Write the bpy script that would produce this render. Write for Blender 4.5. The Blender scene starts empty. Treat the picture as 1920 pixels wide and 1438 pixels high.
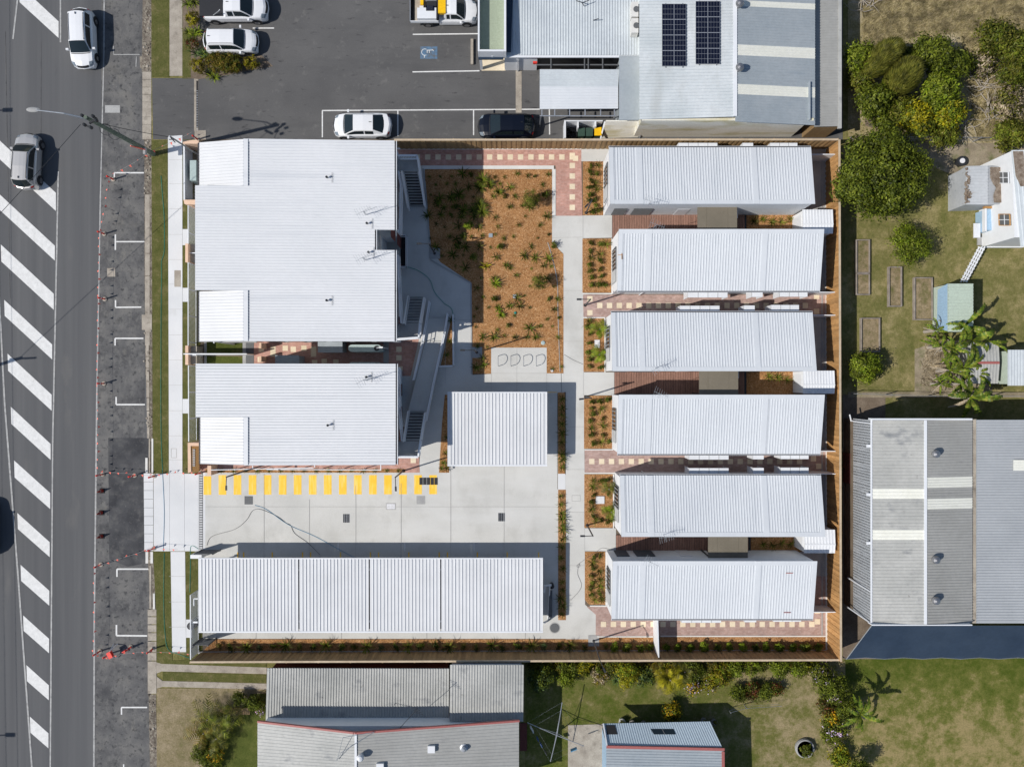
import bpy, bmesh, math, random
import numpy as np
from mathutils import Vector, Matrix
R = random.Random(7)
NR = np.random.default_rng(11)
scn = bpy.context.scene
col = scn.collection
rad = math.radians

# ------------------------------------------------------------ camera, sky, sun
HC = 61.95          # drone height
S = 24.1            # photo pixels per metre on the ground
GZ = 0.12           # level of everything behind the kerb
cam_d = bpy.data.cameras.new('drone_camera'); cam = bpy.data.objects.new('drone_camera', cam_d); col.objects.link(cam)
cam.location = (0, 0, HC); cam.rotation_euler = (0, 0, 0)
cam_d.lens = 28; cam_d.sensor_width = 36; cam_d.clip_end = 2000; cam_d.clip_start = 1
scn.camera = cam
SUN_EL, SUN_DIR = 47.0, 17.2     # elevation; shadows fall this many degrees above image right
w = bpy.data.worlds.new('World'); scn.world = w; w.use_nodes = True
nt = w.node_tree
sky = nt.nodes.new('ShaderNodeTexSky'); sky.sky_type = 'NISHITA'; sky.sun_disc = False
sky.sun_elevation = rad(SUN_EL); sky.sun_rotation = rad(270 - SUN_DIR)
sky.air_density = 1.0; sky.dust_density = 0.6; sky.ozone_density = 1.0
bg = nt.nodes['Background']; bg.inputs[1].default_value = 0.095
nt.links.new(sky.outputs[0], bg.inputs[0])
sd = bpy.data.lights.new('sun', 'SUN'); sd.energy = 4.3; sd.angle = rad(0.5); sd.color = (1, 0.955, 0.89)
sun = bpy.data.objects.new('sun', sd); col.objects.link(sun)
ce = math.cos(rad(SUN_EL))
sun.rotation_euler = Vector((math.cos(rad(SUN_DIR))*ce, math.sin(rad(SUN_DIR))*ce, -math.sin(rad(SUN_EL)))).to_track_quat('-Z', 'Y').to_euler()
scn.view_settings.view_transform = 'Standard'; scn.view_settings.look = 'None'
scn.view_settings.exposure = 0.0; scn.view_settings.gamma = 1.0
scn.render.engine = 'CYCLES'

# ------------------------------------------------------------ helpers
def W(px, py, h=GZ):
    k = (HC - h)/HC/S
    return Vector(((px - 960)*k, (719 - py)*k, h))
def W2(px, py, h=GZ):
    v = W(px, py, h); return (v.x, v.y)
def m(px): return px/S

def root_of(o):
    while o.parent: o = o.parent
    return o

class MB:
    def __init__(s): s.v = []; s.f = []
    def add(s, vs, fs):
        n = len(s.v); s.v += [tuple(v) for v in vs]; s.f += [tuple(i + n for i in f) for f in fs]; return s
    def quad(s, *p): return s.add(p, [tuple(range(len(p)))])
    def box(s, x0, y0, z0, x1, y1, z1):
        if x0 > x1: x0, x1 = x1, x0
        if y0 > y1: y0, y1 = y1, y0
        return s.add([(x0,y0,z0),(x1,y0,z0),(x1,y1,z0),(x0,y1,z0),(x0,y0,z1),(x1,y0,z1),(x1,y1,z1),(x0,y1,z1)],
            [(0,3,2,1),(4,5,6,7),(0,1,5,4),(1,2,6,5),(2,3,7,6),(3,0,4,7)])
    def obox(s, c, d, rz=0, rx=0, ry=0):
        a = MB().box(-d[0]/2,-d[1]/2,-d[2]/2,d[0]/2,d[1]/2,d[2]/2)
        M = Matrix.Translation(c) @ Matrix.Rotation(rz,4,'Z') @ Matrix.Rotation(ry,4,'Y') @ Matrix.Rotation(rx,4,'X')
        return s.add([M @ Vector(v) for v in a.v], a.f)
    def beam(s, a, b, w, h):
        a = Vector(a); b = Vector(b); d = b - a; L = d.length
        if L < 1e-6: return s
        q = d.to_track_quat('X', 'Z').to_matrix().to_4x4()
        t = MB().box(0,-w/2,-h/2,L,w/2,h/2)
        M = Matrix.Translation(a) @ q
        return s.add([M @ Vector(v) for v in t.v], t.f)
    def prism(s, pts, z0, z1):
        n = len(pts)
        ar = sum(pts[i][0]*pts[(i+1)%n][1]-pts[(i+1)%n][0]*pts[i][1] for i in range(n))
        zt = list(z1) if isinstance(z1, (list, tuple)) else [z1]*n
        if ar < 0: pts = pts[::-1]; zt = zt[::-1]
        vs = [(p[0],p[1],z0) for p in pts] + [(p[0],p[1],z) for p, z in zip(pts, zt)]
        fs = [tuple(range(n-1,-1,-1)), tuple(range(n,2*n))] + [(i,(i+1)%n,n+(i+1)%n,n+i) for i in range(n)]
        return s.add(vs, fs)
    def lathe(s, prof, n=12, c=(0,0,0), ax='Z'):
        vs = []; fs = []
        for r, z in prof:
            for k in range(n):
                a = 2*math.pi*k/n; p = (r*math.cos(a), r*math.sin(a), z)
                if ax == 'Y': p = (p[0], p[2], p[1])
                if ax == 'X': p = (p[2], p[0], p[1])
                vs.append((p[0]+c[0], p[1]+c[1], p[2]+c[2]))
        for i in range(len(prof)-1):
            for k in range(n):
                fs.append((i*n+k, i*n+(k+1)%n, (i+1)*n+(k+1)%n, (i+1)*n+k))
        fs.append(tuple(range(n-1,-1,-1))); fs.append(tuple(range((len(prof)-1)*n, len(prof)*n)))
        return s.add(vs, fs)
    def tube(s, pts, r, n=6):
        pts = [Vector(p) for p in pts]; vs = []; fs = []
        rr = r if isinstance(r, (list, tuple)) else [r]*len(pts)
        for i, p in enumerate(pts):
            d = (pts[min(i+1,len(pts)-1)] - pts[max(i-1,0)]).normalized()
            u = d.cross(Vector((0,0,1)))
            if u.length < .05: u = d.cross(Vector((0,1,0)))
            u.normalize(); t = d.cross(u)
            for k in range(n):
                a = 2*math.pi*k/n; vs.append(p + (u*math.cos(a) + t*math.sin(a))*rr[i])
        for i in range(len(pts)-1):
            for k in range(n): fs.append((i*n+k, i*n+(k+1)%n, (i+1)*n+(k+1)%n, (i+1)*n+k))
        fs.append(tuple(range(n-1,-1,-1))); fs.append(tuple(range((len(pts)-1)*n, len(pts)*n)))
        return s.add(vs, fs)
    def ribs(s, A, B, C, D, pitch=.19, h=.03, top=.3, thick=.04):
        """ribbed metal sheet; ribs run A->D / B->C, spaced along A->B"""
        A, B, C, D = map(Vector, (A, B, C, D))
        n = max(2, int(round((B-A).length/pitch)))
        nr = (B-A).cross(D-A).normalized()
        if nr.z < 0: nr = -nr
        prof = []
        for i in range(n):
            prof += [((i+0)/n, 0), ((i+1-top-.09)/n, 0), ((i+1-top)/n, h), ((i+1-.03)/n, h)]
        prof.append((1, 0))
        a = []; b = []
        for t, z in prof:
            a.append(A.lerp(B, t) + nr*z); b.append(D.lerp(C, t) + nr*z)
        k = len(a); vs = a + b
        fs = [(i, i+1, k+i+1, k+i) for i in range(k-1)]
        s.add(vs, fs)
        dn = Vector((0,0,-thick))   # thin slab below closes the sheet
        q = [A, B, C, D]; lo = [p + dn for p in q]
        e = [p - nr*.002 for p in q]
        return s.add(e + lo, [(7,6,5,4),(0,1,5,4),(1,2,6,5),(2,3,7,6),(3,0,4,7)])
    def build(s, name, mat, parent=None, **kw):
        me = bpy.data.meshes.new(name); v = s.v
        if parent is not None:
            L = root_of(parent).location
            v = [(p[0]-L.x, p[1]-L.y, p[2]-L.z) for p in v]
        return link(name, me, v, s.f, mat, parent, **kw)

def link(name, me, v, f, mat, parent=None, smooth=False, **kw):
    me.from_pydata(v, [], f)
    if len(f) < 3000:
        bm = bmesh.new(); bm.from_mesh(me); bmesh.ops.recalc_face_normals(bm, faces=bm.faces); bm.to_mesh(me); bm.free()
    if smooth:
        for p in me.polygons: p.use_smooth = True
    me.materials.append(mat)
    o = bpy.data.objects.new(name, me); col.objects.link(o)
    if parent is not None: o.parent = parent
    for k, x in kw.items(): o[k] = x
    return o

def place(me, name, parent, loc=(0,0,0), rz=0, sc=1, **kw):
    o = bpy.data.objects.new(name, me); col.objects.link(o)
    if parent is not None: o.parent = parent
    o.location = loc; o.rotation_euler = (0,0,rz)
    o.scale = (sc,sc,sc) if not isinstance(sc, (tuple, list)) else sc
    for k, x in kw.items(): o[k] = x
    return o

def thing(name, label, cat, loc, rz=0, group=None):
    o = bpy.data.objects.new(name, None); col.objects.link(o); o.empty_display_size = .2
    o.location = loc; o.rotation_euler = (0,0,rz); o['label'] = label; o['category'] = cat
    if group: o['group'] = group
    return o
def tag(o, label, cat, group=None):
    o['label'] = label; o['category'] = cat
    if group: o['group'] = group
    return o
def copy_tree(o, parent=None, loc=None, rz=None, label=None):
    c = o.copy(); col.objects.link(c); c.parent = parent
    if loc is not None: c.location = loc
    if rz is not None: c.rotation_euler = (0,0,rz)
    if label: c['label'] = label
    for ch in list(o.children): copy_tree(ch, c)
    return c

def recenter(o, c):
    """give a lone world-space mesh its own origin"""
    c = Vector(c); o.data.transform(Matrix.Translation(-c)); o.location = c; return o

# ------------------------------------------------------------ materials
def base_mat(name):
    mt = bpy.data.materials.new(name); mt.use_nodes = True
    return mt, mt.node_tree, mt.node_tree.nodes['Principled BSDF']
def N(t, k, **kw):
    n = t.nodes.new('ShaderNode' + k)
    for a, b in kw.items(): setattr(n, a, b)
    return n
def coords(t, stretch=(1,1,1), off=(0,0,0)):
    g = N(t, 'NewGeometry'); mp = N(t, 'Mapping'); mp.inputs['Scale'].default_value = stretch; mp.inputs['Location'].default_value = off
    t.links.new(g.outputs['Position'], mp.inputs[0]); return mp.outputs[0]
def noise(t, vec, scale, detail=4, rough=.55):
    n = N(t, 'TexNoise'); n.inputs['Scale'].default_value = scale; n.inputs['Detail'].default_value = detail
    n.inputs['Roughness'].default_value = rough; t.links.new(vec, n.inputs['Vector']); return n.outputs['Fac']
def ramp(t, fac, stops):
    r = N(t, 'ValToRGB'); e = r.color_ramp.elements
    e[0].position = stops[0][0]; e[0].color = (*stops[0][1], 1)
    e[1].position = stops[-1][0]; e[1].color = (*stops[-1][1], 1)
    for p, c in stops[1:-1]:
        x = e.new(p); x.color = (*c, 1)
    t.links.new(fac, r.inputs[0]); return r.outputs[0]
def mathn(t, op, a, b):
    n = N(t, 'Math', operation=op)
    for i, x in enumerate((a, b)):
        if hasattr(x, 'links'): t.links.new(x, n.inputs[i])
        else: n.inputs[i].default_value = x
    return n.outputs[0]
def mixc(t, fac, a, b, mode='MIX'):
    n = N(t, 'Mix', data_type='RGBA', blend_type=mode)
    for i, x in ((0, fac), (6, a), (7, b)):
        if hasattr(x, 'links'): t.links.new(x, n.inputs[i])
        elif i == 0: n.inputs[0].default_value = x
        else: n.inputs[i].default_value = (*x, 1)
    return n.outputs[2]
def scalec(t, c, f):
    """multiply a colour by a scalar socket"""
    n = N(t, 'VectorMath', operation='SCALE')
    t.links.new(c, n.inputs[0]); t.links.new(f, n.inputs['Scale']); return n.outputs[0]
def band(t, fac, lo, hi, a, b):
    n = N(t, 'MapRange'); n.inputs[1].default_value = lo; n.inputs[2].default_value = hi
    n.inputs[3].default_value = a; n.inputs[4].default_value = b; t.links.new(fac, n.inputs[0]); return n.outputs[0]
def bump(t, p, h, strength=.3, dist=.02):
    b = N(t, 'Bump'); b.inputs['Strength'].default_value = strength; b.inputs['Distance'].default_value = dist
    t.links.new(h, b.inputs['Height']); t.links.new(b.outputs[0], p.inputs['Normal'])

def surf(name, stops, s1=.3, s2=8, f=.15, rough=.8, metal=0, bmp=.2, dist=.02, st=(1,1,1), st2=(1,1,1), spec=.3, stains=None, coat=0, obr=0):
    mt, t, p = base_mat(name)
    if len(stops) == 3 and not isinstance(stops[0], (tuple, list)): stops = [(0.3, stops), (0.7, tuple(x*.9 for x in stops))]
    v = coords(t, st); v2 = coords(t, st2)
    c = ramp(t, noise(t, v, s1, 5), stops)
    n2 = noise(t, v2, s2, 4, .65)
    c = scalec(t, c, band(t, n2, .25, .75, 1-f, 1+f))
    if obr:
        oi = N(t, 'ObjectInfo'); c = scalec(t, c, band(t, oi.outputs['Random'], 0, 1, 1-obr, 1+obr))
    if stains:
        for sc, lo, hi, cc, stt in stains:
            k = band(t, noise(t, coords(t, stt, (3.1,7.7,1)), sc, 5, .6), lo, hi, 0, 1)
            c = mixc(t, k, c, cc)
    t.links.new(c, p.inputs['Base Color'])
    p.inputs['Roughness'].default_value = rough; p.inputs['Metallic'].default_value = metal
    p.inputs['Specular IOR Level'].default_value = spec
    if coat: p.inputs['Coat Weight'].default_value = coat; p.inputs['Coat Roughness'].default_value = .05
    if bmp: bump(t, p, n2, bmp, dist)
    return mt

def foliage(name, cs, trans=.14, rough=.5):
    cs = [(r_*.86, g_*.84, b_*.45) for r_, g_, b_ in cs] if trans == .14 and cs[0][2] < .04 else cs
    mt, t, p = base_mat(name)
    g = N(t, 'NewGeometry')
    k = len(cs); c = ramp(t, g.outputs['Random Per Island'], [(i/(k-1), c) for i, c in enumerate(cs)])
    n = noise(t, coords(t), 1.6, 3)
    c = scalec(t, c, band(t, n, .35, .65, .5, 1.45))
    t.links.new(c, p.inputs['Base Color']); p.inputs['Roughness'].default_value = rough; p.inputs['Specular IOR Level'].default_value = .15
    tr = N(t, 'BsdfTranslucent'); t.links.new(c, tr.inputs[0])
    mx = N(t, 'MixShader'); mx.inputs[0].default_value = trans
    t.links.new(p.outputs[0], mx.inputs[1]); t.links.new(tr.outputs[0], mx.inputs[2])
    t.links.new(mx.outputs[0], t.nodes['Material Output'].inputs[0])
    return mt

def brick_mat(name, c1, c2, mortar, bw=.23, bh=.115):
    mt, t, p = base_mat(name)
    b = N(t, 'TexBrick'); v = coords(t); t.links.new(v, b.inputs['Vector'])
    b.inputs['Color1'].default_value = (*c1,1); b.inputs['Color2'].default_value = (*c2,1); b.inputs['Mortar'].default_value = (*mortar,1)
    b.inputs['Scale'].default_value = 1; b.inputs['Brick Width'].default_value = bw; b.inputs['Row Height'].default_value = bh
    b.inputs['Mortar Size'].default_value = .006
    n = noise(t, v, 5, 5, .7); n3 = noise(t, v, .9, 3)
    c = scalec(t, scalec(t, b.outputs[0], band(t, n, .25, .75, .8, 1.2)), band(t, n3, .3, .7, .88, 1.12))
    t.links.new(c, p.inputs['Base Color']); p.inputs['Roughness'].default_value = .85
    bump(t, p, b.outputs['Fac'], -.3, .006)
    return mt

def chip_mat(name, cs, scale=9, bigvar=.25):
    """shredded bark mulch: random coloured chips"""
    mt, t, p = base_mat(name)
    v = coords(t, (1,1,1)); nz = N(t, 'TexNoise'); nz.inputs['Scale'].default_value = 3; t.links.new(v, nz.inputs['Vector'])
    va = N(t, 'VectorMath', operation='MULTIPLY_ADD'); t.links.new(nz.outputs['Color'], va.inputs[0]); va.inputs[1].default_value = (.35,.35,.35); t.links.new(v, va.inputs[2])
    vo = N(t, 'TexVoronoi'); vo.inputs['Scale'].default_value = scale; t.links.new(va.outputs[0], vo.inputs['Vector'])
    sp = N(t, 'SeparateColor'); t.links.new(vo.outputs['Color'], sp.inputs[0])
    k = len(cs); c = ramp(t, sp.outputs[0], [(i/(k-1), c) for i, c in enumerate(cs)])
    n = noise(t, v, 22, 4, .7); n2 = noise(t, v, .7, 4)
    c = scalec(t, scalec(t, c, band(t, n, .25, .75, .6, 1.4)), band(t, n2, .3, .7, 1-bigvar, 1+bigvar))
    t.links.new(c, p.inputs['Base Color']); p.inputs['Roughness'].default_value = .95; p.inputs['Specular IOR Level'].default_value = .1
    h = mathn(t, 'ADD', sp.outputs[1], n); bump(t, p, h, .9, .05)
    return mt

def lawn_mat(name, green, mid, dry, s=.35, lo=.36, hi=.64, fine=30, f=.4, grad=None, ax=1):
    mt, t, p = base_mat(name)
    v = coords(t)
    n1 = noise(t, v, s, 9, .66); n2 = noise(t, v, 3.6, 6, .75); n3 = noise(t, v, fine, 3, .8)
    k = mathn(t, 'ADD', mathn(t, 'MULTIPLY', n1, .62), mathn(t, 'MULTIPLY', n2, .38))
    k = mathn(t, 'ADD', mathn(t, 'MULTIPLY', k, .85), mathn(t, 'MULTIPLY', noise(t, v, 1.1, 6, .75), .15))
    if grad:
        sx = N(t, 'SeparateXYZ'); t.links.new(v, sx.inputs[0]); k = mathn(t, 'ADD', k, band(t, sx.outputs[ax], *grad))
    c = ramp(t, k, [(lo, green), ((lo+hi)/2, mid), (hi, dry)])
    c = scalec(t, scalec(t, c, band(t, n3, .2, .8, 1-f, 1+f)), band(t, noise(t, v, 9, 3, .7), .25, .75, .8, 1.2))
    t.links.new(c, p.inputs['Base Color']); p.inputs['Roughness'].default_value = .95; p.inputs['Specular IOR Level'].default_value = .1
    bump(t, p, mathn(t, 'ADD', n3, n2), .8, .05)
    return mt

MT = {}
MT['road'] = surf('road_asphalt', [(.35,(.086,.088,.093)),(.65,(.12,.121,.124))], s1=.5, st=(1.6,.035,1), s2=26, f=.13, rough=.85, bmp=.2, dist=.01,
    stains=[(.4,.62,.85,(.15,.145,.138),(1,.3,1)), (1.1,.68,.9,(.07,.07,.072),(1,.3,1)), (.55,.5,.75,(.085,.087,.093),(1.3,.02,1))])
MT['lane'] = surf('worn_lane_asphalt', [(.3,(.07,.07,.073)),(.5,(.11,.109,.11)),(.72,(.165,.16,.152))], s1=.55, s2=18, f=.2, rough=.9, bmp=.3, dist=.01,
    stains=[(.9,.6,.78,(.2,.19,.17),(1,.6,1)), (1.3,.56,.8,(.045,.047,.05),(1,1,1)), (4,.6,.8,(.22,.215,.2),(1,2,1)), (7,.62,.8,(.19,.185,.175),(1,3,1)), (.22,.6,.8,(.19,.18,.16),(1,1,1)), (2.2,.52,.72,(.16,.157,.15),(1,.6,1)), (3.1,.55,.7,(.045,.046,.049),(1,1,1))])
MT['patch'] = surf('new_asphalt_patch', [(.35,(.038,.039,.044)),(.7,(.085,.086,.09))], s1=.7, s2=20, f=.22, rough=.9, stains=[(1.3,.52,.8,(.12,.118,.114),(1,1,1)), (4,.6,.8,(.15,.147,.14),(1,1,1))])
MT['lot'] = surf('car_park_asphalt', [(.3,(.088,.087,.088)),(.7,(.12,.118,.117))], s1=.25, s2=24, f=.13, rough=.9, bmp=.25, dist=.01,
    stains=[(.5,.66,.85,(.06,.06,.06),(.5,1.6,1)), (3,.62,.74,(.045,.045,.047),(.35,1.3,1)), (.35,.5,.8,(.07,.07,.072),(.3,1.5,1)), (1.4,.6,.9,(.19,.185,.175),(1,1,1)), (8,.64,.8,(.19,.185,.175),(1,1,1))])
MT['paint'] = surf('white_road_paint', [(.3,(.6,.6,.59)),(.7,(.72,.72,.71))], s1=3, s2=20, f=.12, rough=.7, stains=[(5,.58,.8,(.36,.36,.35),(5,1,1)), (1.2,.62,.85,(.42,.42,.4),(1,1,1))])
MT['wornpaint'] = surf('worn_white_paint', [(.3,(.3,.3,.3)),(.7,(.42,.42,.41))], s1=2, s2=20, f=.15, rough=.7, stains=[(4,.5,.72,(.2,.2,.2),(1,1,1))])
MT['yellow'] = surf('yellow_paint', [(.3,(.84,.5,.03)),(.7,(.9,.56,.06))], s1=2, s2=16, f=.08, rough=.6, stains=[(2,.5,.72,(.93,.66,.2),(3,.3,1)), (3,.58,.8,(.66,.42,.06),(2,.4,1))])
MT['concrete'] = surf('pale_concrete', [(.3,(.49,.488,.465)),(.55,(.545,.54,.515)),(.75,(.59,.585,.56))], s1=.28, s2=14, f=.07, rough=.85, bmp=.1, dist=.005,
    stains=[(.7,.52,.85,(.43,.425,.4),(1,.6,1)), (.35,.5,.8,(.6,.6,.585),(.4,1.5,1)), (5,.66,.85,(.4,.395,.38),(1,1,1)), (2.5,.68,.9,(.6,.595,.575),(1,1,1))])
MT['white_concrete'] = surf('new_white_concrete', [(.3,(.58,.59,.6)),(.7,(.66,.665,.67))], s1=.4, s2=14, f=.04, rough=.85, bmp=.1, stains=[(.8,.62,.95,(.5,.5,.49),(1,1,1))])
MT['old_concrete'] = surf('old_concrete', [(.3,(.28,.245,.205)),(.7,(.42,.38,.32))], s1=1.2, s2=14, f=.2, rough=.9, stains=[(2,.55,.8,(.16,.14,.115),(1,1,1))])
MT['grey_concrete'] = surf('grey_concrete', [(.3,(.3,.3,.3)),(.7,(.4,.4,.39))], s1=1.2, s2=14, f=.12, rough=.9)
MT['joint'] = surf('joint_filler', (.42,.415,.4), rough=.9, bmp=0)
MT['kerbwhite'] = surf('pale_kerb_concrete', [(.3,(.6,.59,.56)),(.7,(.7,.69,.66))], s1=1, s2=14, f=.06, rough=.85)
MT['rubble'] = chip_mat('kerb_rubble', [(.12,.1,.08),(.2,.17,.14),(.3,.27,.22),(.16,.135,.11)], scale=7)
MT['mulch'] = chip_mat('orange_bark_mulch', [(.26,.12,.045),(.4,.2,.08),(.5,.275,.125),(.35,.165,.062),(.57,.35,.18)], scale=15, bigvar=.14)
MT['soil'] = surf('soil', [(.3,(.12,.09,.065)),(.7,(.2,.16,.12))], s1=1, s2=12, f=.3, rough=.95)
MT['dirt'] = surf('dusty_dirt', [(.3,(.2,.165,.115)),(.7,(.33,.28,.2))], s1=.9, s2=12, f=.25, rough=.95, stains=[(1.5,.55,.75,(.12,.13,.05),(1,1,1))])
MT['verge'] = lawn_mat('verge_turf', (.075,.085,.022), (.115,.115,.038), (.22,.18,.09), s=1.3, lo=.36, hi=.68, f=.5)
MT['lawn'] = lawn_mat('backyard_lawn', (.09,.105,.024), (.185,.17,.062), (.36,.295,.15), s=.6, lo=.35, hi=.64)
MT['lawn2'] = lawn_mat('bottom_lawn', (.075,.1,.014), (.14,.145,.035), (.3,.24,.11), s=.55, lo=.37, hi=.61, grad=(-26.5,-21.5,.055,-.1))
MT['greenlawn'] = lawn_mat('green_lawn', (.05,.07,.014), (.09,.105,.025), (.19,.165,.065), s=.7, lo=.34, hi=.7, f=.5)
MT['field'] = lawn_mat('dry_field', (.13,.12,.04), (.27,.225,.11), (.44,.37,.25), s=.4, lo=.33, hi=.62, fine=12, f=.5)
MT['brick'] = brick_mat('red_brick_paving', (.42,.215,.165), (.5,.285,.235), (.38,.3,.26))
MT['brick2'] = brick_mat('dusky_brick_paving', (.35,.225,.19), (.43,.3,.265), (.33,.28,.25))
MT['tile'] = surf('cream_paver', [(.3,(.66,.56,.4)),(.7,(.75,.65,.49))], s1=2, s2=14, f=.1, rough=.85, obr=.06)
MT['deck'] = surf('brown_deck_board', [(.3,(.21,.115,.085)),(.7,(.29,.165,.125))], s1=2, s2=10, f=.18, rough=.7, st=(8,1,1), obr=.12)
MT['roofw'] = surf('white_metal_roofing', [(.3,(.63,.645,.665)),(.7,(.68,.69,.71))], s1=.2, s2=3, f=.025, rough=.45, bmp=0, spec=.4,
    stains=[(1.2,.66,.95,(.5,.53,.55),(.4,1,1)), (.9,.55,.8,(.57,.59,.62),(.07,1.6,1))])
MT['roofw2'] = surf('white_cottage_roofing', [(.3,(.575,.6,.63)),(.7,(.62,.645,.67))], s1=.25, s2=3, f=.03, rough=.45, bmp=0, spec=.4, stains=[(1.5,.68,.95,(.48,.51,.53),(1,.4,1)), (.9,.55,.8,(.53,.56,.59),(1.8,.1,1))])
MT['roofbright'] = surf('bright_white_roofing', (.66,.67,.685), s1=.3, s2=3, f=.02, rough=.5, bmp=0)
MT['whitem'] = surf('white_painted_metal', (.72,.74,.77), s1=.5, s2=3, f=.03, rough=.45, bmp=0)
MT['whitewall'] = surf('white_wall_cladding', (.76,.775,.79), s1=.4, s2=3, f=.04, rough=.7, bmp=0)
MT['greywall'] = surf('pale_grey_render', (.72,.745,.77), s1=.4, s2=3, f=.04, rough=.75, bmp=0)
MT['purlin'] = surf('dark_gutter_metal', (.05,.05,.055), rough=.5, bmp=0)
MT['roofg'] = surf('weathered_grey_roofing', [(.3,(.34,.345,.33)),(.7,(.44,.44,.42))], s1=.4, s2=4, f=.1, rough=.6, bmp=0, stains=[(.9,.58,.75,(.2,.21,.22),(.7,1,1)), (2.5,.66,.8,(.16,.15,.14),(1,1,1))])
MT['roofg2'] = surf('grey_roofing', [(.3,(.3,.3,.285)),(.7,(.36,.36,.345))], s1=.4, s2=4, f=.08, rough=.6, bmp=0, stains=[(1.2,.62,.85,(.22,.22,.22),(.6,1,1))])
MT['roofb'] = surf('blue_grey_roofing', [(.3,(.285,.325,.355)),(.7,(.34,.375,.4))], s1=.4, s2=4, f=.08, rough=.5, bmp=0, stains=[(.8,.62,.85,(.22,.27,.32),(.3,1,1))])
MT['roofl'] = surf('light_grey_roofing', [(.3,(.47,.51,.54)),(.7,(.56,.6,.62))], s1=.35, s2=4, f=.07, rough=.5, bmp=0, stains=[(1.3,.62,.85,(.4,.42,.42),(1,.3,1))])
MT['skylight'] = surf('milky_skylight', [(.3,(.68,.68,.61)),(.7,(.74,.74,.68))], s1=.5, s2=4, f=.05, rough=.4, bmp=0)
MT['rust'] = surf('leaf_litter', [(.3,(.14,.1,.07)),(.7,(.3,.25,.2))], s1=3, s2=12, f=.3, rough=.95)
MT['timber'] = surf('new_treated_pine', [(.3,(.36,.19,.07)),(.7,(.5,.29,.12))], s1=2.2, s2=12, f=.16, rough=.75, st=(4,4,1), bmp=.2, obr=.22)
MT['timberb'] = surf('brown_treated_pine', [(.3,(.29,.185,.09)),(.7,(.4,.27,.135))], s1=2.2, s2=12, f=.2, rough=.75, st=(4,4,1), obr=.22)
MT['capt'] = surf('weathered_pine_cap', [(.3,(.42,.33,.23)),(.7,(.54,.44,.32))], s1=2, s2=12, f=.12, rough=.8)
MT['tan'] = surf('apricot_render', [(.3,(.66,.45,.32)),(.7,(.74,.53,.39))], s1=1, s2=8, f=.05, rough=.85)
MT['brown'] = surf('ochre_sign_panel', (.5,.27,.1), rough=.7, bmp=0)
MT['awning'] = surf('olive_brown_sheet', [(.3,(.15,.132,.1)),(.7,(.18,.158,.122))], s1=.6, s2=6, f=.06, rough=.55, bmp=0)
MT['steel'] = surf('galvanised_steel', (.45,.47,.5), rough=.4, metal=.6, bmp=0)
MT['darksteel'] = surf('black_painted_steel', (.03,.032,.036), rough=.45, bmp=0)
MT['dark'] = surf('dark_void', (.02,.02,.022), rough=.8, bmp=0)
MT['screen'] = surf('dark_grey_louvre', (.12,.125,.13), rough=.6, bmp=0)
MT['maroon'] = surf('maroon_brick', (.13,.04,.035), rough=.85)
MT['tank'] = surf('pale_green_tank', (.4,.49,.48), rough=.5, bmp=0)
MT['teal'] = surf('green_hose', (.02,.28,.22), rough=.5, bmp=0)
MT['bluehose'] = surf('pale_blue_hose', (.12,.3,.45), rough=.5, bmp=0)
MT['red'] = surf('signal_red_plastic', (.75,.05,.035), rough=.5, bmp=0)
MT['flag'] = surf('orange_red_flag', (.95,.2,.14), rough=.6, bmp=0)
MT['cone'] = surf('dull_red_cone', (.3,.03,.02), rough=.6, bmp=0)
MT['poleg'] = surf('green_grey_pole', [(.3,(.1,.13,.1)),(.7,(.17,.2,.16))], s1=2, s2=12, f=.2, rough=.8)
MT['glass'] = surf('dark_glass', (.012,.02,.024), rough=.06, bmp=0, spec=.5)
MT['rubber'] = surf('black_rubber', (.018,.018,.019), rough=.8, bmp=0)
MT['rim'] = surf('alloy_rim', (.35,.35,.36), rough=.35, metal=.8, bmp=0)
MT['carwhite'] = surf('white_car_paint', (.78,.79,.81), rough=.25, bmp=0, f=.01, coat=.6)
MT['carsilver'] = surf('silver_car_paint', (.52,.51,.5), rough=.3, metal=.35, bmp=0, f=.01, coat=.6)
MT['carblack'] = surf('black_car_paint', (.003,.005,.012), rough=.3, bmp=0, f=.01, coat=.35)
MT['lens'] = surf('clear_lamp_lens', (.2,.24,.28), rough=.15, bmp=0)
MT['tail'] = surf('red_lamp_lens', (.3,.01,.01), rough=.2, bmp=0)
MT['trim'] = surf('black_plastic_trim', (.025,.026,.03), rough=.6, bmp=0)
MT['solar'] = surf('solar_cell_glass', (.006,.008,.02), rough=.12, bmp=0)
MT['ute_yellow'] = surf('yellow_toolbox', (.85,.5,.01), rough=.4, bmp=0)
MT['bin'] = surf('dark_green_plastic', (.04,.075,.055), rough=.5, bmp=0)
MT['navy'] = surf('navy_shade_cloth', [(.3,(.018,.034,.062)),(.7,(.028,.047,.078))], s1=.4, s2=4, f=.12, rough=.8, bmp=0)
MT['stain'] = surf('mould_stained_concrete', [(.3,(.72,.7,.62)),(.7,(.8,.79,.73))], s1=.35, s2=6, f=.1, rough=.9, stains=[(.5,.5,.72,(.5,.44,.22),(.5,2,2))])
MT['sage'] = surf('sage_green_sheet', (.33,.38,.28), rough=.6, bmp=0)
MT['redtrim'] = surf('faded_red_fascia', (.36,.12,.11), rough=.5, bmp=0)
MT['blueshed'] = surf('pale_blue_sheet', (.32,.47,.62), rough=.5, bmp=0)
MT['greenshed'] = surf('pale_green_sheet', (.48,.56,.47), rough=.5, bmp=0)
MT['bark'] = surf('grey_bark', [(.3,(.12,.1,.08)),(.7,(.25,.22,.18))], s1=3, s2=12, f=.3, rough=.95)
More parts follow.
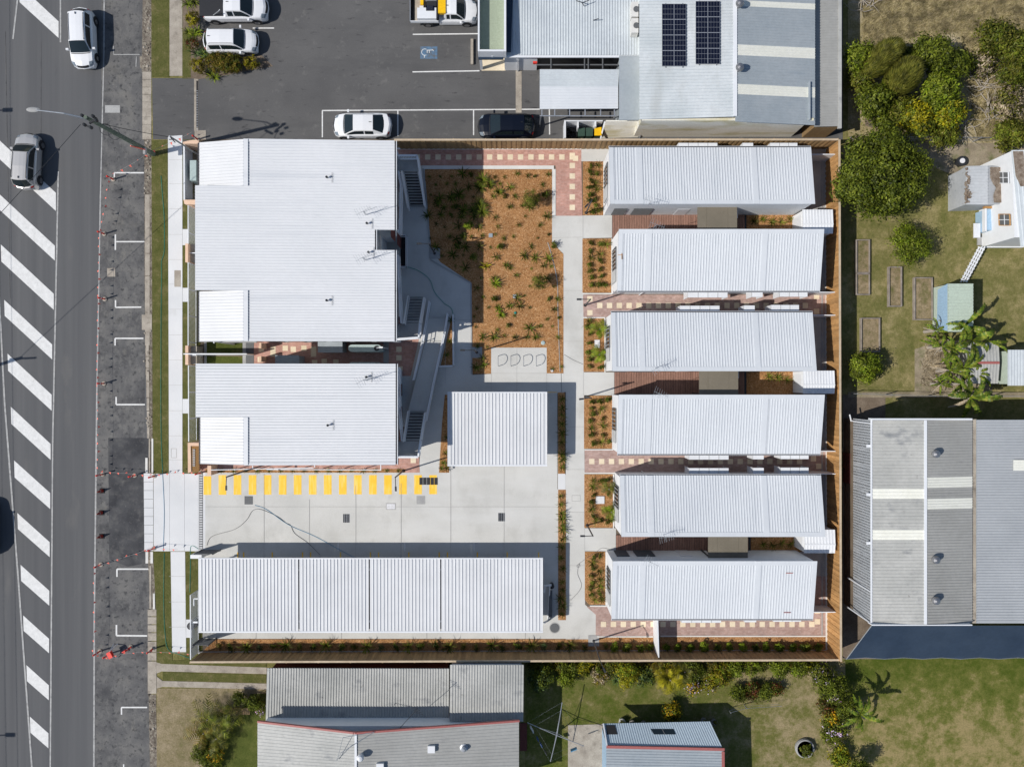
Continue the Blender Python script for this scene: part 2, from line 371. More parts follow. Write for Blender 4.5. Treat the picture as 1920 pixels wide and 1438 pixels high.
MT['deadwood'] = surf('bleached_branch', (.38,.34,.29), rough=.9, bmp=0)
MT['blue'] = surf('faded_blue_paint', [(.3,(.08,.15,.24)),(.7,(.11,.2,.31))], s1=2, s2=12, f=.15, rough=.8, stains=[(3,.45,.65,(.11,.115,.12),(1,1,1))])
MT['pot'] = surf('pot_grey', (.3,.28,.25), rough=.8)
MT['cloth'] = surf('white_cloth', (.7,.7,.72), rough=.9, bmp=0)
MT['bluecloth'] = surf('blue_cloth', (.03,.07,.2), rough=.9, bmp=0)
MT['fl_dark'] = foliage('dark_green_leaf', [(.025,.04,.008),(.065,.09,.014),(.105,.135,.024),(.15,.18,.035)])
MT['fl_mid'] = foliage('mid_green_leaf', [(.045,.065,.012),(.1,.13,.022),(.16,.2,.036),(.22,.25,.06)])
MT['fl_lime'] = foliage('lime_leaf', [(.06,.1,.012),(.13,.19,.02),(.2,.27,.03),(.28,.34,.06)])
MT['fl_olive'] = foliage('olive_leaf', [(.045,.055,.015),(.09,.1,.025),(.15,.15,.04),(.19,.18,.06)])
MT['fl_yellow'] = foliage('yellow_leaf', [(.1,.1,.01),(.25,.23,.015),(.42,.36,.03),(.3,.3,.03)])
MT['fl_bronze'] = foliage('bronze_leaf', [(.06,.05,.012),(.15,.12,.02),(.22,.14,.04),(.12,.13,.03),(.3,.24,.06)])
MT['fl_red'] = foliage('red_leaf', [(.1,.02,.02),(.2,.05,.04),(.1,.07,.03),(.05,.06,.02)])
MT['fl_blue'] = foliage('blue_green_leaf', [(.025,.05,.03),(.06,.1,.06),(.13,.19,.12),(.09,.15,.07)])
MT['fl_dry'] = foliage('dry_leaf', [(.2,.15,.09),(.32,.26,.17),(.42,.35,.25),(.26,.2,.11)], trans=.1)
MT['fl_pink'] = foliage('lilac_flower', [(.5,.4,.6),(.65,.55,.7),(.6,.3,.5),(.7,.65,.72)])
MT['fl_orange'] = foliage('orange_flower', [(.7,.4,.02),(.75,.55,.05),(.6,.25,.03),(.5,.4,.05)])
MT['fl_banana'] = foliage('banana_leaf', [(.05,.1,.015),(.1,.16,.02),(.17,.22,.03),(.28,.27,.05)], trans=.3, rough=.4)
MT['grassblade'] = foliage('dry_grass_blade', [(.13,.11,.04),(.26,.21,.1),(.4,.33,.2),(.3,.26,.12)], trans=.15)
MT['bedboard'] = surf('weathered_board', [(.3,(.2,.17,.145)),(.7,(.34,.3,.26))], s1=2, s2=12, f=.2, rough=.9)
MT['bedsoil'] = lawn_mat('weedy_soil', (.12,.12,.04), (.24,.19,.11), (.36,.28,.18), s=1.6, lo=.38, hi=.62)
MT['greyshed'] = surf('dull_grey_sheet', [(.3,(.36,.38,.4)),(.7,(.44,.46,.48))], s1=.5, s2=4, f=.08, rough=.6, bmp=0, stains=[(2,.62,.8,(.25,.22,.19),(.5,2,1))])
MT['black'] = surf('dark_shopfront_and_tread_gap', (.012,.013,.015), rough=.5, bmp=0)
MT['roofg3'] = surf('plain_grey_roofing', [(.3,(.33,.35,.37)),(.7,(.38,.4,.42))], s1=.4, s2=4, f=.05, rough=.6, bmp=0)
MT['roofl2'] = surf('streaked_light_roofing', [(.3,(.44,.48,.5)),(.7,(.56,.59,.61))], s1=.35, s2=4, f=.07, rough=.5, bmp=0, stains=[(.7,.52,.8,(.38,.4,.4),(1,.25,1)), (2.5,.66,.85,(.33,.34,.33),(1,1,1))])
MT['yard'] = lawn_mat('worn_front_yard', (.12,.125,.04), (.23,.19,.105), (.34,.275,.18), s=.5, lo=.34, hi=.6)
MT['paleblue'] = surf('pale_blue_cladding', (.4,.48,.54), rough=.5, bmp=0)
MT['lawn3'] = lawn_mat('middle_lawn', (.075,.1,.014), (.15,.145,.045), (.31,.25,.14), s=.6, lo=.37, hi=.61, grad=(13,24,-.05,.06), ax=0)
# ------------------------------------------------------------ vegetation builders
def fast_mesh(name, v, f):
    """v (n,3) float array, f (k,4) int array"""
    me = bpy.data.meshes.new(name)
    me.vertices.add(len(v)); me.vertices.foreach_set('co', np.ascontiguousarray(v, dtype=np.float32).ravel())
    k = len(f); me.loops.add(k*4); me.loops.foreach_set('vertex_index', np.ascontiguousarray(f, dtype=np.int32).ravel())
    me.polygons.add(k); me.polygons.foreach_set('loop_start', np.arange(0, k*4, 4, dtype=np.int32))
    me.update(calc_edges=True); return me

def leaf_quads(c, nrm, L, Wd, droop=.25):
    """kite-shaped leaves at c facing nrm (both n,3)"""
    n = len(c)
    nrm = nrm/np.maximum(np.linalg.norm(nrm, axis=1, keepdims=True), 1e-6)
    r = NR.normal(size=(n,3)); t = np.cross(nrm, r); t /= np.maximum(np.linalg.norm(t, axis=1, keepdims=True), 1e-6)
    b = np.cross(nrm, t)
    L = (L*NR.uniform(.65,1.35,n))[:,None]; Wd = (Wd*NR.uniform(.7,1.3,n))[:,None]
    v = np.stack([c - t*L*.5, c + b*Wd*.5 - t*L*.05 + nrm*L*.08, c + t*L*.5 - nrm*L*droop, c - b*Wd*.5 - t*L*.05 + nrm*L*.08], 1).reshape(-1,3)
    f = np.arange(n*4).reshape(-1,4); return v, f

def cloud_points(blobs, n, clump=.35, ncl=None, shell=.55):
    """clumps of points through ellipsoid blobs (cx,cy,cz,rx,ry,rz); returns centres and outward normals"""
    P = []; Q = []
    vol = np.array([b[3]*b[4]+.3*b[5]*b[3] for b in blobs]); vol /= vol.sum()
    for b, sh in zip(blobs, vol):
        k = max(6, int(n*sh)); nc = max(4, int((ncl or n/28)*sh))
        d = NR.normal(size=(nc,3)); d /= np.linalg.norm(d, axis=1, keepdims=True)
        d[:,2] = np.abs(d[:,2])*NR.choice([1,1,1,-.5], nc)
        rr = NR.uniform(shell, 1, nc)[:,None]*NR.uniform(.82,1.08,nc)[:,None]
        cc = d*rr*np.array(b[3:6]) + np.array(b[:3])
        idx = NR.integers(0, nc, k); o = NR.normal(size=(k,3))*clump*NR.uniform(.5,1.1,(nc,1))[idx]
        o[:,2] *= .6
        P.append(cc[idx]+o); Q.append(d[idx]*.7 + o/clump*.5 + NR.normal(size=(k,3))*.45 + np.array([0,0,.55]))
    return np.concatenate(P), np.concatenate(Q)

def crown_mesh(name, blobs, n, L=.16, Wd=.08, clump=.3, ncl=None, shell=.55):
    P, Q = cloud_points(blobs, n, clump, ncl, shell)
    v, f = leaf_quads(P, Q, L, Wd); return fast_mesh(name, v, f)

def trunk(parent, x, y, h, r, limbs, mat='bark', z0=0):
    mb = MB(); mb.tube([(x,y,z0-.05),(x+.04,y,z0+h*.5),(x,y+.05,z0+h)], [r, r*.75, r*.55], 8)
    for ex, ey, ez in limbs:
        mb.tube([(x,y,z0+h*.6),(x+(ex-x)*.5,y+(ey-y)*.5,z0+h*.6+(ez-h*.6)*.65),(ex,ey,z0+ez)], [r*.5, r*.3, r*.1], 6)
    return mb.build('trunk', MT[mat], parent)

def tree(px, py, rpx, h, label, mats, n=9000, L=.16, Wd=.09, clump=.3, cat='tree', name='tree', group=None, shell=.55, blobs=None, trunk_h=None, lob=9):
    """tree whose crown centre shows at (px,py) in the photo; crown radius in px"""
    zc = GZ + h*.58
    c = W(px, py, zc); r = rpx/S*(HC-zc)/HC
    t = thing(name, label, cat, (c.x, c.y, GZ), group=group)
    if blobs is None:
        blobs = [(0,0,h*.58,r*.8,r*.8,h*.38)]
        for i in range(lob):
            a = 2*math.pi*i/lob + R.uniform(-.3,.3); q = R.uniform(.5,.72)*r
            blobs.append((q*math.cos(a), q*math.sin(a), h*R.uniform(.45,.66), r*R.uniform(.3,.42), r*R.uniform(.3,.42), h*R.uniform(.16,.26)))
    tot = n
    for i, mk in enumerate(mats):
        me = crown_mesh('crown', blobs, int(tot/len(mats)*(.35 if mk == 'fl_pink' else 1)), L, Wd, clump, shell=shell); me.materials.append(MT[mk])
        place(me, 'crown', t)
    limbs = [(b[0]*.8, b[1]*.8, b[2]) for b in blobs[1:]]
    mb = MB(); th = trunk_h or h*.45; r0 = .03*h
    mb.tube([(0,0,-.05),(.05,0,th*.5),(0,.05,th)], [r0, r0*.8, r0*.6], 8)
    for l in limbs: mb.tube([(0,0,th*.8),(l[0]*.5,l[1]*.5,(th+l[2])*.5),l], [r0*.5, r0*.32, r0*.12], 5)
    o = mb.build('trunk', MT['bark'], None); o.parent = t
    return t

def strap_mesh(name, n, L, wd, rise=.55, seg=3, spread=1.0, z=0):
    """rosette of arching strap leaves"""
    V = []; F = []
    for i in range(n):
        a = 2*math.pi*i/n*1.618*2 + R.uniform(-.25,.25); l = L*R.uniform(.65,1.1); ri = rise*R.uniform(.6,1.35); wv = wd*R.uniform(.8,1.2)
        ca, sa = math.cos(a), math.sin(a); pts = []
        for j in range(seg+1):
            t = j/seg; d = l*t*spread; hh = l*ri*math.sin(min(1,t*1.05)*2.2)*.9
            ww = wv*(1 - t**2.2*.92)*(.55 + .45*min(1, t*4))
            pts.append((d*ca, d*sa, z+hh+.02, ww))
        b = len(V)
        for (x,y,zz,ww) in pts:
            V.append((x - sa*ww/2, y + ca*ww/2, zz)); V.append((x + sa*ww/2, y - ca*ww/2, zz))
        for j in range(seg): F.append((b+2*j, b+2*j+1, b+2*j+3, b+2*j+2))
    return fast_mesh(name, np.array(V), np.array(F))

def shrub_mesh(name, r, h, n=260, L=.09, Wd=.05, clump=.07):
    return crown_mesh(name, [(0,0,h*.5,r,r,h*.5)], n, L, Wd, clump, ncl=max(6,n//16), shell=.3)

# ------------------------------------------------------------ vehicles
def lerp_tab(tab, x):
    if x <= tab[0][0]: return tab[0][1]
    for (a, va), (b, vb) in zip(tab, tab[1:]):
        if x <= b: return va + (vb-va)*(x-a)/(b-a)
    return tab[-1][1]

STY = {
 'suv': dict(top=[(-.5,.62),(-.485,.98),(-.44,1.04),(.0,1.06),(.2,1.06),(.3,1.03),(.42,.94),(.475,.82),(.5,.55)], xa=.27, xb=.11, xc=-.37, xd=-.47, zb=1.0, zr=1.64, rails=True),
 'hatch': dict(top=[(-.5,.6),(-.48,.95),(-.44,1.0),(.0,1.0),(.2,1.0),(.3,.97),(.42,.88),(.475,.74),(.5,.5)], xa=.28, xb=.1, xc=-.3, xd=-.45, zb=.95, zr=1.5, rails=False),
 'sedan': dict(top=[(-.5,.6),(-.485,.92),(-.46,1.0),(-.34,1.02),(.0,.98),(.2,.96),(.3,.93),(.42,.82),(.475,.7),(.5,.45)], xa=.29, xb=.12, xc=-.2, xd=-.4, zb=.93, zr=1.42, rails=False),
 'ute': dict(top=[(-.5,.7),(-.49,1.02),(-.3,1.04),(.2,1.1),(.28,1.1),(.36,1.07),(.44,1.0),(.48,.88),(.5,.6)], xa=.285, xb=.14, xc=-.08, xd=-.115, zb=1.05, zr=1.75, rails=False),
 'cabute': dict(top=[(-.5,.7),(-.49,.98),(.16,1.02),(.25,1.02),(.33,1.0),(.42,.94),(.48,.86),(.5,.6)], xa=.285, xb=.16, xc=-.02, xd=-.05, zb=1.0, zr=1.66, rails=False),
}
def make_car(label, px, py, heading, L, Wd, sty, paint, zc=0.0, name='parked_car', group=None, cat='car', ground=0.0, body_back=-.5):
    """(px,py): photo position of the car's middle at mid height; heading: degrees, 0 = +x"""
    st = STY[sty]; hw = Wd/2
    c = W(px, py, ground + .75); t = thing(name, label, cat, (c.x, c.y, ground), rad(heading), group)
    def bend(x, y): return x*(1 - .035*(y/hw)**2*(2*x/L)**2*2.2) - (.0 if abs(x) < .2*L else math.copysign(.16*(y/hw)**2*min(1, (abs(x)/L-.2)*3.5), x))
    def wid(x):
        u = abs(x)/(L/2); return hw*(1 - .1*u**5 - .10*max(0, u-.93)/.07)
    def bsec(x):
        zt = lerp_tab(st['top'], x/L); ww = wid(x)
        k = [(.93,.2),(1.0,.42),(1.0,.62),(.975,max(.64,zt-.12)),(.9,zt-.02),(.62,zt+.02),(0,zt+.035)]
        return [(y*ww, max(z,.2)) for y, z in k]
    xs = [body_back*L + 1e-4] + [L*q for q in (-.485,-.46,-.42,-.36,-.28,-.2,-.1,0,.1,.2,.28,.34,.4,.44,.475,.49) if q > body_back+.005] + [.5*L]
    mb = MB(); V = []; 
    for x in xs:
        h = bsec(x); row = [(bend(x,-y), -y, z) for y, z in h] + [(bend(x,y), y, z) for y, z in h[-2::-1]]
        V.append(row)
    k = len(V[0]); F = [(i*k+j, i*k+j+1, (i+1)*k+j+1, (i+1)*k+j) for i in range(len(xs)-1) for j in range(k-1)]
    F += [tuple(range(k)), tuple(range((len(xs)-1)*k, len(xs)*k)[::-1])] + [(i*k, (i+1)*k, (i+1)*k+k-1, i*k+k-1) for i in range(len(xs)-1)]
    mb.add([p for r in V for p in r], F)
    body = mb.build('body', MT[paint], None, smooth=False); body.parent = t
    xa, xb, xc, xd = (st[q]*L for q in ('xa','xb','xc','xd')); zb, zr = st['zb'], st['zr']
    ctab = [(xd, zb), (xc, zr-.03), ((xc+xb)/2, zr), (xb, zr-.03), (xa, zb+.03)]
    wb, wt = hw*.9, hw*.68
    def csec(x):
        zc_ = lerp_tab(ctab, x); q = max(0, (zc_-zb)/(zr-zb))
        tw = wb + (wt-wb)*q
        return zc_, tw
    def cpt(x, v):   # v -1..1 across: |v|>.7 side wall, inside is the top
        z, tw = csec(x); s_ = math.copysign(1, v); a = abs(v)
        if a > .7:
            q = (a-.7)/.3; y = tw + (wb-tw)*q; zz = z + (zb-.06-z)*q
        else:
            q = a/.7; y = tw*q*(.99); zz = z + .045*(1-q**2) - (.03 if a > .66 else 0)
        return (bend(x, s_*y), s_*y, zz)
    cxs = [xd, xd+(xc-xd)*.5, xc, xc+(xb-xc)*.25, (xc+xb)/2, xc+(xb-xc)*.75, xb, xb+(xa-xb)*.5, xa]
    vs = [-1,-.85,-.7,-.64,-.35,0,.35,.64,.7,.85,1]
    mb = MB(); k = len(vs)
    mb.add([cpt(x, v) for x in cxs for v in vs], [(i*k+j, i*k+j+1, (i+1)*k+j+1, (i+1)*k+j) for i in range(len(cxs)-1) for j in range(k-1)] + [tuple(range(k))])
    cb = mb.build('cabin', MT[paint], None); cb.parent = t
    def patch(nm, x0, x1, v0, v1, mat, fn=cpt, off=.014, nx=4, nv=4, parent=t, skew=0):
        mbp = MB(); P = []
        for i in range(nx+1):
            for j in range(nv+1):
                x = x0+(x1-x0)*i/nx; v = v0+(v1-v0)*j/nv; p = fn(x, v)
                side = abs(v) > .7 and fn is cpt
                P.append((p[0] + (0 if side else off*(1 if x > 0 else -1)*.5), p[1] + (math.copysign(off, v) if side else 0), p[2] + (off*.3 if side else off)))
        mbp.add(P, [(i*(nv+1)+j, i*(nv+1)+j+1, (i+1)*(nv+1)+j+1, (i+1)*(nv+1)+j) for i in range(nx) for j in range(nv)])
        o = mbp.build(nm, mat, None); o.parent = parent; return o
    patch('windscreen', xb+.03, xa-.02, -.66, .66, MT['glass'], nv=8)
    if sty not in ('cabute',): patch('rear_window', xd+.05, xc-.02, -.62, .62, MT['glass'], nv=6)
    mid = (xc+xb)/2 - .05
    for s_ in (-1, 1):
        patch('side_window', mid+.05, xb+(xa-xb)*.72, s_*.74, s_*.93, MT['glass'])
        patch('side_window', max(xc, xd+.25), mid-.05, s_*.74, s_*.93, MT['glass'])
        mr = MB().obox((xa-.32, s_*(hw+.1), zb+.03), (.14,.2,.15)); o = mr.build('mirror', MT[paint], None); o.parent = t
    def bpt(x, v):
        sec = bsec(x); hw_ = sec[0][0]; y = abs(v)*sec[1][0]
        pts = [(yy, zz) for yy, zz in sec[3:]][::-1]; z = pts[-1][1]
        for (a, za), (b, zb_) in zip(pts, pts[1:]):
            if a <= y <= b: z = za + (zb_-za)*(y-a)/max(1e-6, b-a)
        return (bend(x, math.copysign(y, v)), math.copysign(y, v), z)
    for s_ in (-1, 1):
        patch('headlight', .425*L, .487*L, s_*.62, s_*.95, MT['lens'], fn=bpt, off=.012)
        if body_back < -.45: patch('tail_light', -.47*L, -.49*L, s_*.72, s_*.96, MT['tail'], fn=bpt, off=.012)
    patch('grille', .468*L, .49*L, -.55, .55, MT['trim'], fn=bpt, off=.012)
    patch('bonnet_edge', xa+.02, xa+.075, -.8, .8, MT['trim'], fn=bpt, off=.01, nv=8)
    if st['rails']:
        for s_ in (-1, 1):
            q = MB().tube([cpt(xc+.1, s_*.62), tuple(a+b for a, b in zip(cpt(xc+.25, s_*.62),(0,0,.05))), tuple(a+b for a, b in zip(cpt(xb-.15, s_*.62),(0,0,.05))), cpt(xb-.02, s_*.62)], .018, 5).build('roof_rail', MT['trim'], None); q.parent = t
    q = MB().obox((xc+.2, 0, zr+.07), (.16,.03,.06)).build('aerial', MT['trim'], None); q.parent = t
    wr = .35
    for xw in (-.3*L, .31*L):
        for s_ in (-1, 1):
            o = MB().lathe([(wr*.7,-.11),(wr,-.08),(wr,.08),(wr*.7,.11)], 18, (xw, s_*(hw-.09), wr), 'Y').build('wheel', MT['rubber'], None); o.parent = t
            o2 = MB().lathe([(wr*.62,-.02),(wr*.3,.02)], 12, (xw, s_*(hw+.025), wr), 'Y').build('rim', MT['rim'], None); o2.parent = o
            a = MB().lathe([(wr*1.12,-.02),(wr*1.12,.02)], 18, (xw, s_*(hw-.005), wr+.04), 'Y').build('wheel_arch', MT['trim'], None); a.parent = t
    return t
# ------------------------------------------------------------ the ground
CNT = [0]
def sheet(name, poly, z, mat, depth=.06, parent=None, **kw):
    mb = MB().prism([W2(x, y, z) for x, y in poly], z-depth, z)
    if parent is None: kw.setdefault('kind', 'structure')
    return mb.build(name, MT[mat], parent, **kw)
def rc(x0, y0, x1, y1): return [(x0,y0),(x1,y0),(x1,y1),(x0,y1)]
def strip(mb, a, b, wpx, z, t=.004):
    """painted line between two photo points, wpx photo pixels wide"""
    CNT[0] += 1; z += (CNT[0] % 9)*.0004
    A = W(*a, z); B = W(*b, z); mb.beam(A, B, wpx/S, t); return mb

MB().box(-400,-400,-.3,400,400,-.06).build('ground', MT['lawn'], None, kind='structure')
sheet('road', rc(-2600,-3000,283,4500), 0.0, 'road', .05)
sheet('parking_lane', [(197,-3000),(190,300),(186,560),(181,900),(178,1240),(175,3000),(290,3000),(285,1300),(282,1100),(272,800),(270,100),(268,-3000)], .006, 'lane', .005)
sheet('asphalt_patch', [(203,821),(279,821),(275,890),(271,1030),(272,1056),(240,1062),(205,1048)], .011, 'patch', .004)
# everything behind the kerb
sheet('land', rc(284,-3000,6000,4500), GZ-.03, 'lawn', .2)
sheet('car_park', [(370,-3000),(1580,-3000),(1580,262),(318,262),(287,262),(285,147),(370,147)], GZ-.01, 'lot', .04)
sheet('verge', rc(284,-3000,318,145), GZ, 'verge', .04)
sheet('verge', rc(342,-3000,372,148), GZ, 'verge', .04)
sheet('footpath', rc(318,-3000,342,143), GZ+.01, 'old_concrete', .05)
sheet('verge', [(284,263),(317,263),(317,888),(287,888)], GZ, 'verge', .05)
sheet('verge', [(287,1034),(322,1034),(323,1237),(500,1240),(500,1254),(294,1246),(293,1150)], GZ, 'verge', .05)
sheet('verge', rc(342,262,376,888), GZ-.004, 'verge', .05)
sheet('verge', rc(346,1034,380,1240), GZ-.004, 'verge', .05)
fp = sheet('footpath', [(315,256),(342,254),(342,888),(317,888)], GZ+.012, 'white_concrete', .05)
for y0, y1 in ((430,460),(540,566),(748,775)): sheet('footpath', rc(342.4,y0,354,y1), GZ+.012, 'white_concrete', .05)
sheet('footpath', [(320,1034),(347,1034),(349,1222),(323,1222)], GZ+.012, 'white_concrete', .05)
sheet('footpath', rc(349,1161,360,1195), GZ+.010, 'white_concrete', .05)
mb = MB()
for y in (300,345,392,440,487,533,580,628,675,722,770,817,862,1080,1128,1175): strip(mb, (317,y),(348 if y > 1000 else 342,y), .5, GZ+.014)
mb.build('joint_line', MT['joint'], fp, kind='stuff')
c1 = sheet('pit_cover', rc(327,507,339,538), GZ+.02, 'old_concrete', .02)
c1['label'] = 'brown pit cover in the footpath beside the front fence'
for nm, r_ in (('pit_frame', rc(321,841,331,858)),):
    mb = MB(); z = GZ+.015
    for a, b in zip(r_, r_[1:]+r_[:1]): strip(mb, a, b, .9, z)
    mb.build(nm, MT['joint'], fp)

# kerb: slabs, rubble joints, old stone edging
kerb = thing('kerb', '', '', W(278,700,0)); del kerb['label']; del kerb['category']; kerb['kind'] = 'structure'
def kslab(x0, x1, y0, y1, mat, h=.1):
    a = W(x0, y0, h); b = W(x1, y1, h)
    MB().box(a.x+.006, b.y+.012, -.04, b.x-.006, a.y-.012, h+R.uniform(0,.01)).build('kerb_slab', MT[mat], kerb)
y = -60
while y < 100: kslab(268,271,y,y+26,'old_concrete',.08); y += 26.5
for y0, y1 in ((135,150),(150,164),(164,178),(178,192),(192,220),(220,234),(234,262)): kslab(267,284,y0,y1,'old_concrete',.1)
sheet('kerb_rubble', [(269,-100),(284,-100),(284,135),(266,135)], .105, 'rubble', .15)
sheet('kerb_rubble', [(271,262),(285,262),(286,830),(279,822),(273,700),(271,500)], .1, 'rubble', .15)
sheet('kerb_rubble', [(274,1034),(289,1034),(293,1150),(283,1150),(278,1060)], .1, 'rubble', .15)
sheet('kerb_rubble', [(279,1301),(293,1301),(297,1700),(286,1700)], .1, 'rubble', .15)
y = 365
for h_ in (110,41,128,16): 
    kslab(272,281,y,min(y+h_,590),'old_concrete',.115); y += h_+1
kslab(266,285,590,619,'old_concrete',.14)
for i, (y0, y1) in enumerate(((622,646),(647,668),(669,690),(691,715),(716,745),(746,770),(771,800),(801,822))): kslab(273+i*.4,279+i*.2,y0,y1,'old_concrete',.11+.01*(i%2))
kslab(279,282,822,886,'old_concrete',.12); kslab(284,287.5,822,886,'kerbwhite',.14); kslab(272.5,277,858,887,'kerbwhite',.1)
kslab(273,278,1034,1056,'kerbwhite',.1); kslab(282,287,1034,1056,'kerbwhite',.13); kslab(280,284,1060,1141,'old_concrete',.12); kslab(287,290.5,1112,1142,'kerbwhite',.14)
for i in range(9): kslab(269.5+i*.15,287.5,887+i*16.2,887+(i+1)*16.2,'white_concrete',.125)
for y0, y1 in ((1142,1155),(1156,1170),(1171,1185),(1186,1201),(1202,1222),(1223,1238),(1239,1300)): kslab(277,293.5,y0,y1,'old_concrete',.125)
for i in range(60):   # loose stones of the kerb
    yy = R.choice([R.uniform(0,133), R.uniform(262,365), R.uniform(620,820), R.uniform(1302,1438)])
    a = W(R.uniform(270,283)+ (8 if yy > 1300 else 0), yy, .1); s_ = R.uniform(.05,.13)
    MB().lathe([(s_*.8,-.03),(s_,.01),(s_*.6,.06)], 6, (a.x,a.y,.1)).build('stone', MT['old_concrete' if R.random()<.6 else 'rubble'], kerb)

# painted lines on the road
road = bpy.data.objects['road']
for nm, a, b, wp in (('edge_line',(197.5,-400),(195,100),2.6),('edge_line',(195,100),(188.5,365),2.2),('edge_line',(188.5,365),(182,720),2.6),('edge_line',(182,720),(177,1160),3),('edge_line',(177,1160),(175,1900),3),
    ('median_line',(113.6,-400),(113.6,80),3),('median_line',(109.5,322),(106,500),3),('median_line',(106,500),(99,830),3),('median_line',(99,830),(94.5,1438),2.8),('median_line',(94.5,1438),(92,2200),2.8),
    ('median_line',(-20,200),(9,757),3.2),('median_line',(9,757),(34,1078),3.2),('median_line',(34,1078),(60,1438),3.2),('median_line',(60,1438),(95,1980),3.2),('median_line',(50,-200),(33,0),3),('median_line',(33,0),(24.5,74),3),
    ('seam_line',(77,80),(77,360),.6),('seam_line',(19,560),(10,60),.8)):
    strip(MB(), a, b, wp, .013 if nm != 'seam_line' else .009).build(nm, MT['wornpaint' if nm != 'seam_line' else 'lane'], road)
def xl(y): return (y-545)*.0667+2 if y < 1078 else 36+(y-1078)*.0722
for xr, y0, y1 in ((110,41,72),(105,362,396),(103,461,489),(101,551,581),(98,646,674),(97,740,770),(95,832,862),(94.3,924,954),(93.3,1016,1044),(92.6,1107,1135),(92.2,1197,1224),(91.7,1284,1312),(91,1374,1402),(90.5,1462,1490),(103,-50,-18)):
    if y0 < 100:
        x_l = 36; sl = .93
    else:
        x_l = max(-30, xl(y0-70)+4); sl = .93 if y0 < 1250 else .86
        if y0 > 900: sl = .9
    dy = (xr-x_l)*sl
    MB().prism([W2(xr,y0,.014),W2(xr,y1,.014),W2(x_l+1,y1-dy+2,.014),W2(x_l,y0-dy,.014)], .007, .014).build('chevron_stripe', MT['paint'], road)
lane = bpy.data.objects['parking_lane']
def L_(pts, mat='paint', wp=2.6, z=.016, par=lane, nm='bay_line'):
    mb = MB()
    for i, (a, b) in enumerate(zip(pts, pts[1:])): strip(mb, a, b, wp, z+.001*i)
    mb.build(nm, MT[mat], par)
L_([(213,87),(213,103),(262,103)],'wornpaint',1.6); L_([(256,107),(255,126)],'wornpaint',1.6)
L_([(214.5,338),(214.5,324.5),(270,324.5)]); L_([(216.5,440),(216.5,469)],wp=2.8); L_([(218,453.5),(271,453.5)],wp=2.3)
L_([(216.8,563),(216.8,576.5),(265,576)]); L_([(216,648),(216,634.5),(269,634.5)]); L_([(218,744),(218,758.5),(272,758.5)],wp=2.8)
L_([(219.5,1081),(219.5,1066.5),(279,1066.5)],wp=2.8); L_([(218.5,1171),(218.5,1191),(276,1191.5)],wp=3); L_([(228,1339),(228,1325.5),(276,1325.5)],wp=2.6); L_([(232,1432),(232,1480)],wp=2.3)
MB().prism([W2(x,y,.017) for x,y in rc(197,198,225,212)], .01,.017).build('service_cover', MT['grey_concrete'], lane)
MB().prism([W2(x,y,.017) for x,y in rc(201,503,216,519)], .01,.017).build('service_cover', MT['old_concrete'], lane)
lot = bpy.data.objects['car_park']
for pts, wp in (([(770,-8),(890,-2)],2),([(774,65.3),(897,64)],2.2),([(773.5,135.6),(899,133.5)],2.2),([(474,53.5),(514,53.5)],2.2),([(604,208),(1012,205.5)],2.2),([(604.5,208),(604.5,258)],2.2),([(746,208),(746,256)],2.2),([(888,207),(888,254)],2.2),([(1030,205),(1030.5,253)],2.2)):
    L_(pts, 'paint', wp, GZ+.0, lot)
# accessible bay symbol (flat paint)
z = GZ-.002
MB().prism([W2(x,y,z) for x,y in rc(788,88,820,111)], z-.004, z).build('blue_bay_panel', MT['blue'], lot)
sym = MB(); z2 = z+.005
def arc(cx, cy, r, a0, a1, n=12): return [(cx+r*math.cos(rad(a0+(a1-a0)*i/n)), cy+r*math.sin(rad(a0+(a1-a0)*i/n))) for i in range(n+1)]
pp = arc(796.5,98.5,6,-70,120)[::-1]; pp = arc(796.5,98.5,6,60,300)
for a, b in zip(pp, pp[1:]): strip(sym, a, b, 1, z2)
for a, b in (((800,95),(812,94.5)),((801,95),(801,100)),((805,95),(805,100)),((796,104),(795.5,109)),((811,93.5),(813,96.5))): strip(sym, a, b, 1.1, z2+.001)
sym.build('wheelchair_symbol', MT['paint'], lot)
# strip drain in the lot entrance
sheet('drain_surround', rc(364,147,372,246), GZ+.002, 'old_concrete', .03)
gr = MB()
for i in range(24): gr.obox(W(370,171+i*3.2,GZ+.012), (.12,.035,.012))
gr.build('drain_grate', MT['steel'], lot, kind='stuff')
sheet('drain_channel', rc(368.2,152,371.6,240), GZ+.005, 'dark', .02)
sheet('kerb_pad', rc(365,245,386,262), GZ+.01, 'old_concrete', .04)

# the site of the units
site = sheet('site_ground', rc(366,262,1575,1240), GZ-.006, 'soil', .06)
Z1 = GZ+.02
for i, (x0, x1) in enumerate(((288,318),(318,346),(346,372))):
    sheet('driveway_slab', rc(x0+.2,888,x1-.2,1033), GZ+.012, 'white_concrete', .05, parent=None)
sheet('driveway_slab', rc(372,884,385,1033), GZ+.004, 'white_concrete', .04)
sheet('drain_channel', rc(373.5,889,380.5,1030), GZ+.012, 'dark', .02)
gr = MB()
for i in range(44): gr.obox(W(377,890.5+i*3.2,GZ+.02), (.24,.05,.02))
gr.build('drain_grate', MT['steel'], bpy.data.objects['driveway_slab'], kind='stuff')
yard = sheet('concrete_yard', [(385,886),(785,886),(792,800),(740,800),(700,640),(700,300),(796,300),(797,340),(806,466),(882,530),(886,703),(1058,700),(1058,737),(1045,737),(1045,917),(1060,917),(1060,890),(1062,890),(1062,1197),(380,1197),(380,1033),(385,1033)], GZ+.008, 'concrete', .05)
Z2 = GZ+.016
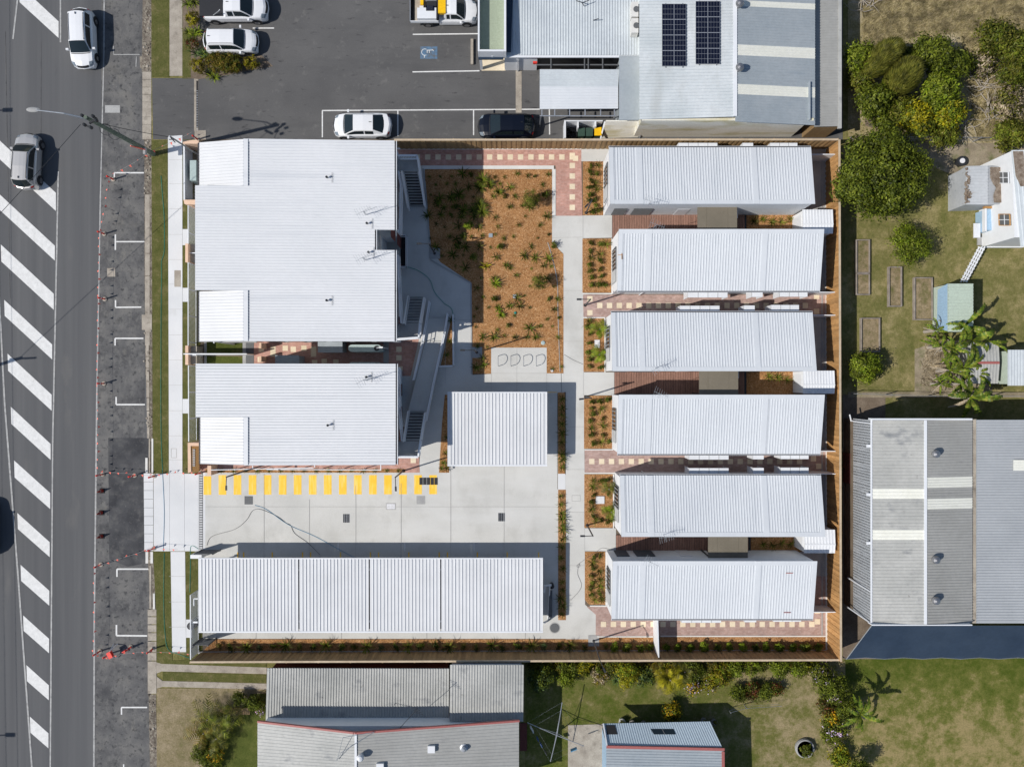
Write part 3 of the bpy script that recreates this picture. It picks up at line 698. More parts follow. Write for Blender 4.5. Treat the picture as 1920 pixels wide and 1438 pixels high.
sheet('path', [(1035,405),(1150,404),(1150,446),(1093,447),(1097,1036),(1097,1133),(1117,1150),(1117,1200),(1061,1200),(1061,735),(1056.5,735),(1056.5,476),(1035,455)], Z2-.002, 'concrete', .05)
sheet('path', rc(1094,698,1153,741), Z2+.002, 'concrete', .05); sheet('path', rc(1095,990,1155,1033), Z2+.002, 'concrete', .05)
sheet('path', [(886,703),(921,701),(921,652),(1025,652),(1025,700),(1057,700),(1057,735),(886,735)], Z2+.004, 'concrete', .05)
sheet('path', rc(1090,276,1148,303), Z2, 'concrete', .05)
sheet('path', rc(1046,888,1060,917), Z2+.004, 'white_concrete', .05)
mb = MB()
for a, b in (((495,888),(495,1045)),((580,936),(580,1045)),((667,910),(667,1045)),((752,906),(752,1045)),((845,875),(845,1045)),((945,875),(945,1045)),((385,950),(1045,950)),((1046,800),(1046,888)),
    ((1058,545),(1093,545)),((1058,640),(1094,640)),((1062,800),(1095,800)),((1062,880),(1096,880)),((1063,960),(1096,960)),((1063,1060),(1097,1060)),((1035,446),(1093,445)),((1093,405),(1093,447)),
    ((969,653),(969,735)),((922,700),(1025,700)),((1025,700),(1025,735)),((921,700),(921,735)),((1094,741),(1094,698)),((1096,990),(1096,1034)),((884,740),(1045,740)),((835,640),(835,720)),((800,600),(882,600)),((480,1183),(480,1197)),((640,1183),(640,1197)),((800,1183),(800,1197)),((985,1150),(985,1197))):
    strip(mb, a, b, .55, Z2+.01)
mb.build('joint_line', MT['joint'], yard, kind='stuff')
# yellow crossing bars
for i in range(16):
    x = 389+i*28.2; a, b = (890.5, 927.5)
    MB().prism([W2(q,w_,GZ+.014) for q,w_ in rc(x-7.2,a+ (0 if i else 2),x+7.2,b-.08*i)], GZ+.006, GZ+.014).build('crossing_bar', MT['yellow'], yard)
for i in range(5):
    MB().prism([W2(q,w_,GZ+.024) for q,w_ in rc(786.4+i*7,895.2,792.6+i*7,908.6)], GZ+.01, GZ+.024).build('drain_cover', MT['trim'], yard)
def cover(r_, mat, nm='pit_cover', z=GZ+.02, par=None): MB().prism([W2(a,b,z) for a,b in rc(*r_)], z-.015, z).build(nm, MT[mat], par or yard)
cover((458.5,930,474,945.5),'screen'); cover((781,929.5,797,945),'grey_concrete'); cover((723.5,943,742,955.5),'joint'); cover((725,944.5,740.5,954),'cloth',z=GZ+.026)
for cx in (649.5, 940.5):
    for k in range(4): cover((cx-6+k*3.1, 963.5 if cx < 700 else 961.5, cx-3.6+k*3.1, 979.5 if cx < 700 else 977),'trim','drain_bar')
    cover((cx-6.3,963.5 if cx < 700 else 961.5,cx+6.5,979.5 if cx < 700 else 977),'steel','drain_base',GZ+.012)
cover((1072,928,1088.8,939.8),'joint',z=GZ+.02); cover((1073,929,1087.8,938.8),'concrete',z=GZ+.026)
p = W(1040,1176.5); MB().lathe([(.36,-.02),(.36,.03)],24,(p.x,p.y,GZ)).build('manhole_cover', MT['screen'], yard)
MB().lathe([(.43,-.02),(.43,.018)],24,(p.x,p.y,GZ)).build('manhole_rim', MT['grey_concrete'], yard)
for x0, y0, x1, y1 in ((634,1018,634,1033),(759,1018,759,1033),(889,1017,889,1032)): L_([(x0,y0),(x1,y1)],'paint',2.6,GZ+.013,yard)
for x in (446,457,510.5,567.5,582.5,638.5,694.5,710,766.5,823.5,839,895,951,1010): L_([(x,1035),(x,1100)],'yellow',2.4,GZ+.013,yard)
L_([(1026,734.8),(1044,734.8)],'yellow',2.4,GZ+.013,yard)

# garden bed and its pale edging
bed = sheet('mulch_bed', [(797,318),(1035,318),(1035,455),(1056.5,477),(1056.5,700),(1025,700),(1025,652),(921,652),(921,701),(886,701),(883,530),(826,492),(806,466),(800,400),(797,340)], GZ+.02, 'mulch', .05)
def edge(poly, wp=2.6, z=GZ+.05, mat='kerbwhite'):
    mb = MB()
    for i, (a, b) in enumerate(zip(poly, poly[1:])): strip(mb, a, b, wp, z-.04+.0015*(i%2), .1)
    mb.build('garden_edging', MT[mat], None, kind='structure')
edge([(793,317),(797,345),(807,467),(808,488),(883,531),(884.5,702)], 2.6, mat='grey_concrete')
edge([(792,314.5),(1038.5,314.5)], 6.5, z=GZ+.045); edge([(1038.5,317.8),(1038.5,405)], 6.5, z=GZ+.045)
edge([(735,279.5),(1090,279.5)], 3.2)
beds = [(1093,303,1131,404),(1092,448,1146,549),(1094,597,1133,697),(1095,742,1148,841),(1095.5,889,1149,989),(1096.5,1034,1135,1133)]
for i, (x0, y0, x1, y1) in enumerate(beds):
    sheet('mulch_bed', rc(x0,y0,x1,y1) if i < 5 else [(x0,y0),(x1,y0),(x1,y1),(x0+8,y1),(x0,y1-9)], GZ+.022, 'mulch', .05)
    edge([(x1+1.2,y0),(x1+1.2,y1+1)], 2); 
for x0,x1,y in ((1093,1148,551),(1093,1135,596),(1096,1150,843),(1096,1152,887),(1106,1138,1135.5),(1120,1224,1193),(1238,1548,1192)): edge([(x0,y),(x1,y)],2.2)
for r_ in ((1046,736,1059,888),(1046.5,918,1061,1162)): sheet('mulch_bed', rc(*r_), GZ+.024, 'mulch', .05)
sheet('mulch_bed', [(834,740),(841,740),(842,886),(823,886),(829,790)], GZ+.024, 'mulch', .05)
sheet('mulch_bed', [(400,1198),(1117,1198),(1117,1193),(1225,1193),(1225,1222),(380,1222)], GZ+.026, 'mulch', .05)
sheet('mulch_bed', rc(1238,1193,1549,1220), GZ+.026, 'mulch', .05)
sheet('mulch_bed', [(848,590),(850,590),(851,686),(826,686)], GZ+.024, 'mulch', .05)
sheet('mulch_bed', rc(385,879,760,886), GZ+.024, 'mulch', .05)
for r_ in ((1393,401,1500,432),(1393,697,1505,742),(1400,1003,1505,1034)): sheet('mulch_bed', rc(*r_), GZ+.028, 'mulch', .05)
# brick paving with cream pavers
tile_me = None
def pave(name, poly, tiles, mat='brick', z=GZ+.018, ts=10):
    global tile_me
    o = sheet(name, poly, z, mat, .05)
    if tile_me is None:
        tile_me = bpy.data.meshes.new('cream_paver'); b = MB().box(-.21,-.21,-.02,.21,.21,.008); tile_me.from_pydata(b.v, [], b.f); tile_me.materials.append(MT['tile'])
    for x, y in tiles:
        p = W(x, y, z); place(tile_me, 'paver', o, (p.x, p.y, z), 0, ts/10.2)
    return o
pave('brick_path', [(700,281),(1090,281),(1090,303),(1092,405),(1042,405),(1042,311),(700,311)], [(802+19.35*i, 295) for i in range(-3,15)] + [(1073,292)] + [(1073,311+19.6*i) for i in range(5)] + [(1079,297.5)])
pave('brick_path', [(1093,553),(1552,553),(1552,595),(1094,595)], [(1106,560.5),(1106,586.5)] + [(1124.5+18.35*i, 573) for i in range(22)] + [(1531,556),(1531,584)], 'brick2')
pave('brick_path', [(1096,844),(1552,844),(1552,886),(1096,886)], [(1109.5+18.55*i, 865) for i in range(22)] + [(1525,860),(1535,874)], 'brick2')
pave('brick_path', [(1100,1137),(1135,1137),(1135,1080),(1560,1080),(1550,1192),(1117,1192),(1117,1152)], [(1131.5+18.6*i, 1170) for i in range(22)] + [(1532.5,1145),(1532.5,1165)], 'brick2')
pave('brick_path', [(455,625),(788,625),(770,705),(740,705),(740,720),(455,720)], [(490,655),(512,654),(535,653),(550,655),(570,653),(588,655),(512,664),(588,664),(608,678),(630,679),(590,680),(748,655),(748,671),(750,692)] + [(x,674) for x in (462,488)], 'brick', ts=10)
pave('brick_path', [(400,640),(740,640),(740,885),(400,885)], [(774,863),(775,875)], 'brick', z=GZ+.0175) if False else None
sheet('brick_path', [(376,868),(785,846),(787,886),(376,886)], GZ+.0185, 'brick', .05)
p = W(775,863,GZ+.03); place(tile_me, 'paver', bpy.data.objects['brick_path'], tuple(p), 0, .98)
for r_, mm in (((388,640,420,666),'greenlawn'),((388,668,455,690),'greenlawn'),((420,640,455,666),'greenlawn')): sheet('courtyard_lawn', rc(*r_), GZ+.02, mm, .05)
sheet('path', rc(383,640,387.5,690), GZ+.03, 'grey_concrete', .05); sheet('path', rc(455,640,461,690), GZ+.032, 'grey_concrete', .05); sheet('path', rc(719,640,729,690), GZ+.033, 'grey_concrete', .05)
# right margin of the units
sheet('side_path', rc(1500,268,1548,1190), GZ+.004, 'grey_concrete', .05)
edge([(1549.5,270),(1549.5,1222)], 3.4, mat='kerbwhite'); edge([(1541,290),(1541,1190)], 2.0, z=GZ+.045, mat='grey_concrete')
edge([(372,1223),(1549,1220)], 4.2, z=GZ+.2, mat='grey_concrete')
# neighbours' ground
sheet('dry_field', [(1590,-3000),(6000,-3000),(6000,272),(1590,272)], GZ-.012, 'field', .05)
sheet('soil_patch', [(1622,203),(1655,205),(1700,230),(1700,245),(1640,242),(1622,236)], GZ-.004, 'soil', .03)
sheet('dirt_strip', [(1590,735),(3000,735),(3000,747),(1590,745)], GZ-.004, 'dirt', .03)
sheet('dirt_patch', [(1700,268),(3000,272),(3000,300),(1880,310),(1790,330),(1720,300)], GZ-.008, 'dirt', .03)
sheet('dirt_patch', [(1715,655),(1760,640),(1860,650),(1860,735),(1715,735)], GZ-.005, 'dirt', .03)
sheet('side_strip', rc(1580,740,1660,1235), GZ-.006, 'soil', .03)
sheet('bottom_lawn', rc(1585,1230,6000,4000), GZ-.010, 'lawn2', .05)
sheet('middle_lawn', rc(985,1240,1585,4000), GZ-.014, 'lawn3', .05)
sheet('front_yard', [(294,1290),(500,1290),(500,4000),(294,4000)], GZ-.010, 'yard', .05)
sheet('front_lawn', [(470,1300),(500,1300),(500,2000),(395,2000),(400,1425)], GZ-.002, 'greenlawn', .05)
sheet('driveway_strip', [(290,1240),(303,1244),(500,1251),(500,1263),(303,1258),(294,1262)], GZ+.002, 'old_concrete', .05)
sheet('driveway_strip', [(294,1268),(305,1276),(500,1281),(500,1292),(305,1287),(294,1290)], GZ+.002, 'old_concrete', .05)
sheet('verge', [(305,1259),(500,1264),(500,1280),(305,1275)], GZ-.002, 'verge', .05)
sheet('concrete_pad', [(1065,1359),(1130,1357),(1130,1600),(1065,1600)], GZ, 'old_concrete', .05)
sheet('dirt_strip', rc(985,1310,1160,1318), GZ-.006, 'dirt', .03) if False else None
# ------------------------------------------------------------ buildings of the site
def lerp(a, b, t): return a + (b-a)*t
def antenna(px, py, h, parent, rz=0):
    """television aerial on a short mast; (px,py) is the mast foot on a surface at height h"""
    p = W(px, py, h); mb = MB(); H_ = 1.1
    mb.tube([(p.x,p.y,h-.05),(p.x,p.y,h+H_)], .016, 5)
    c, s_ = math.cos(rz), math.sin(rz)
    mb.tube([(p.x-.5*c,p.y-.5*s_,h+H_),(p.x+.6*c,p.y+.6*s_,h+H_)], .011, 4)
    for i, q in enumerate((-.45,-.3,-.12,.05,.22,.4,.55)):
        l = .42-.04*i; x, y = p.x+q*c, p.y+q*s_
        mb.tube([(x+l*s_,y-l*c,h+H_+.02),(x-l*s_,y+l*c,h+H_+.02)], .007, 4)
    mb.tube([(p.x,p.y,h+H_*.75),(p.x+.35*s_,p.y-.35*c,h+H_*.95)], .009, 4)
    return mb.build('tv_aerial', MT['steel'], parent)
def vent(px, py, h, parent, r=.09):
    p = W(px, py, h)
    return MB().lathe([(r*.6,-.05),(r*.6,.22),(r*1.3,.22),(r*1.3,.3),(r*.3,.36)], 10, (p.x,p.y,h)).build('vent_pipe', MT['darksteel'], parent)

def cottage(idx, xl, xr, yh, yl, label, up, ant, hoods, awn):
    HL, HH = 3.4, 4.2
    a = W(xl, yh, HH); b = W(xr, yh, HH); c = W(xl, yl, HL)
    X0, X1, YH, YL = a.x, b.x, a.y, c.y
    sg = 1 if YL > YH else -1                      # low side is up the picture when sg = 1
    t = thing('cottage', label, 'cottage', ((X0+X1)/2, (YH+YL)/2, GZ), group='single storey white units')
    wx0, wx1, wyh, wyl = X0+.03, X1-.12, YH+sg*.06, YL-sg*.12
    def zt(y): return lerp(HH, HL, (y-YH)/(YL-YH)) - .07
    pts = [(wx0,wyh),(wx1,wyh),(wx1,wyl),(wx0,wyl)]
    MB().prism(pts, GZ-.05, [zt(wyh),zt(wyh),zt(wyl),zt(wyl)]).build('wall', MT['greywall'], t)
    # end wall cladding panel, white
    MB().add([(wx0-.015,wyh,GZ+.25),(wx0-.015,wyl,GZ+.25),(wx0-.015,wyl,zt(wyl)),(wx0-.015,wyh,zt(wyh))],[(0,1,2,3)]).build('wall_cladding', MT['whitewall'], t)
    ro = MB().ribs((X0,YH,HH),(X1,YH,HH),(X1,YL,HL),(X0,YL,HL), .2, .034, top=.15).build('roof', MT['roofw2'], t)
    fl = .32
    mb = MB()
    for (p0, p1, p2, p3) in (((X0,YH),(X1,YH),(X1,YH+sg*fl),(X0,YH+sg*fl)), ((X0,YH),(X0+fl,YH),(X0+fl,YL),(X0,YL)), ((X1-fl,YH),(X1,YH),(X1,YL),(X1-fl,YL))):
        k = len(mb.v)//8
        z = .034+.004*k
        mb.prism([p0,p1,p2,p3], HL-.3, [lerp(HH,HL,(p[1]-YH)/(YL-YH))+z for p in ((p0,p1,p2,p3) if sum(p_[0]*q_[1]-q_[0]*p_[1] for p_, q_ in zip((p0,p1,p2,p3),(p1,p2,p3,p0))) > 0 else (p0,p1,p2,p3))])
    # keep only a thin flashing: lift the bottoms
    nv = []
    for i, v in enumerate(mb.v):
        j = i % 8
        nv.append(v if j >= 4 else (v[0], v[1], lerp(HH,HL,(v[1]-YH)/(YL-YH))-.06))
    mb.v = nv
    for k in range(len(mb.v)//8): MB().add(mb.v[8*k:8*k+8], [(3,2,1,0),(4,5,6,7),(0,1,5,4),(1,2,6,5),(2,3,7,6),(3,0,4,7)]).build('roof_flashing', MT['roofw2'], ro)
    for f_ in (.135,.70):
        xa = lerp(X0,X1,f_); xb = xa+.42; q_ = [(xa,YH),(xb,YH),(xb,YL),(xa,YL)]; zz = [lerp(HH,HL,(p_[1]-YH)/(YL-YH)) for p_ in q_]
        MB().add([(p_[0],p_[1],z_-.03) for p_,z_ in zip(q_,zz)]+[(p_[0],p_[1],z_+.0455) for p_,z_ in zip(q_,zz)], [(3,2,1,0),(4,5,6,7),(0,1,5,4),(1,2,6,5),(2,3,7,6),(3,0,4,7)]).build('flat_pan', MT['roofw2'], ro)
    MB().box(X0,YL,HL-.12,X1,YL+sg*.11,HL-.01).build('gutter', MT['whitem'], t)
    MB().box(X0+.02,YL+sg*.012,HL-.02,X1-.02,YL+sg*.09,HL-.006).build('gutter_shade_strip', MT['purlin'], t)  # dark strip on the solid gutter, painted shade of its trough
    # end wall openings: glazing and white slatted screen
    y0 = lerp(wyh, wyl, .24); y1 = lerp(wyh, wyl, .62); y2 = lerp(wyh, wyl, .86)
    if up: y0, y1, y2 = lerp(wyh, wyl, .8), lerp(wyh, wyl, .42), lerp(wyh, wyl, .16)
    w_ = MB().box(wx0-.05,y0,1.0,wx0-.02,y1,2.9).build('window', MT['glass'], t)
    mb = MB()
    for yy in (y0, y1): mb.box(wx0-.1,yy-.03,.96,wx0-.015,yy+.03,2.94)
    mb.box(wx0-.1,min(y0,y1),2.9,wx0-.015,max(y0,y1),2.96); mb.box(wx0-.1,min(y0,y1),.94,wx0-.015,max(y0,y1),1.0)
    mb.build('window_frame', MT['screen'], w_)
    mb = MB()
    for i in range(16): mb.obox((wx0-.09,(y1+y2)/2,1.0+i*.125), (.07,abs(y2-y1)-.1,.05), ry=.5)
    for i in range(5): mb.obox((wx0-.12,lerp(y0,y1,.12+.19*i),1.95), (.05,.05,1.9))
    mb.build('louvre_screen', MT['grey_concrete'], t)
    # tall side openings
    for px0, px1 in ((.035,.1),(.135,.23)):
        x0, x1 = lerp(X0,X1,px0), lerp(X0,X1,px1); y = wyh - sg*.03
        g = MB().box(x0,y-.01,.45,x1,y+.01,2.45).build('window', MT['glass'], t)
        mb = MB()
        for i in range(18): mb.obox(((x0+x1)/2,y-sg*.03,.5+i*.112), (x1-x0,.03,.05))
        mb.build('louvre', MT['screen'], g)
    y = wyh - sg*.02
    MB().box(lerp(X0,X1,.36),y-.01,.3,lerp(X0,X1,.42),y+.01,2.3).build('door', MT['whitem'], t)
    MB().box(lerp(X0,X1,.52),y-.01,.3,lerp(X0,X1,.66),y+.01,2.3).build('window', MT['glass'], t)
    # window hoods on the low side
    for hx0, hx1, hy in hoods:
        p = W(hx0, hy, 2.75); q = W(hx1, hy, 2.75); y_in = wyl
        h_ = MB().prism([(p.x,y_in),(q.x,y_in),(q.x,p.y),(p.x,p.y)], 2.66, 2.75).build('window_hood', MT['whitem'], t)
        MB().box(p.x,y_in,1.2,p.x+.03,p.y,2.7).build('hood_cheek', MT['whitem'], h_); MB().box(q.x-.03,y_in,1.2,q.x,p.y,2.7).build('hood_cheek', MT['whitem'], h_)
        g = MB().box(p.x+.06,y_in-.01,1.25,q.x-.06,y_in+sg*.03,2.6).build('window', MT['glass'], t)
        mb = MB()
        n = 4 if hx1-hx0 > 60 else (3 if hx1-hx0 > 40 else 1)
        for i in range(1, n): xx = lerp(p.x,q.x,i/n); MB().box(xx-.012,y_in,2.76,xx+.012,p.y,2.775).build('hood_seam', MT['grey_concrete'], h_)
    ax, ay = ant; antenna(ax, ay, HH-.05, t, R.uniform(-.6,.6))
    # awning over the deck
    a0, a1, b0, b1 = awn
    p = W(a0, b0, 2.9); q = W(a1, b1, 2.9)
    aw = MB().box(p.x,q.y,2.8,q.x,p.y,2.9).build('deck_awning', MT['awning'], t)
    for f_ in (.22,.76): xx = lerp(p.x,q.x,f_); MB().box(xx-.012,q.y,2.902,xx+.012,p.y,2.912).build('sheet_seam', MT['awning'], aw)
    for xx in (p.x+.08, q.x-.08): MB().box(xx-.04,min(q.y,p.y)+.04,GZ,xx+.04,min(q.y,p.y)+.12,2.8).build('awning_post', MT['darksteel'], t)
    # laundry hatch boxes near the awning
    MB().box(q.x+.02,wyh-sg*.02,1.6,q.x+.4,wyh-sg*.55,1.7).build('heat_pump_shelf', MT['whitem'], t)
    # dividing fin wall at the back corner
    p = W(1541, 0, GZ).x
    MB().box(wx1-.2, wyl+sg*.02, GZ, W(1549,0,GZ).x, wyl+sg*.08, 1.9).build('fin_wall', MT['whitem'], t)
    p = MB().lathe([(.04,0),(.04,2.9)],8,(wx0+2.1,wyl+sg*.07,GZ)).build('downpipe', MT['whitem'], t)
    o = MB().box(wx1+.02, lerp(wyh,wyl,.4), .3, wx1+.28, lerp(wyh,wyl,.75), 2.2).build('water_tank', MT['blueshed'], t)
    return t
cottage(0, 1144,1528,383,277,'white unit with ribbed roof in the top corner of the row beside the wooden fence',True,(1216,384),
    [(1272,1345,268.5),(1392,1412,268.5),(1444,1495,268.5)], (1308,1382,386,429))
hd = {1: [(1290,1364,558),(1410,1430,557),(1462,1514,556.5)], 2: [(1275,1349,573.5),(1395,1415,573),(1446,1498,572)], 3: [(1292,1366,861.5),(1412,1432,861),(1464,1516,860.5)],
      4: [(1292,1366,877.5),(1412,1432,877),(1464,1516,876.5)], 5: [(1278,1352,1167),(1396,1418,1166),(1450,1502,1165)]}
def cottage_noawn(*a): 
    t = cottage(*a, (1308,1380,386,428))
    for c in list(t.children):
        if c.name.split('.')[0] in ('deck_awning','awning_post','heat_pump_shelf'):
            for g in list(c.children): bpy.data.objects.remove(g)
            bpy.data.objects.remove(c)
    return t
cottage_noawn(1, 1160,1545,430,545.5,'second white unit from the top, with a small rust mark on its roof end',False,(1226,427),hd[1])
cottage(2, 1148,1531,696,586,'third white unit from the top, two palms against its end wall',True,(1228,690),hd[2],(1311,1384,694,740))
cottage_noawn(3, 1160,1546,740,851,'fourth white unit from the top, below the middle brown deck',False,(1233,738),hd[3])
cottage(4, 1165,1547,1006,891,'fifth white unit from the top, palm and white pad at its end wall',True,(1243,1002),hd[4],(1328,1402,1005,1046))
cottage_noawn(5, 1149,1532,1051.5,1160,'lowest white unit of the row, pink mark on its roof, beside the long brick path',False,(1216,1048),hd[5])

# small marks on two of the unit roofs
for (px, py, h, sx, sy, mt_, nm) in ((1166,480,3.92,.06,.5,'timber','rust_mark'),(1163,478,3.9,.35,.05,'timber','rust_mark'),(1480,1074,4.08,.5,.05,'redtrim','pink_mark'),(1476,1148,3.56,.5,.05,'redtrim','pink_mark')):
    q = W(px,py,h); own = [o for o in bpy.data.objects if o.name.startswith('cottage') and o.parent is None][1 if nm == 'rust_mark' else 5]
    MB().obox((q.x,q.y,h), (sx,sy,.02)).build(nm, MT[mt_], own)
# decks between the units
bme = None
for lab, (x0, y0, x1, y1), h in (('brown board deck between the two topmost white units',(1148,403,1400,448),.3),('brown board deck between the third and fourth white units',(1152,697,1400,748),.3),('brown board deck between the two lowest white units',(1155,1003,1408,1052),.3)):
    a = W(x0, y1, h); b = W(x1, y0, h); t = thing('deck', lab, 'deck', (a.x, a.y, GZ), group='timber decks between the units')
    MB().box(0,0,-.02,b.x-a.x,b.y-a.y,.12).build('deck_frame', MT['darksteel'], None).parent = t
    n = int((b.x-a.x)/.19); me = bpy.data.meshes.new('deck_board'); q = MB().box(.008,0,.125,.178,b.y-a.y,.16); me.from_pydata(q.v, [], q.f); me.materials.append(MT['deck'])
    for i in range(n): place(me, 'deck_board', t, (i*.19,0,R.uniform(0,.006)))
# small white garden stores against the fence
for lab, (x0, y0, x1, y1) in (('white ribbed garden store below the topmost unit by the fence',(1505,393,1562,438)),('white ribbed garden store level with the middle deck by the fence',(1506,695,1565,738)),('lowest white ribbed garden store, beside the lower deck by the fence',(1508,993,1566,1037))):
    hh = 2.5; a = W(x0, y1, hh); b = W(x1, y0, hh); t = thing('garden_store', lab, 'shed', ((a.x+b.x)/2, (a.y+b.y)/2, GZ), group='white garden stores')
    my = lerp(a.y, b.y, .38)
    MB().prism([(a.x+.05,a.y+.05),(b.x-.05,a.y+.05),(b.x-.05,b.y-.05),(a.x+.05,b.y-.05)], GZ-.02, hh-.12).build('wall', MT['whitewall'], t)
    mb = MB().ribs((a.x,my,hh+.05),(b.x,my,hh+.05),(b.x,b.y,hh-.06),(a.x,b.y,hh-.06),.22,.02); mb.ribs((a.x,my,hh+.05),(b.x,my,hh+.05),(b.x,a.y,hh-.06),(a.x,a.y,hh-.06),.22,.02)
    r_ = mb.build('roof', MT['whitem'], t)
    MB().box(a.x,my-.05,hh+.06,b.x,my+.05,hh+.085).build('ridge_cap', MT['whitem'], r_)
    MB().box(a.x+.03,a.y+.3,GZ+.1,a.x+.055,b.y-.3,2.1).build('door', MT['whitem'], t)

# two storey blocks
def block(label, x0, x1, ytop, ybot, patches, notch=None, rows=None):
    HLf, HR = 7.2, 6.65
    def hz(px): return lerp(HLf, HR, (px-x0)/(x1-x0))
    hm = (HLf+HR)/2
    YT = W(0,ytop,hm).y; YB = W(0,ybot,hm).y
    XL = W(x0,0,HLf).x; XR = W(x1,0,HR).x
    t = thing('apartment_block', label, 'building', ((XL+XR)/2, (YT+YB)/2, GZ), group='two storey blocks by the street')
    def X(px): return W(px,0,hz(px)).x
    def Yy(py): return W(0,py,hm).y
    def zx(x): return lerp(HLf,HR,(x-XL)/(XR-XL))
    # walls
    wx0, wx1, wy0, wy1 = XL+.7, XR-.45, YB+.25, YT-.3
    if notch:
        nx, n0, n1 = X(notch[0])-.2, Yy(notch[1])+.3, Yy(notch[2])-.3
        pts = [(wx0,wy0),(wx1,wy0),(wx1,n1),(nx,n1),(nx,n0),(wx1,n0),(wx1,wy1),(wx0,wy1)]
    else: pts = [(wx0,wy0),(wx1,wy0),(wx1,wy1),(wx0,wy1)]
    xp = X(457)+.1      # recess behind the balconies
    pts = [p for p in pts if p[0] != wx0]
    lo_ = patches[-1][3] > ybot-5; hi_ = patches[0][2] < ytop+5
    left = []
    if hi_: y_ = Yy(patches[0][3])-.1; left += [(xp,wy1),(xp,y_),(wx0,y_)]
    else: left += [(wx0,wy1)]
    if lo_: y_ = Yy(patches[-1][2])+.1; left += [(wx0,y_),(xp,y_),(xp,wy0)]
    else: left += [(wx0,wy0)]
    pts = pts + left
    MB().prism(pts, GZ-.05, [zx(p[0])-.12 for p in pts]).build('wall', MT['whitewall'], t)
    ro = None; mb = MB()
    for (a0, a1, b0, b1) in rows:
        A, B = X(a0), X(a1)
        mb.ribs((A,Yy(b0),zx(A)),(A,Yy(b1),zx(A)),(B,Yy(b1),zx(B)),(B,Yy(b0),zx(B)), .2, .055, top=.14, thick=.14)
    ro = mb.build('roof', MT['roofw'], t)
    gm = MB(); wf = MB()
    for (a0, a1, b0, b1) in rows:
        B = X(a1); 
        gm.box(B-.02,Yy(b1)+.05,zx(B)-.1,B+.1,Yy(b0)-.05,zx(B)-.035); wf.box(B+.1,Yy(b1),zx(B)-.16,B+.14,Yy(b0),zx(B)+.01)
        for f_ in (.1,.35,.6,.85):
            yy = lerp(Yy(b1),Yy(b0),f_); gm.box(B-.02,yy,zx(B)-.03,B+.13,yy+.03,zx(B)-.01)
    gm.build('gutter', MT['purlin'], t); wf.build('fascia', MT['whitem'], t)
    for (a0, a1, b0, b1) in patches:
        A = W(a0,0,6.35).x; B = X(a1); zB = zx(B)+.06; yb, yt = Yy(b1), Yy(b0)
        p_ = MB().ribs((A,yt,6.35),(A,yb,6.35),(B,yb,zB),(B,yt,zB), .22, .045, top=.14, thick=.12).build('balcony_roof', MT['roofbright'], t)
        MB().box(A-.14,yb,6.2,A-.01,yt,6.3).build('gutter', MT['purlin'], p_)
        MB().box(B-.02,yb,zB-.02,B+.32,yt,zB+.012).build('flashing', MT['roofw'], p_)
        MB().box(A+.2,yb+.1,3.0,W(457,0,6).x,yt-.1,3.2).build('balcony_floor', MT['grey_concrete'], t)
        q = MB()
        for yy in (yb+.15, yt-.15): q.box(A+.2,yy-.06,GZ,A+.32,yy+.06,6.25)
        q.build('balcony_post', MT['whitem'], t)
        q = MB(); n = int((yt-yb)/.12)
        for i in range(n): q.box(A+.2,yb+.1+i*.12,3.2,A+.23,yb+.14+i*.12,4.2)
        q.box(A+.18,yb,4.2,A+.26,yt,4.26); q.build('balustrade', MT['whitem'], t)
    # barge flashings along the top and bottom edges, and lap lines between the sheets
    for yy in (YT-.16, YB):
        fl = MB()
        xa = X(457); fl.add([(xa,yy,zx(xa)+.036),(XR,yy,zx(XR)+.036),(XR,yy+.16,zx(XR)+.036),(xa,yy+.16,zx(xa)+.036)], [(0,1,2,3)])
        fl.build('roof_flashing', MT['roofw'], ro)
    # windows and doors on the sides
    for i in range(7):
        xx = lerp(wx0+1, wx1-1.6, i/6)
        for z0 in (1.0, 4.2):
            MB().box(xx,wy0-.03,z0,xx+1.1,wy0-.005,z0+1.3).build('window', MT['glass'], t)
    for i in range(6 if notch else 3):
        yy = lerp(wy0+1, wy1-2, i/(5 if notch else 2))
        for z0 in (.3, 3.4): MB().box(wx1+.005,yy,z0,wx1+.03,yy+.9,z0+2.1).build('door', MT['maroon'], t)
    return t, X, Yy, zx, (wx0, wx1, wy0, wy1)
A_, AX, AY, Az, Aw = block('large white two storey block with a notch in its courtyard side', 366, 740, 262, 640, [(374,457,263,350),(374,457,545,640)], (703,430,468),
    [(457,740,262,350.2),(366,740,349.8,430),(366,703,430,468),(366,740,468,545.2),(457,740,544.8,640)])
B_, BX, BY, Bz, Bw = block('smaller white two storey block beside the yellow crossing bars', 367, 742, 682, 872, [(376,457,782,871)], None,
    [(367,742,682,782.2),(457,742,781.8,872)])
for par, spots in ((A_,((614,334),(614,564),(689,420),(692,474))),(B_,((616,797),(688,707)))):
    for x, y in spots:
        h = (Az if par is A_ else Bz)(W(x,0,6.8).x)
        vent(x, y, h, par, .065)
        p = W(x+9, y, h); MB().box(p.x-.008,p.y-.35,h+.04,p.x+.008,p.y+.35,h+.06).build('flue_strap', MT['darksteel'], par)
for par, x, y in ((A_,712,406),(A_,711,491),(B_,712,716)):
    h = 6.7; p = W(x-24, y-3, h); mb = MB()
    mb.tube([(p.x,p.y,h),(p.x,p.y,h+1.1)], .02, 5); mb.tube([(p.x,p.y,h+1.0),(p.x+.9,p.y+.28,h+1.25)], .016, 4); antenna(x-26, y-3, h, par, .5)
    mb.build('aerial_stay', MT['steel'], par)

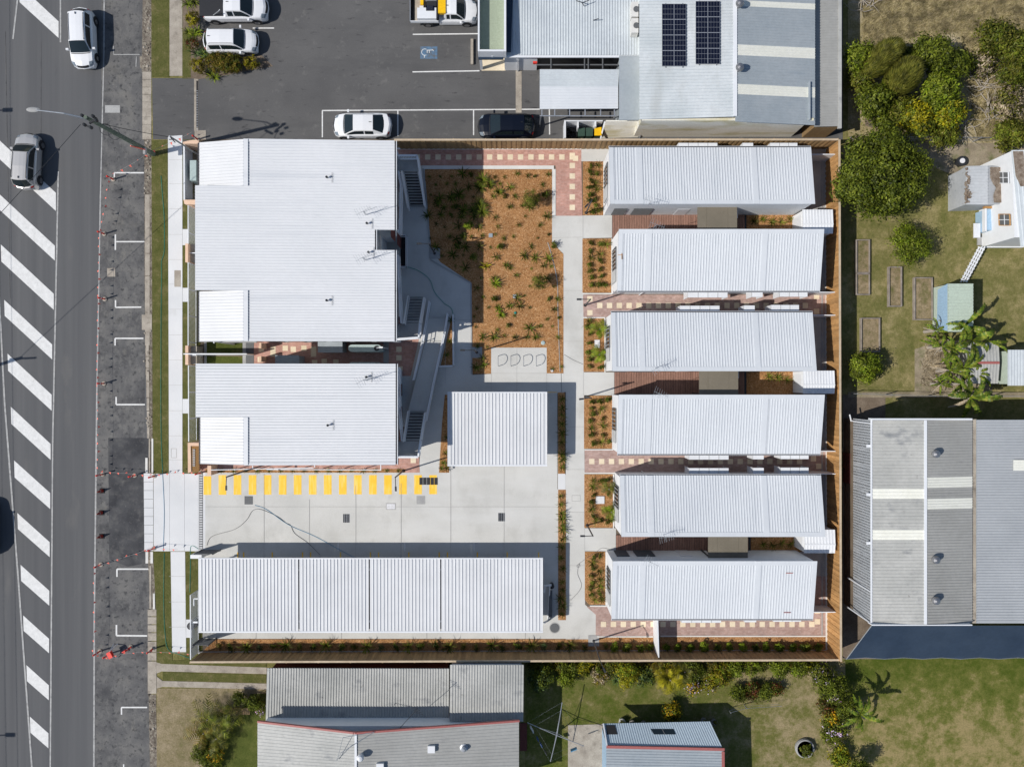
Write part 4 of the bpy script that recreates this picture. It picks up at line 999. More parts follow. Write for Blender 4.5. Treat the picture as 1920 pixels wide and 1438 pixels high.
# access galleries: balustrades, landings and stair flights on the courtyard side
def rail_wall(parent, pts, h0, h1, th=.13, mat='whitem', name='balustrade'):
    """low slatted balustrade between (px,py,floor height) points"""
    mb = MB()
    for a, b in zip(pts, pts[1:]):
        A = W(a[0],a[1],a[2]+h1); B = W(b[0],b[1],b[2]+h1)
        mb.beam(A, B, th, .06)
        A2 = A-Vector((0,0,h1-.08)); B2 = B-Vector((0,0,h1-.08)); mb.beam(A2, B2, th*.8, .14)
        n = max(2, int((B-A).length/.11))
        for i in range(n+1):
            q = A.lerp(B, i/n); mb.obox(q-Vector((0,0,h1/2)), (.025,.025,h1))
    return mb.build(name, MT[mat], parent)
def flight(parent, xa0, xa1, ya, ha, xb0, xb1, yb, hb, n=11):
    q = [W(xa0+1,ya,ha-.2), W(xa1-1,ya,ha-.2), W(xb1-1,yb,hb-.15), W(xb0+1,yb,hb-.15)]
    MB().add(q+[p-Vector((0,0,.04)) for p in q], [(0,1,2,3),(7,6,5,4),(0,1,5,4),(1,2,6,5),(2,3,7,6),(3,0,4,7)]).build('tread_gap_shade', MT['black'], parent)  # black plate added below the treads, painting the shade in their gaps
    """stair from (ya,ha) to (yb,hb); px extents given at both ends"""
    for i in range(n):
        f0, f1 = i/n, (i+1)/n; fm = (f0+f1)/2; h = lerp(ha, hb, fm)
        l = W(lerp(xa0,xb0,fm), lerp(ya,yb,fm), h); r = W(lerp(xa1,xb1,fm), lerp(ya,yb,fm), h)
        d = abs(W(0,yb,hb).y - W(0,ya,ha).y)/n
        MB().box(l.x,l.y-d*.37,h-.06,r.x,l.y+d*.37,h).build('stair_tread', MT['grey_concrete'], parent)
gA = thing('access_stair', 'white railed stair and landing by the upper corner of the large block', 'stair', tuple(W(770,345,GZ)), group='stairs to the upper floors')
F2 = 3.3
a, b = W(738,322,F2), W(784,294,F2); MB().box(a.x-.6,a.y,F2-.15,b.x,b.y,F2).build('landing', MT['grey_concrete'], gA)
flight(gA,757,783,323,F2,769,797,388,.25,12)
rail_wall(gA,[(738,271,F2),(746,292,F2),(782,292,F2),(784,301,F2)],0,1.0); rail_wall(gA,[(783,296,F2),(796,386,.25)],0,1.0); rail_wall(gA,[(753,321,F2),(765,390,.25)],0,1.0)
MB().beam(W(757,322,F2-.1),W(768,388,.2),.05,.25).build('stringer', MT['whitem'], gA); MB().beam(W(784,322,F2-.1),W(797,388,.2),.05,.25).build('stringer', MT['whitem'], gA)
gw = thing('gallery_balustrade', 'long white balustrade of the upper gallery on the large block', 'balustrade', tuple(W(747,380,GZ)))
a, b = W(735,430,F2), W(747,322,F2); MB().box(a.x-.5,a.y,F2-.15,b.x,b.y,F2).build('gallery_floor', MT['grey_concrete'], gw)
rail_wall(gw,[(747,321,F2),(751,346,F2),(749.5,437,F2)],0,1.0)
a, b = W(735,606,F2), W(747,470,F2); MB().box(a.x-.5,a.y,F2-.15,b.x,b.y,F2).build('gallery_floor', MT['grey_concrete'], gw)
rail_wall(gw,[(746,478,F2),(748,540,F2),(752,606,F2)],0,1.0)
gB = thing('access_stair', 'white railed stair between the large block and the ramp', 'stair', tuple(W(770,600,GZ)), group='stairs to the upper floors')
a, b = W(738,634,F2), W(784,607,F2); MB().box(a.x-.5,a.y,F2-.15,b.x,b.y,F2).build('landing', MT['grey_concrete'], gB)
flight(gB,759,786,606,F2,765,794,557,1.2,9)
rail_wall(gB,[(757,606,F2),(765,555,1.1)],0,1.0,.1); rail_wall(gB,[(785,633,F2),(787,606,F2),(795,558,1.1)],0,1.0,.12); rail_wall(gB,[(742,636,F2),(784,633,F2)],0,1.0)
gC = thing('access_stair', 'white railed stair at the courtyard side of the smaller block', 'stair', tuple(W(770,820,GZ)), group='stairs to the upper floors')
a, b = W(738,856,F2), W(785,827,F2); MB().box(a.x-.5,a.y,F2-.15,b.x,b.y,F2).build('landing', MT['grey_concrete'], gC)
flight(gC,759,787,827,F2,766,796,770,.9,10)
rail_wall(gC,[(756,828,F2),(765,771,.9)],0,1.0,.1); rail_wall(gC,[(784,856,F2),(788,827,F2),(797,774,.9)],0,1.0,.12); rail_wall(gC,[(742,857,F2),(784,857,F2)],0,1.0)
gwb = thing('gallery_balustrade', 'white balustrade of the upper gallery on the smaller block', 'balustrade', tuple(W(747,760,GZ)))
a, b = W(735,826,F2), W(748,690,F2); MB().box(a.x-.5,a.y,F2-.15,b.x,b.y,F2).build('gallery_floor', MT['grey_concrete'], gwb)
rail_wall(gwb,[(747,689,F2),(748,770,F2),(753,826,F2)],0,1.0,.1)
# bin well beside the notch
t = thing('stair_well', 'white framed dark stair well beside the notch of the large block', 'stair well', tuple(W(756,471,GZ)))
MB().prism([W2(x,y,GZ+.03) for x,y in rc(751,442,761,500)], GZ, GZ+.03).build('well_shade_sheet', MT['dark'], t)  # flat dark sheet, the shade of the opening put into its colour
rail_wall(t,[(750,441,GZ),(761,441,GZ),(761,500,GZ),(750,500,GZ)],0,.9,.05)
# ramp with rails
rp = thing('ramp', 'concrete ramp with white kerbs and tube handrails between stair and garden', 'ramp', tuple(W(805,680,GZ)))
mb = MB(); mb.prism([W2(x,y,.5) for x,y in ((797,640),(832,640),(800,772),(766,772))], GZ, [.3,.35,.9,.9]); mb.build('ramp_slab', MT['concrete'], rp)
mb.v = []; mb.f = []; mb.prism([W2(x,y,.3) for x,y in ((762,600),(840,596),(832,639.5),(797,639.5))], GZ-.02, .3); mb.build('ramp_slab', MT['concrete'], rp)
def tube_rail(parent, pts, h=.95, kerb=True, mat='whitem', posts=5):
    A = [W(x,y,z+h) for x,y,z in pts]; mb = MB().tube(A, .03, 6); mb.tube([p-Vector((0,0,.35)) for p in A], .022, 6)
    if kerb:
        for p, q in zip(A, A[1:]): mb.beam(p-Vector((0,0,h-.08)), q-Vector((0,0,h-.08)), .13, .3)
    tot = list(zip(A, A[1:]))
    for p, q in tot:
        n = max(1, int((q-p).length/1.6))
        for i in range(n+1):
            c = p.lerp(q, i/n); mb.tube([c, c-Vector((0,0,h))], .025, 5); mb.obox(c-Vector((0,0,.05)), (.1,.1,.03))
    return mb.build('handrail', MT[mat], parent)
tube_rail(rp,[(804,565,.3),(791,640,.35),(774,712,.6)]); tube_rail(rp,[(838,588,.25),(832,625,.3),(811,720,.6),(797,790,.9)])
tube_rail(rp,[(849,590,.12),(850,686,.12),(824,687,.14)], h=.35)
# carports
def carport(label, panels, y0, y1, h, mat='roofbright', gx=None):
    x0, x1 = panels[0][0], panels[-1][1]; a = W(x0,y1,h); b = W(x1,y0,h)
    t = thing('carport', label, 'carport', ((a.x+b.x)/2,(a.y+b.y)/2,GZ))
    for p0, p1 in panels:
        A = W(p0,0,h).x; B = W(p1,0,h).x
        MB().ribs((A,a.y,h-.06),(B,a.y,h-.06),(B,b.y,h),(A,b.y,h),.26,.05,top=.1,thick=.05).build('roof_panel', MT[mat], t)
    MB().box(a.x,a.y-.12,h-.2,b.x,a.y-.005,h-.03).build('gutter', MT['whitem'], t)
    MB().box(a.x,b.y+.005,h-.16,b.x,b.y+.09,h+.02).build('fascia', MT['whitem'], t)
    MB().box(a.x+.05,a.y+.6,h-.42,b.x-.05,a.y+.75,h-.2).build('beam', MT['whitem'], t); MB().box(a.x+.05,b.y-.9,h-.42,b.x-.05,b.y-.75,h-.2).build('beam', MT['whitem'], t)
    for p0, p1 in panels:
        for xx in (W(p0,0,h).x+.25, W(p1,0,h).x-.2):
            for yy in (a.y+.68, b.y-.82): MB().box(xx-.05,yy-.05,GZ,xx+.05,yy+.05,h-.42).build('post', MT['whitem'], t)
    return t
cp1 = carport('long white ribbed carport roof in four sections along the bottom of the yard', [(372,559.2),(561.4,691.4),(693.6,825.4),(827.6,1018)], 1048, 1183, 2.55)
for gx in (560,692.2,826.2):   # dark bars below the gaps, for darker seams between panels
    MB().box(W(gx,0,2.4).x-.07,W(0,1183,2.5).y+.1,2.2,W(gx,0,2.4).x+.07,W(0,1050,2.5).y,2.3).build('gap_gutter', MT['purlin'], cp1)
cp2 = carport('square white ribbed carport roof beside the concrete ramp', [(839,1026)], 737, 871, 2.75)
# downpipes and tank pipes at the end of the long carport
t = thing('water_pipes', 'white drain pipes beside the planted strip at the end of the long carport', 'pipes', tuple(W(1026,1130,GZ)))
mb = MB(); mb.tube([W(1020,1110,.9),W(1021,1098,1.0),W(1034,1096,1.0)], .09, 8); mb.tube([W(1031,1097,.9),W(1029,1130,.15),W(1027,1160,.15)], .05, 6); mb.tube([W(1020,1167,1.2),W(1026,1164,.2)], .08, 8)
mb.build('pipe', MT['whitem'], t); p = W(1034,1096,GZ); MB().lathe([(.2,0),(.2,.5),(.12,.55)],12,(p.x,p.y,GZ)).build('pump', MT['darksteel'], t)
p = W(1032,1128,GZ); MB().box(p.x-.12,p.y-1.1,GZ,p.x+.12,p.y+.9,.5).build('cabinet', MT['screen'], t)
t = thing('water_pipes', 'white bent downpipe over the grey slab at the street end of the long carport', 'pipes', tuple(W(366,1165,GZ)))
mb = MB(); mb.tube([W(372,1166,2.2),W(364,1166,1.8),W(362,1166,GZ)], .07, 8); mb.tube([W(372,1122,2.2),W(364,1122,2.1),W(364,1135,2.0)], .05, 6); mb.build('pipe', MT['whitem'], t)
MB().lathe([(.28,0),(.28,.9),(.2,.95)],14,tuple(W(366,1167,GZ))).build('drum', MT['darksteel'], t)

# ------------------------------------------------------------ fences
def paling_fence(label, x0, y0, x1, y1, h, along, mat, pitch=.187, inner=1, capmat='capt', name='timber_fence'):
    """x0.. are photo positions of the fence's TOP edge; inner: side (+1/-1) the palings face"""
    zt = h+GZ; A = W(x0,y0,zt); B = W(x1,y1,zt)
    t = thing(name, label, 'fence', (A.x, A.y, GZ)); L = (B-A).length; rz = math.atan2(B.y-A.y, B.x-A.x); t.rotation_euler = (0,0,rz)
    me = bpy.data.meshes.new('paling'); q = MB().box(-pitch*.51,-.012,0,pitch*.51,.012,h-.06); q.box(-.02,-.016,0,.02,.012,h-.06) if False else None
    me.from_pydata(q.v, [], q.f); me.materials.append(MT[mat])
    n = int(L/pitch); k = min(n, 296)
    for i in range(k):
        o = place(me, 'paling', t, (pitch*(i+.5)*(n/k if n > 296 else 1), inner*(.02+.026*(i%2)), R.uniform(-.01,.01)))
    mb = MB()
    for z in (.4, h*.5, h-.35): mb.box(0,-inner*.01-.03,z-.04,L,-inner*.01+.015,z+.04)
    mb.build('rail', MT[mat], None).parent = t
    mb = MB()
    for i in range(int(L/2.4)+1): mb.box(i*2.4-.05,-inner*.06-.05,-.1,i*2.4+.05,-inner*.06+.05,h-.04)
    mb.build('post', MT[mat], None).parent = t
    MB().box(0,-.07,h-.06,L,.07,h).build('cap_rail', MT[capmat], None).parent = t
    return t
paling_fence('tall orange timber paling fence along the yard of raised beds', 1577,1240,1574,262, 2.55, 'y', 'timber', .195, 1)
paling_fence('timber paling fence between the units and the top car park', 1572,262,739,262.5, 2.25, 'x', 'timberb', .19, 1)
paling_fence('brown timber paling fence along the bottom planting strip', 356,1241,1577,1237, 2.25, 'x', 'timberb', .187, 1)
def slat_fence(label, pts, h=1.6, pitch=.09):
    """white vertical-blade street fence; pts photo positions of its top edge"""
    a = W(*pts[0], GZ+h); t = thing('street_fence', label, 'fence', (a.x,a.y,GZ), group='white blade fences along the street')
    for p, q in zip(pts, pts[1:]):
        A = W(*p, GZ+h); B = W(*q, GZ+h); n = int((B-A).length/pitch); mb = MB()
        for i in range(n):
            c = A.lerp(B, (i+.5)/n); mb.obox(c-Vector((0,0,h/2+.02)), (.05,.03,h-.1))
        mb.build('blades', MT['whitem'], t, kind='stuff')
        mb = MB(); mb.beam(A, B, .06, .05); mb.beam(A-Vector((0,0,h-.1)), B-Vector((0,0,h-.1)), .05, .05); mb.build('rail', MT['whitem'], t)
        mb = MB()
        for i in range(int((B-A).length/2)+1):
            c = A.lerp(B, min(1, i*2/(B-A).length)); mb.obox(c-Vector((.0,0,h/2)), (.07,.07,h))
        mb.build('post', MT['whitem'], t)
slat_fence('white blade fence between the two apricot piers at the top of the street front', [(353,386),(353,456)])
slat_fence('longest white blade fence, in front of the middle of the large block', [(353,493),(353,648)])
slat_fence('white blade fence in front of the smaller block above the sign wall', [(353.5,686),(354,828)])
slat_fence('white blade fence wrapping the street end of the long carport', [(357,1116),(357.5,1236)])
# rendered piers and low walls
def rwall(label, poly, h, mat='tan', extra=None, name='rendered_wall'):
    c = W(*poly[0], h); t = thing(name, label, 'wall', (c.x,c.y,GZ)); MB().prism([W2(x,y,h) for x,y in poly], GZ-.05, h).build('wall_body', MT[mat], t); return t
rwall('apricot pier with a letterbox recess at the top of the street front', [(344,375),(368,375),(368,384),(346,383)], 1.75)
rwall('apricot pier with two boxes beside the large block entry', [(347.5,457),(352.5,457),(352.5,492),(347.5,492)], 1.75)
rwall('apricot pier between the two blocks', [(347.5,648),(353,648),(353,684),(347.5,684)], 1.75)
for y0, y1, lb in ((457,492,'brown letterbox recess behind the pier at the large block entry'),(648,684,'brown letterbox bank behind the pier between the blocks')):
    t = rwall(lb, rc(353.4,y0+1,369,y1-1), 1.3, 'old_concrete', name='letterbox_bank')
    MB().box(W(353,0,1.5).x,W(0,(y0+y1)/2,1.5).y-.03,GZ,W(368,0,1.5).x,W(0,(y0+y1)/2,1.5).y+.03,1.5).build('divider', MT['whitem'], t)
t = rwall('low apricot wall frame round the letterboxes at the car park corner', [(343,263),(373,263),(373,270),(343,270)], 1.8)
MB().prism([W2(x,y,1.6) for x,y in ((343.5,270.5),(346.5,270.5),(347,375),(344,375))], GZ, 1.6).build('white_coping', MT['whitem'], t)
MB().prism([W2(x,y,1.4) for x,y in ((356,301),(368,301),(368,339),(356,339))], GZ, 1.4).build('meter_cabinet', MT['tank'], t)
sheet('courtyard_soil', rc(347,270,372,376), GZ+.01, 'dirt', .05); sheet('courtyard_lawn', rc(354,385,376,645), GZ+.01, 'verge', .05)
sg_ = thing('sign_wall', 'apricot sign wall with ochre panel and pale lettering at the driveway', 'sign', tuple(W(365,860,GZ)))
MB().prism([W2(x,y,1.9) for x,y in ((352,830),(376,830),(376,836),(357.5,836),(358.5,884),(352.5,887))], GZ-.05, 1.9).build('wall_frame', MT['tan'], sg_)
# panel leans back so it reads from above: a sloping ochre face
pa, pb, pc, pd = W(358,836,1.86), W(373,836,1.6), W(373,885,1.6), W(359,885,1.86)
MB().add([pa,pb,pc,pd,pa-Vector((0,0,.1)),pb-Vector((0,0,.1)),pc-Vector((0,0,.1)),pd-Vector((0,0,.1))],[(0,1,2,3),(7,6,5,4),(0,4,5,1),(1,5,6,2),(2,6,7,3),(3,7,4,0)]).build('ochre_panel', MT['brown'], sg_)
for i in range(10):     # pale raised letters (too small in the photo to read)
    f0 = i/10; y0 = 842+f0*33; A = W(361.5,y0,1.8); B = W(366,y0,1.72)
    C_ = W(366,y0+2.2,1.72); D = W(361.5,y0+2.2,1.8); up = Vector((.0,0,.03))
    MB().add([A+up,B+up,C_+up,D+up,A,B,C_,D],[(0,1,2,3),(0,4,5,1),(1,5,6,2),(2,6,7,3),(3,7,4,0)]).build('letter', MT['kerbwhite'], sg_)
rwall('short apricot wall pier by the first yellow bar', rc(389,873,396,891), 1.5)
mb = MB(); t = thing('boundary_rail', 'thin white rail fence along the crossing bars', 'fence', tuple(W(560,882,GZ)))
for a_, b_, hh in (((396,881),(588,877),1.6),((474,873),(474,880),2.2),((590,870),(590,876),2.2),((500,880),(715,881),1.2),((714,870),(714,882),1.4)): mb.beam(W(*a_,hh), W(*b_,hh), .06, .06)
for x in range(400,720,40):
    q = W(x,881,1.2); mb.box(q.x-.03,q.y-.03,GZ,q.x+.03,q.y+.03,1.2)
mb.build('rail', MT['whitem'], t)
t = thing('partition_screen', 'tall thin white partition across the lower brick path', 'fence', tuple(W(1229,1190,GZ)))
a, b = W(1233,1162,2.1), W(1235,1232,2.1); MB().beam(a-Vector((0,0,1)), b-Vector((0,0,1)), .05, 2.0).build('panel', MT['whitewall'], t)
MB().beam(a, b, .08, .06).build('top_rail', MT['whitem'], t)
def dark_screen(label, A, B, h, n=14):
    a = W(*A, GZ); b = W(*B, GZ); t = thing('slat_gate', label, 'gate', (a.x,a.y,GZ)); mb = MB()
    for i in range(n): z = .15+i*(h-.2)/n; mb.beam(Vector((a.x,a.y,z+GZ)), Vector((b.x,b.y,z+GZ)), .025, .055)
    mb.build('slats', MT['screen'], t, kind='stuff'); mb = MB()
    for q in (a, b): mb.box(q.x-.04,q.y-.04,GZ,q.x+.04,q.y+.04,h+GZ)
    mb.build('post', MT['screen'], t)
dark_screen('dark slatted gate at the top street corner of the long carport', (380,1030), (414,1030), 1.7)
dark_screen('dark slatted gate at the bottom street corner of the long carport', (378,1196), (406,1196), 1.8)
rwall('low white wall cap beside the upper gate of the long carport', rc(357,1040,378,1047), 1.3, 'whitewall')

# courtyard between the blocks: rainwater tanks, bin stores
for lab, y in (('pale green slimline tank under the eave of the large block',653),('pale green slimline tank under the eave of the smaller block',686)):
    a = W(653,y,2.0); b = W(715,y,2.0); t = thing('rain_tank', lab, 'tank', (a.x,a.y,GZ), group='rainwater tanks')
    pts = []; L = b.x-a.x; r_ = .27
    for k in range(9): an = math.pi/2+math.pi*k/8; pts.append((a.x+r_+r_*math.cos(an), a.y+r_*math.sin(an)))
    for k in range(9): an = -math.pi/2+math.pi*k/8; pts.append((b.x-r_+r_*math.cos(an), a.y+r_*math.sin(an)))
    MB().prism(pts, GZ, 2.0).build('tank_body', MT['tank'], t)
    MB().lathe([(.2,0),(.2,.05),(.12,.06)],14,(b.x-.35,a.y,2.0)).build('inlet', MT['darksteel'], t)
    MB().tube([(b.x-.35,a.y,2.05),(b.x+.1,a.y+.05,2.3),(b.x+.2,a.y+.05,GZ)], .06, 7).build('downpipe', MT['whitem'], t)
for lab, (x0,y0,x1,y1), hh in (('grey ribbed store under the eave of the large block',(596,640,642,661),1.9),('dark grey ribbed store against the smaller block',(516,666,561,690),1.9)):
    a = W(x0,y1,hh); b = W(x1,y0,hh); t = thing('garden_store', lab, 'shed', (a.x,a.y,GZ))
    MB().box(a.x+.04,a.y+.04,GZ-.02,b.x-.04,b.y-.04,hh-.06).build('wall', MT['roofb'], t); MB().ribs((a.x,a.y,hh-.04),(a.x,b.y,hh),(b.x,b.y,hh),(b.x,a.y,hh-.04),.2,.02).build('roof', MT['roofb'], t)
t = thing('divider_wall', 'thin white courtyard wall between the street and the two blocks', 'wall', tuple(W(400,664,GZ)))
MB().beam(W(353,664.5,1.0), W(470,664.5,1.0), .08, 1.8).build('wall_body', MT['whitewall'], t)
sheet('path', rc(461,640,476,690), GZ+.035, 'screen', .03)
for x, y in ((487,648),(487,673)): rwall(f'small apricot pier in the courtyard, the {"upper" if y<660 else "lower"} one', rc(x-1,y-5,x+3,y+5), 1.5)
# ------------------------------------------------------------ neighbouring buildings
def rib_roof(parent, P, mat, pitch=.19, h=.025, top=.3, name='roof', thick=.08):
    """P: four (px,py,h) corners; ribs run P0->P3"""
    q = [W(*p) for p in P]; return MB().ribs(q[0],q[1],q[2],q[3],pitch,h,top,thick).build(name, MT[mat], parent)
def wallbox(parent, px_poly, h, mat, name='wall', tops=None):
    """px_poly gives plan points as photo positions at height h (eaves)"""
    return MB().prism([W2(x,y,h) for x,y in px_poly], GZ-.1, tops or h-.1).build(name, MT[mat], parent)
def bldg(label, px, py, name='building', cat='building', group=None): return thing(name, label, cat, tuple(W(px,py,GZ)), group=group)

# shop beside the car park
sh = bldg('pale ribbed shop roof with air conditioners beside the green box canopy', 1070, 50, 'shop_building')
fy = W(0,133.5,0).y+.3
MB().box(W(950,0,3).x,fy,GZ-.05,W(1196,0,3).x,fy+8,2.8).build('wall', MT['whitewall'], sh)
MB().box(W(946,0,1.5).x,fy-.3,GZ-.05,W(1007,0,1.5).x,fy-.002,2.85).build('front_wall', MT['whitewall'], sh)
MB().box(W(1007,0,1.5).x,fy-.2,GZ-.05,W(1161,0,1.5).x,fy-.003,2.8).build('shopfront_glazing', MT['black'], sh)
q = W(971,130,1.5); MB().box(q.x-.04,fy-.42,GZ,q.x+.04,fy-.34,2.8).build('downpipe', MT['whitem'], sh)
rib_roof(sh, [(948,-60,3.2),(1199,-60,3.2),(1199,104,3.0),(948,104,3.0)], 'roofl', .2, .035)
MB().box(W(948,0,3.0).x,W(0,108,3.0).y,2.86,W(1199,0,3.0).x,W(0,104.2,3.0).y,2.98).build('gutter', MT['whitem'], sh)
MB().prism([W2(x,y,3.3) for x,y in ((948,-60),(951,-60),(963,-60),(958,98),(948,97))], 3.2, 3.26).build('box_gutter', MT['navy'], sh)
t = bldg('two cream air conditioner boxes on the shop roof edge', 1192, 40, 'air_conditioner', 'air conditioner') if False else None
for i, (y0, y1) in enumerate(((4,32),(35,62))):
    a = W(1184,y1,3.9); b = W(1197,y0,3.9); t = thing('air_conditioner', ('upper' if i == 0 else 'lower')+' cream air conditioner box on the shop roof edge', 'air conditioner', (a.x,a.y,3.2), group='air conditioners on the shop roof')
    MB().box(a.x,a.y,3.15,b.x,b.y,3.9).build('casing', MT['kerbwhite'], t); MB().lathe([(.22,0),(.22,.02)],14,((a.x+b.x)/2+.1,(a.y+b.y)/2,3.9)).build('fan_grille', MT['screen'], t)
mb = MB().tube([W(1080,2,3.2),W(1092,6,3.7),W(1105,1,3.7)], .03, 5); mb.tube([W(1092,6,3.7),W(1095,12,3.2)], .03, 5); mb.build('roof_mast', MT['darksteel'], sh)
MB().tube([W(1112,39,3.15),W(1122,36,3.5)], .03, 5).build('roof_mast', MT['darksteel'], sh)
# green box canopy
ca = bldg('open-topped green sign box over the shop front by the bays', 922, 50, 'canopy_box', 'canopy')
def fr(px0,py0,px1,py1,h0,h1,mat,nm,par):
    a = W(px0,py1,h1); b = W(px1,py0,h1); return MB().box(a.x,a.y,h0,b.x,b.y,h1).build(nm, MT[mat], par)
fr(900,-60,946,93,3.3,3.4,'sage','canopy_deck',ca)
for r_ in ((896,-60,899,97),(945,-60,949,97)): fr(*r_,3.0,4.2,'whitem','parapet',ca)
fr(899.2,93.5,944.8,97,3.0,4.2,'whitem','parapet',ca); fr(897,97.5,944,111,3.0,3.2,'navy','sign_board',ca)
fr(921,101,925,106,3.2,3.4,'whitem','floodlight',ca)
a = W(903,132,GZ); MB().box(a.x-.1,a.y,GZ,a.x+.1,a.y+.2,3.2).build('post', MT['whitem'], ca)
sheet('brick_path', rc(903,108,948,133), GZ+.03, 'tile', .05)
sheet('path', rc(967,133,978,212), GZ+.006, 'old_concrete', .05)
# wheel stop
t = tag(MB().obox(W(885,98,GZ+.12), (.2,1.95,.2)).build('wheel_stop', MT['old_concrete'], None), 'pale sleeper wheel stop at the accessible bay', 'wheel stop')
# dark pergola and awning roof
pg = bldg('dark glazed shopfront recess with beams above the car port roof', 1085, 120, 'shopfront')
a = W(1007,131,2.6); b = W(1161,111,2.6)
for x in (1033,1096,1103,1130): q = W(x,120,2.6); MB().obox((q.x,q.y,2.55), (.08,(b.y-a.y),.1)).build('beam', MT['screen'], pg)
q = W(1083,121,2.6); MB().obox((q.x,q.y,2.45), (b.x-a.x,.08,.1)).build('beam', MT['screen'], pg)
q = W(1003,118.5,2.6); MB().obox(q, (.3,.12,.3)).build('alarm_box', MT['red'], pg)
aw = bldg('ribbed grey-white flat awning roof in front of the shopfront', 1085, 168, 'awning_roof', 'awning')
A = [(1012,163,2.8),(1012,131,2.7),(1161,131,2.7),(1159,163,2.8)]
rib_roof(aw, A, 'roofl', .2, .03); rib_roof(aw, [(1012,205,2.7),(1012,163,2.8),(1159,163,2.8),(1159,204,2.7)], 'roofw2', .2, .03, name='roof')
for x in (1016,1040,1068,1097,1126,1152):
    q = W(x,206,2.6); MB().box(q.x-.04,q.y-.5,2.52,q.x+.04,q.y,2.6).build('rafter', MT['steel'], aw)
q0 = W(1012,218,2.55); q1 = W(1155,218,2.55); MB().beam(q0,q1,.07,.07).build('beam', MT['steel'], aw)
for x in (1014,1153): q = W(x,218,2.5); MB().box(q.x-.05,q.y-.05,GZ,q.x+.05,q.y+.05,2.5).build('post', MT['steel'], aw)
fl = bldg('smooth blue-grey flat roof strip between the shop and the solar warehouse', 1180, 165, 'flat_roof', 'roof')
wallbox(fl, rc(1163,106,1199,220), 2.9, 'roofb'); fr(1161,105,1200,225.5,2.9,3.0,'roofb','roof_sheet',fl)
# solar warehouse
sw = bldg('large grey warehouse with two solar arrays and white skylight strips', 1370, 110, 'warehouse')
he, hr = 4.1, 5.0
wallbox(sw, [(1203,-60),(1518,-60),(1518,226),(1203,226)], 4.0, 'stain', tops=3.95)
fr(1203,222,1526,226.5,3.6,4.0,'stain','parapet',sw)
rib_roof(sw, [(1199,224,he),(1199,-60,he),(1378,-60,hr),(1377,219,hr)], 'roofl2', .24, .05)
rows_ = [(-60,1,'roofb'),(1,12,'skylight'),(12,84,'roofb'),(84,104,'skylight'),(104,158,'roofb'),(158,177,'skylight'),(177,228,'roofb')]
for i, (y0, y1, mt_) in enumerate(rows_):
    sl = lambda y: y+ (7 if y > 0 else 0)
    rib_roof(sw, [(1379,y1,hr),(1379,y0,hr),(1528,sl(y0),he-.2),(1528,sl(y1),he-.2)], mt_, .2, .03, name='skylight_strip' if mt_ == 'skylight' else 'roof')
fr(1375,-60,1382,218,hr,hr+.06,'whitem','ridge_cap',sw)
fr(1517,153,1519.5,225,he-.1,he+.1,'roofb','corner_flashing',sw)
for y in (12,131):
    q = W(1384,y,hr); MB().lathe([(.16,-.1),(.16,.25),(.27,.3),(.3,.45),(.22,.62),(.06,.68)],14,(q.x,q.y,hr)).build('roof_ventilator', MT['rim'], sw)
for x0, x1, y0, y1 in ((1241,1286.5,8,125),(1304,1350,3,121)):
    sa = bldg(('left' if x0 < 1300 else 'right')+' solar array on the pale half of the warehouse roof', (x0+x1)/2, (y0+y1)/2, 'solar_array', 'solar panels', 'solar arrays on the warehouse roof')
    for c in range(2):
        for r_ in range(4):
            xa = lerp(x0,x1,c/2)+.4; xb = lerp(x0,x1,(c+1)/2)-.4; ya = lerp(y0,y1,r_/4)+.3; yb = lerp(y0,y1,(r_+1)/4)-.3
            def ph(x): return lerp(he,hr,(x-1199)/179)+.14
            P = [W(xa,yb,ph(xa)),W(xb,yb,ph(xb)),W(xb,ya,ph(xb)),W(xa,ya,ph(xa))]; dz = Vector((0,0,-.04))
            pn = MB().add(P+[p+dz for p in P],[(0,1,2,3),(7,6,5,4),(0,1,5,4),(1,2,6,5),(2,3,7,6),(3,0,4,7)]).build('solar_panel', MT['solar'], sa)
            mb = MB(); up = Vector((0,0,.006))
            for k in range(0, 4):
                p, q = P[0].lerp(P[3],k/3)+up, P[1].lerp(P[2],k/3)+up; mb.beam(p, q, .022 if k in (0,3) else .014, .006)
            for k in range(0, 5):
                p, q = P[0].lerp(P[1],k/4)+up*1.6, P[3].lerp(P[2],k/4)+up*1.6; mb.beam(p, q, .022 if k in (0,4) else .008, .004)
            mb.build('cell_grid', MT['steel'], pn)
    mb = MB()
    for f_ in (.15,.85):
        x = lerp(x0,x1,f_); mb.beam(W(x,y1+2.5,lerp(he,hr,(x-1199)/179)+.07), W(x,y0-1,lerp(he,hr,(x-1199)/179)+.07), .06, .05)
    mb.build('mounting_rail', MT['steel'], sa)
lw = bldg('narrow lower grey roof along the bushland side of the warehouse', 1555, 110, 'lean_to', 'building')
wallbox(lw, rc(1530,-60,1576,236), 3.0, 'timberb'); rib_roof(lw, [(1527,238,3.2),(1527,-60,3.2),(1573,-60,3.05),(1573,237,3.05)], 'roofg2', .2, .025)
fr(1572,-60,1578,241,2.9,3.12,'roofg','gutter',lw)
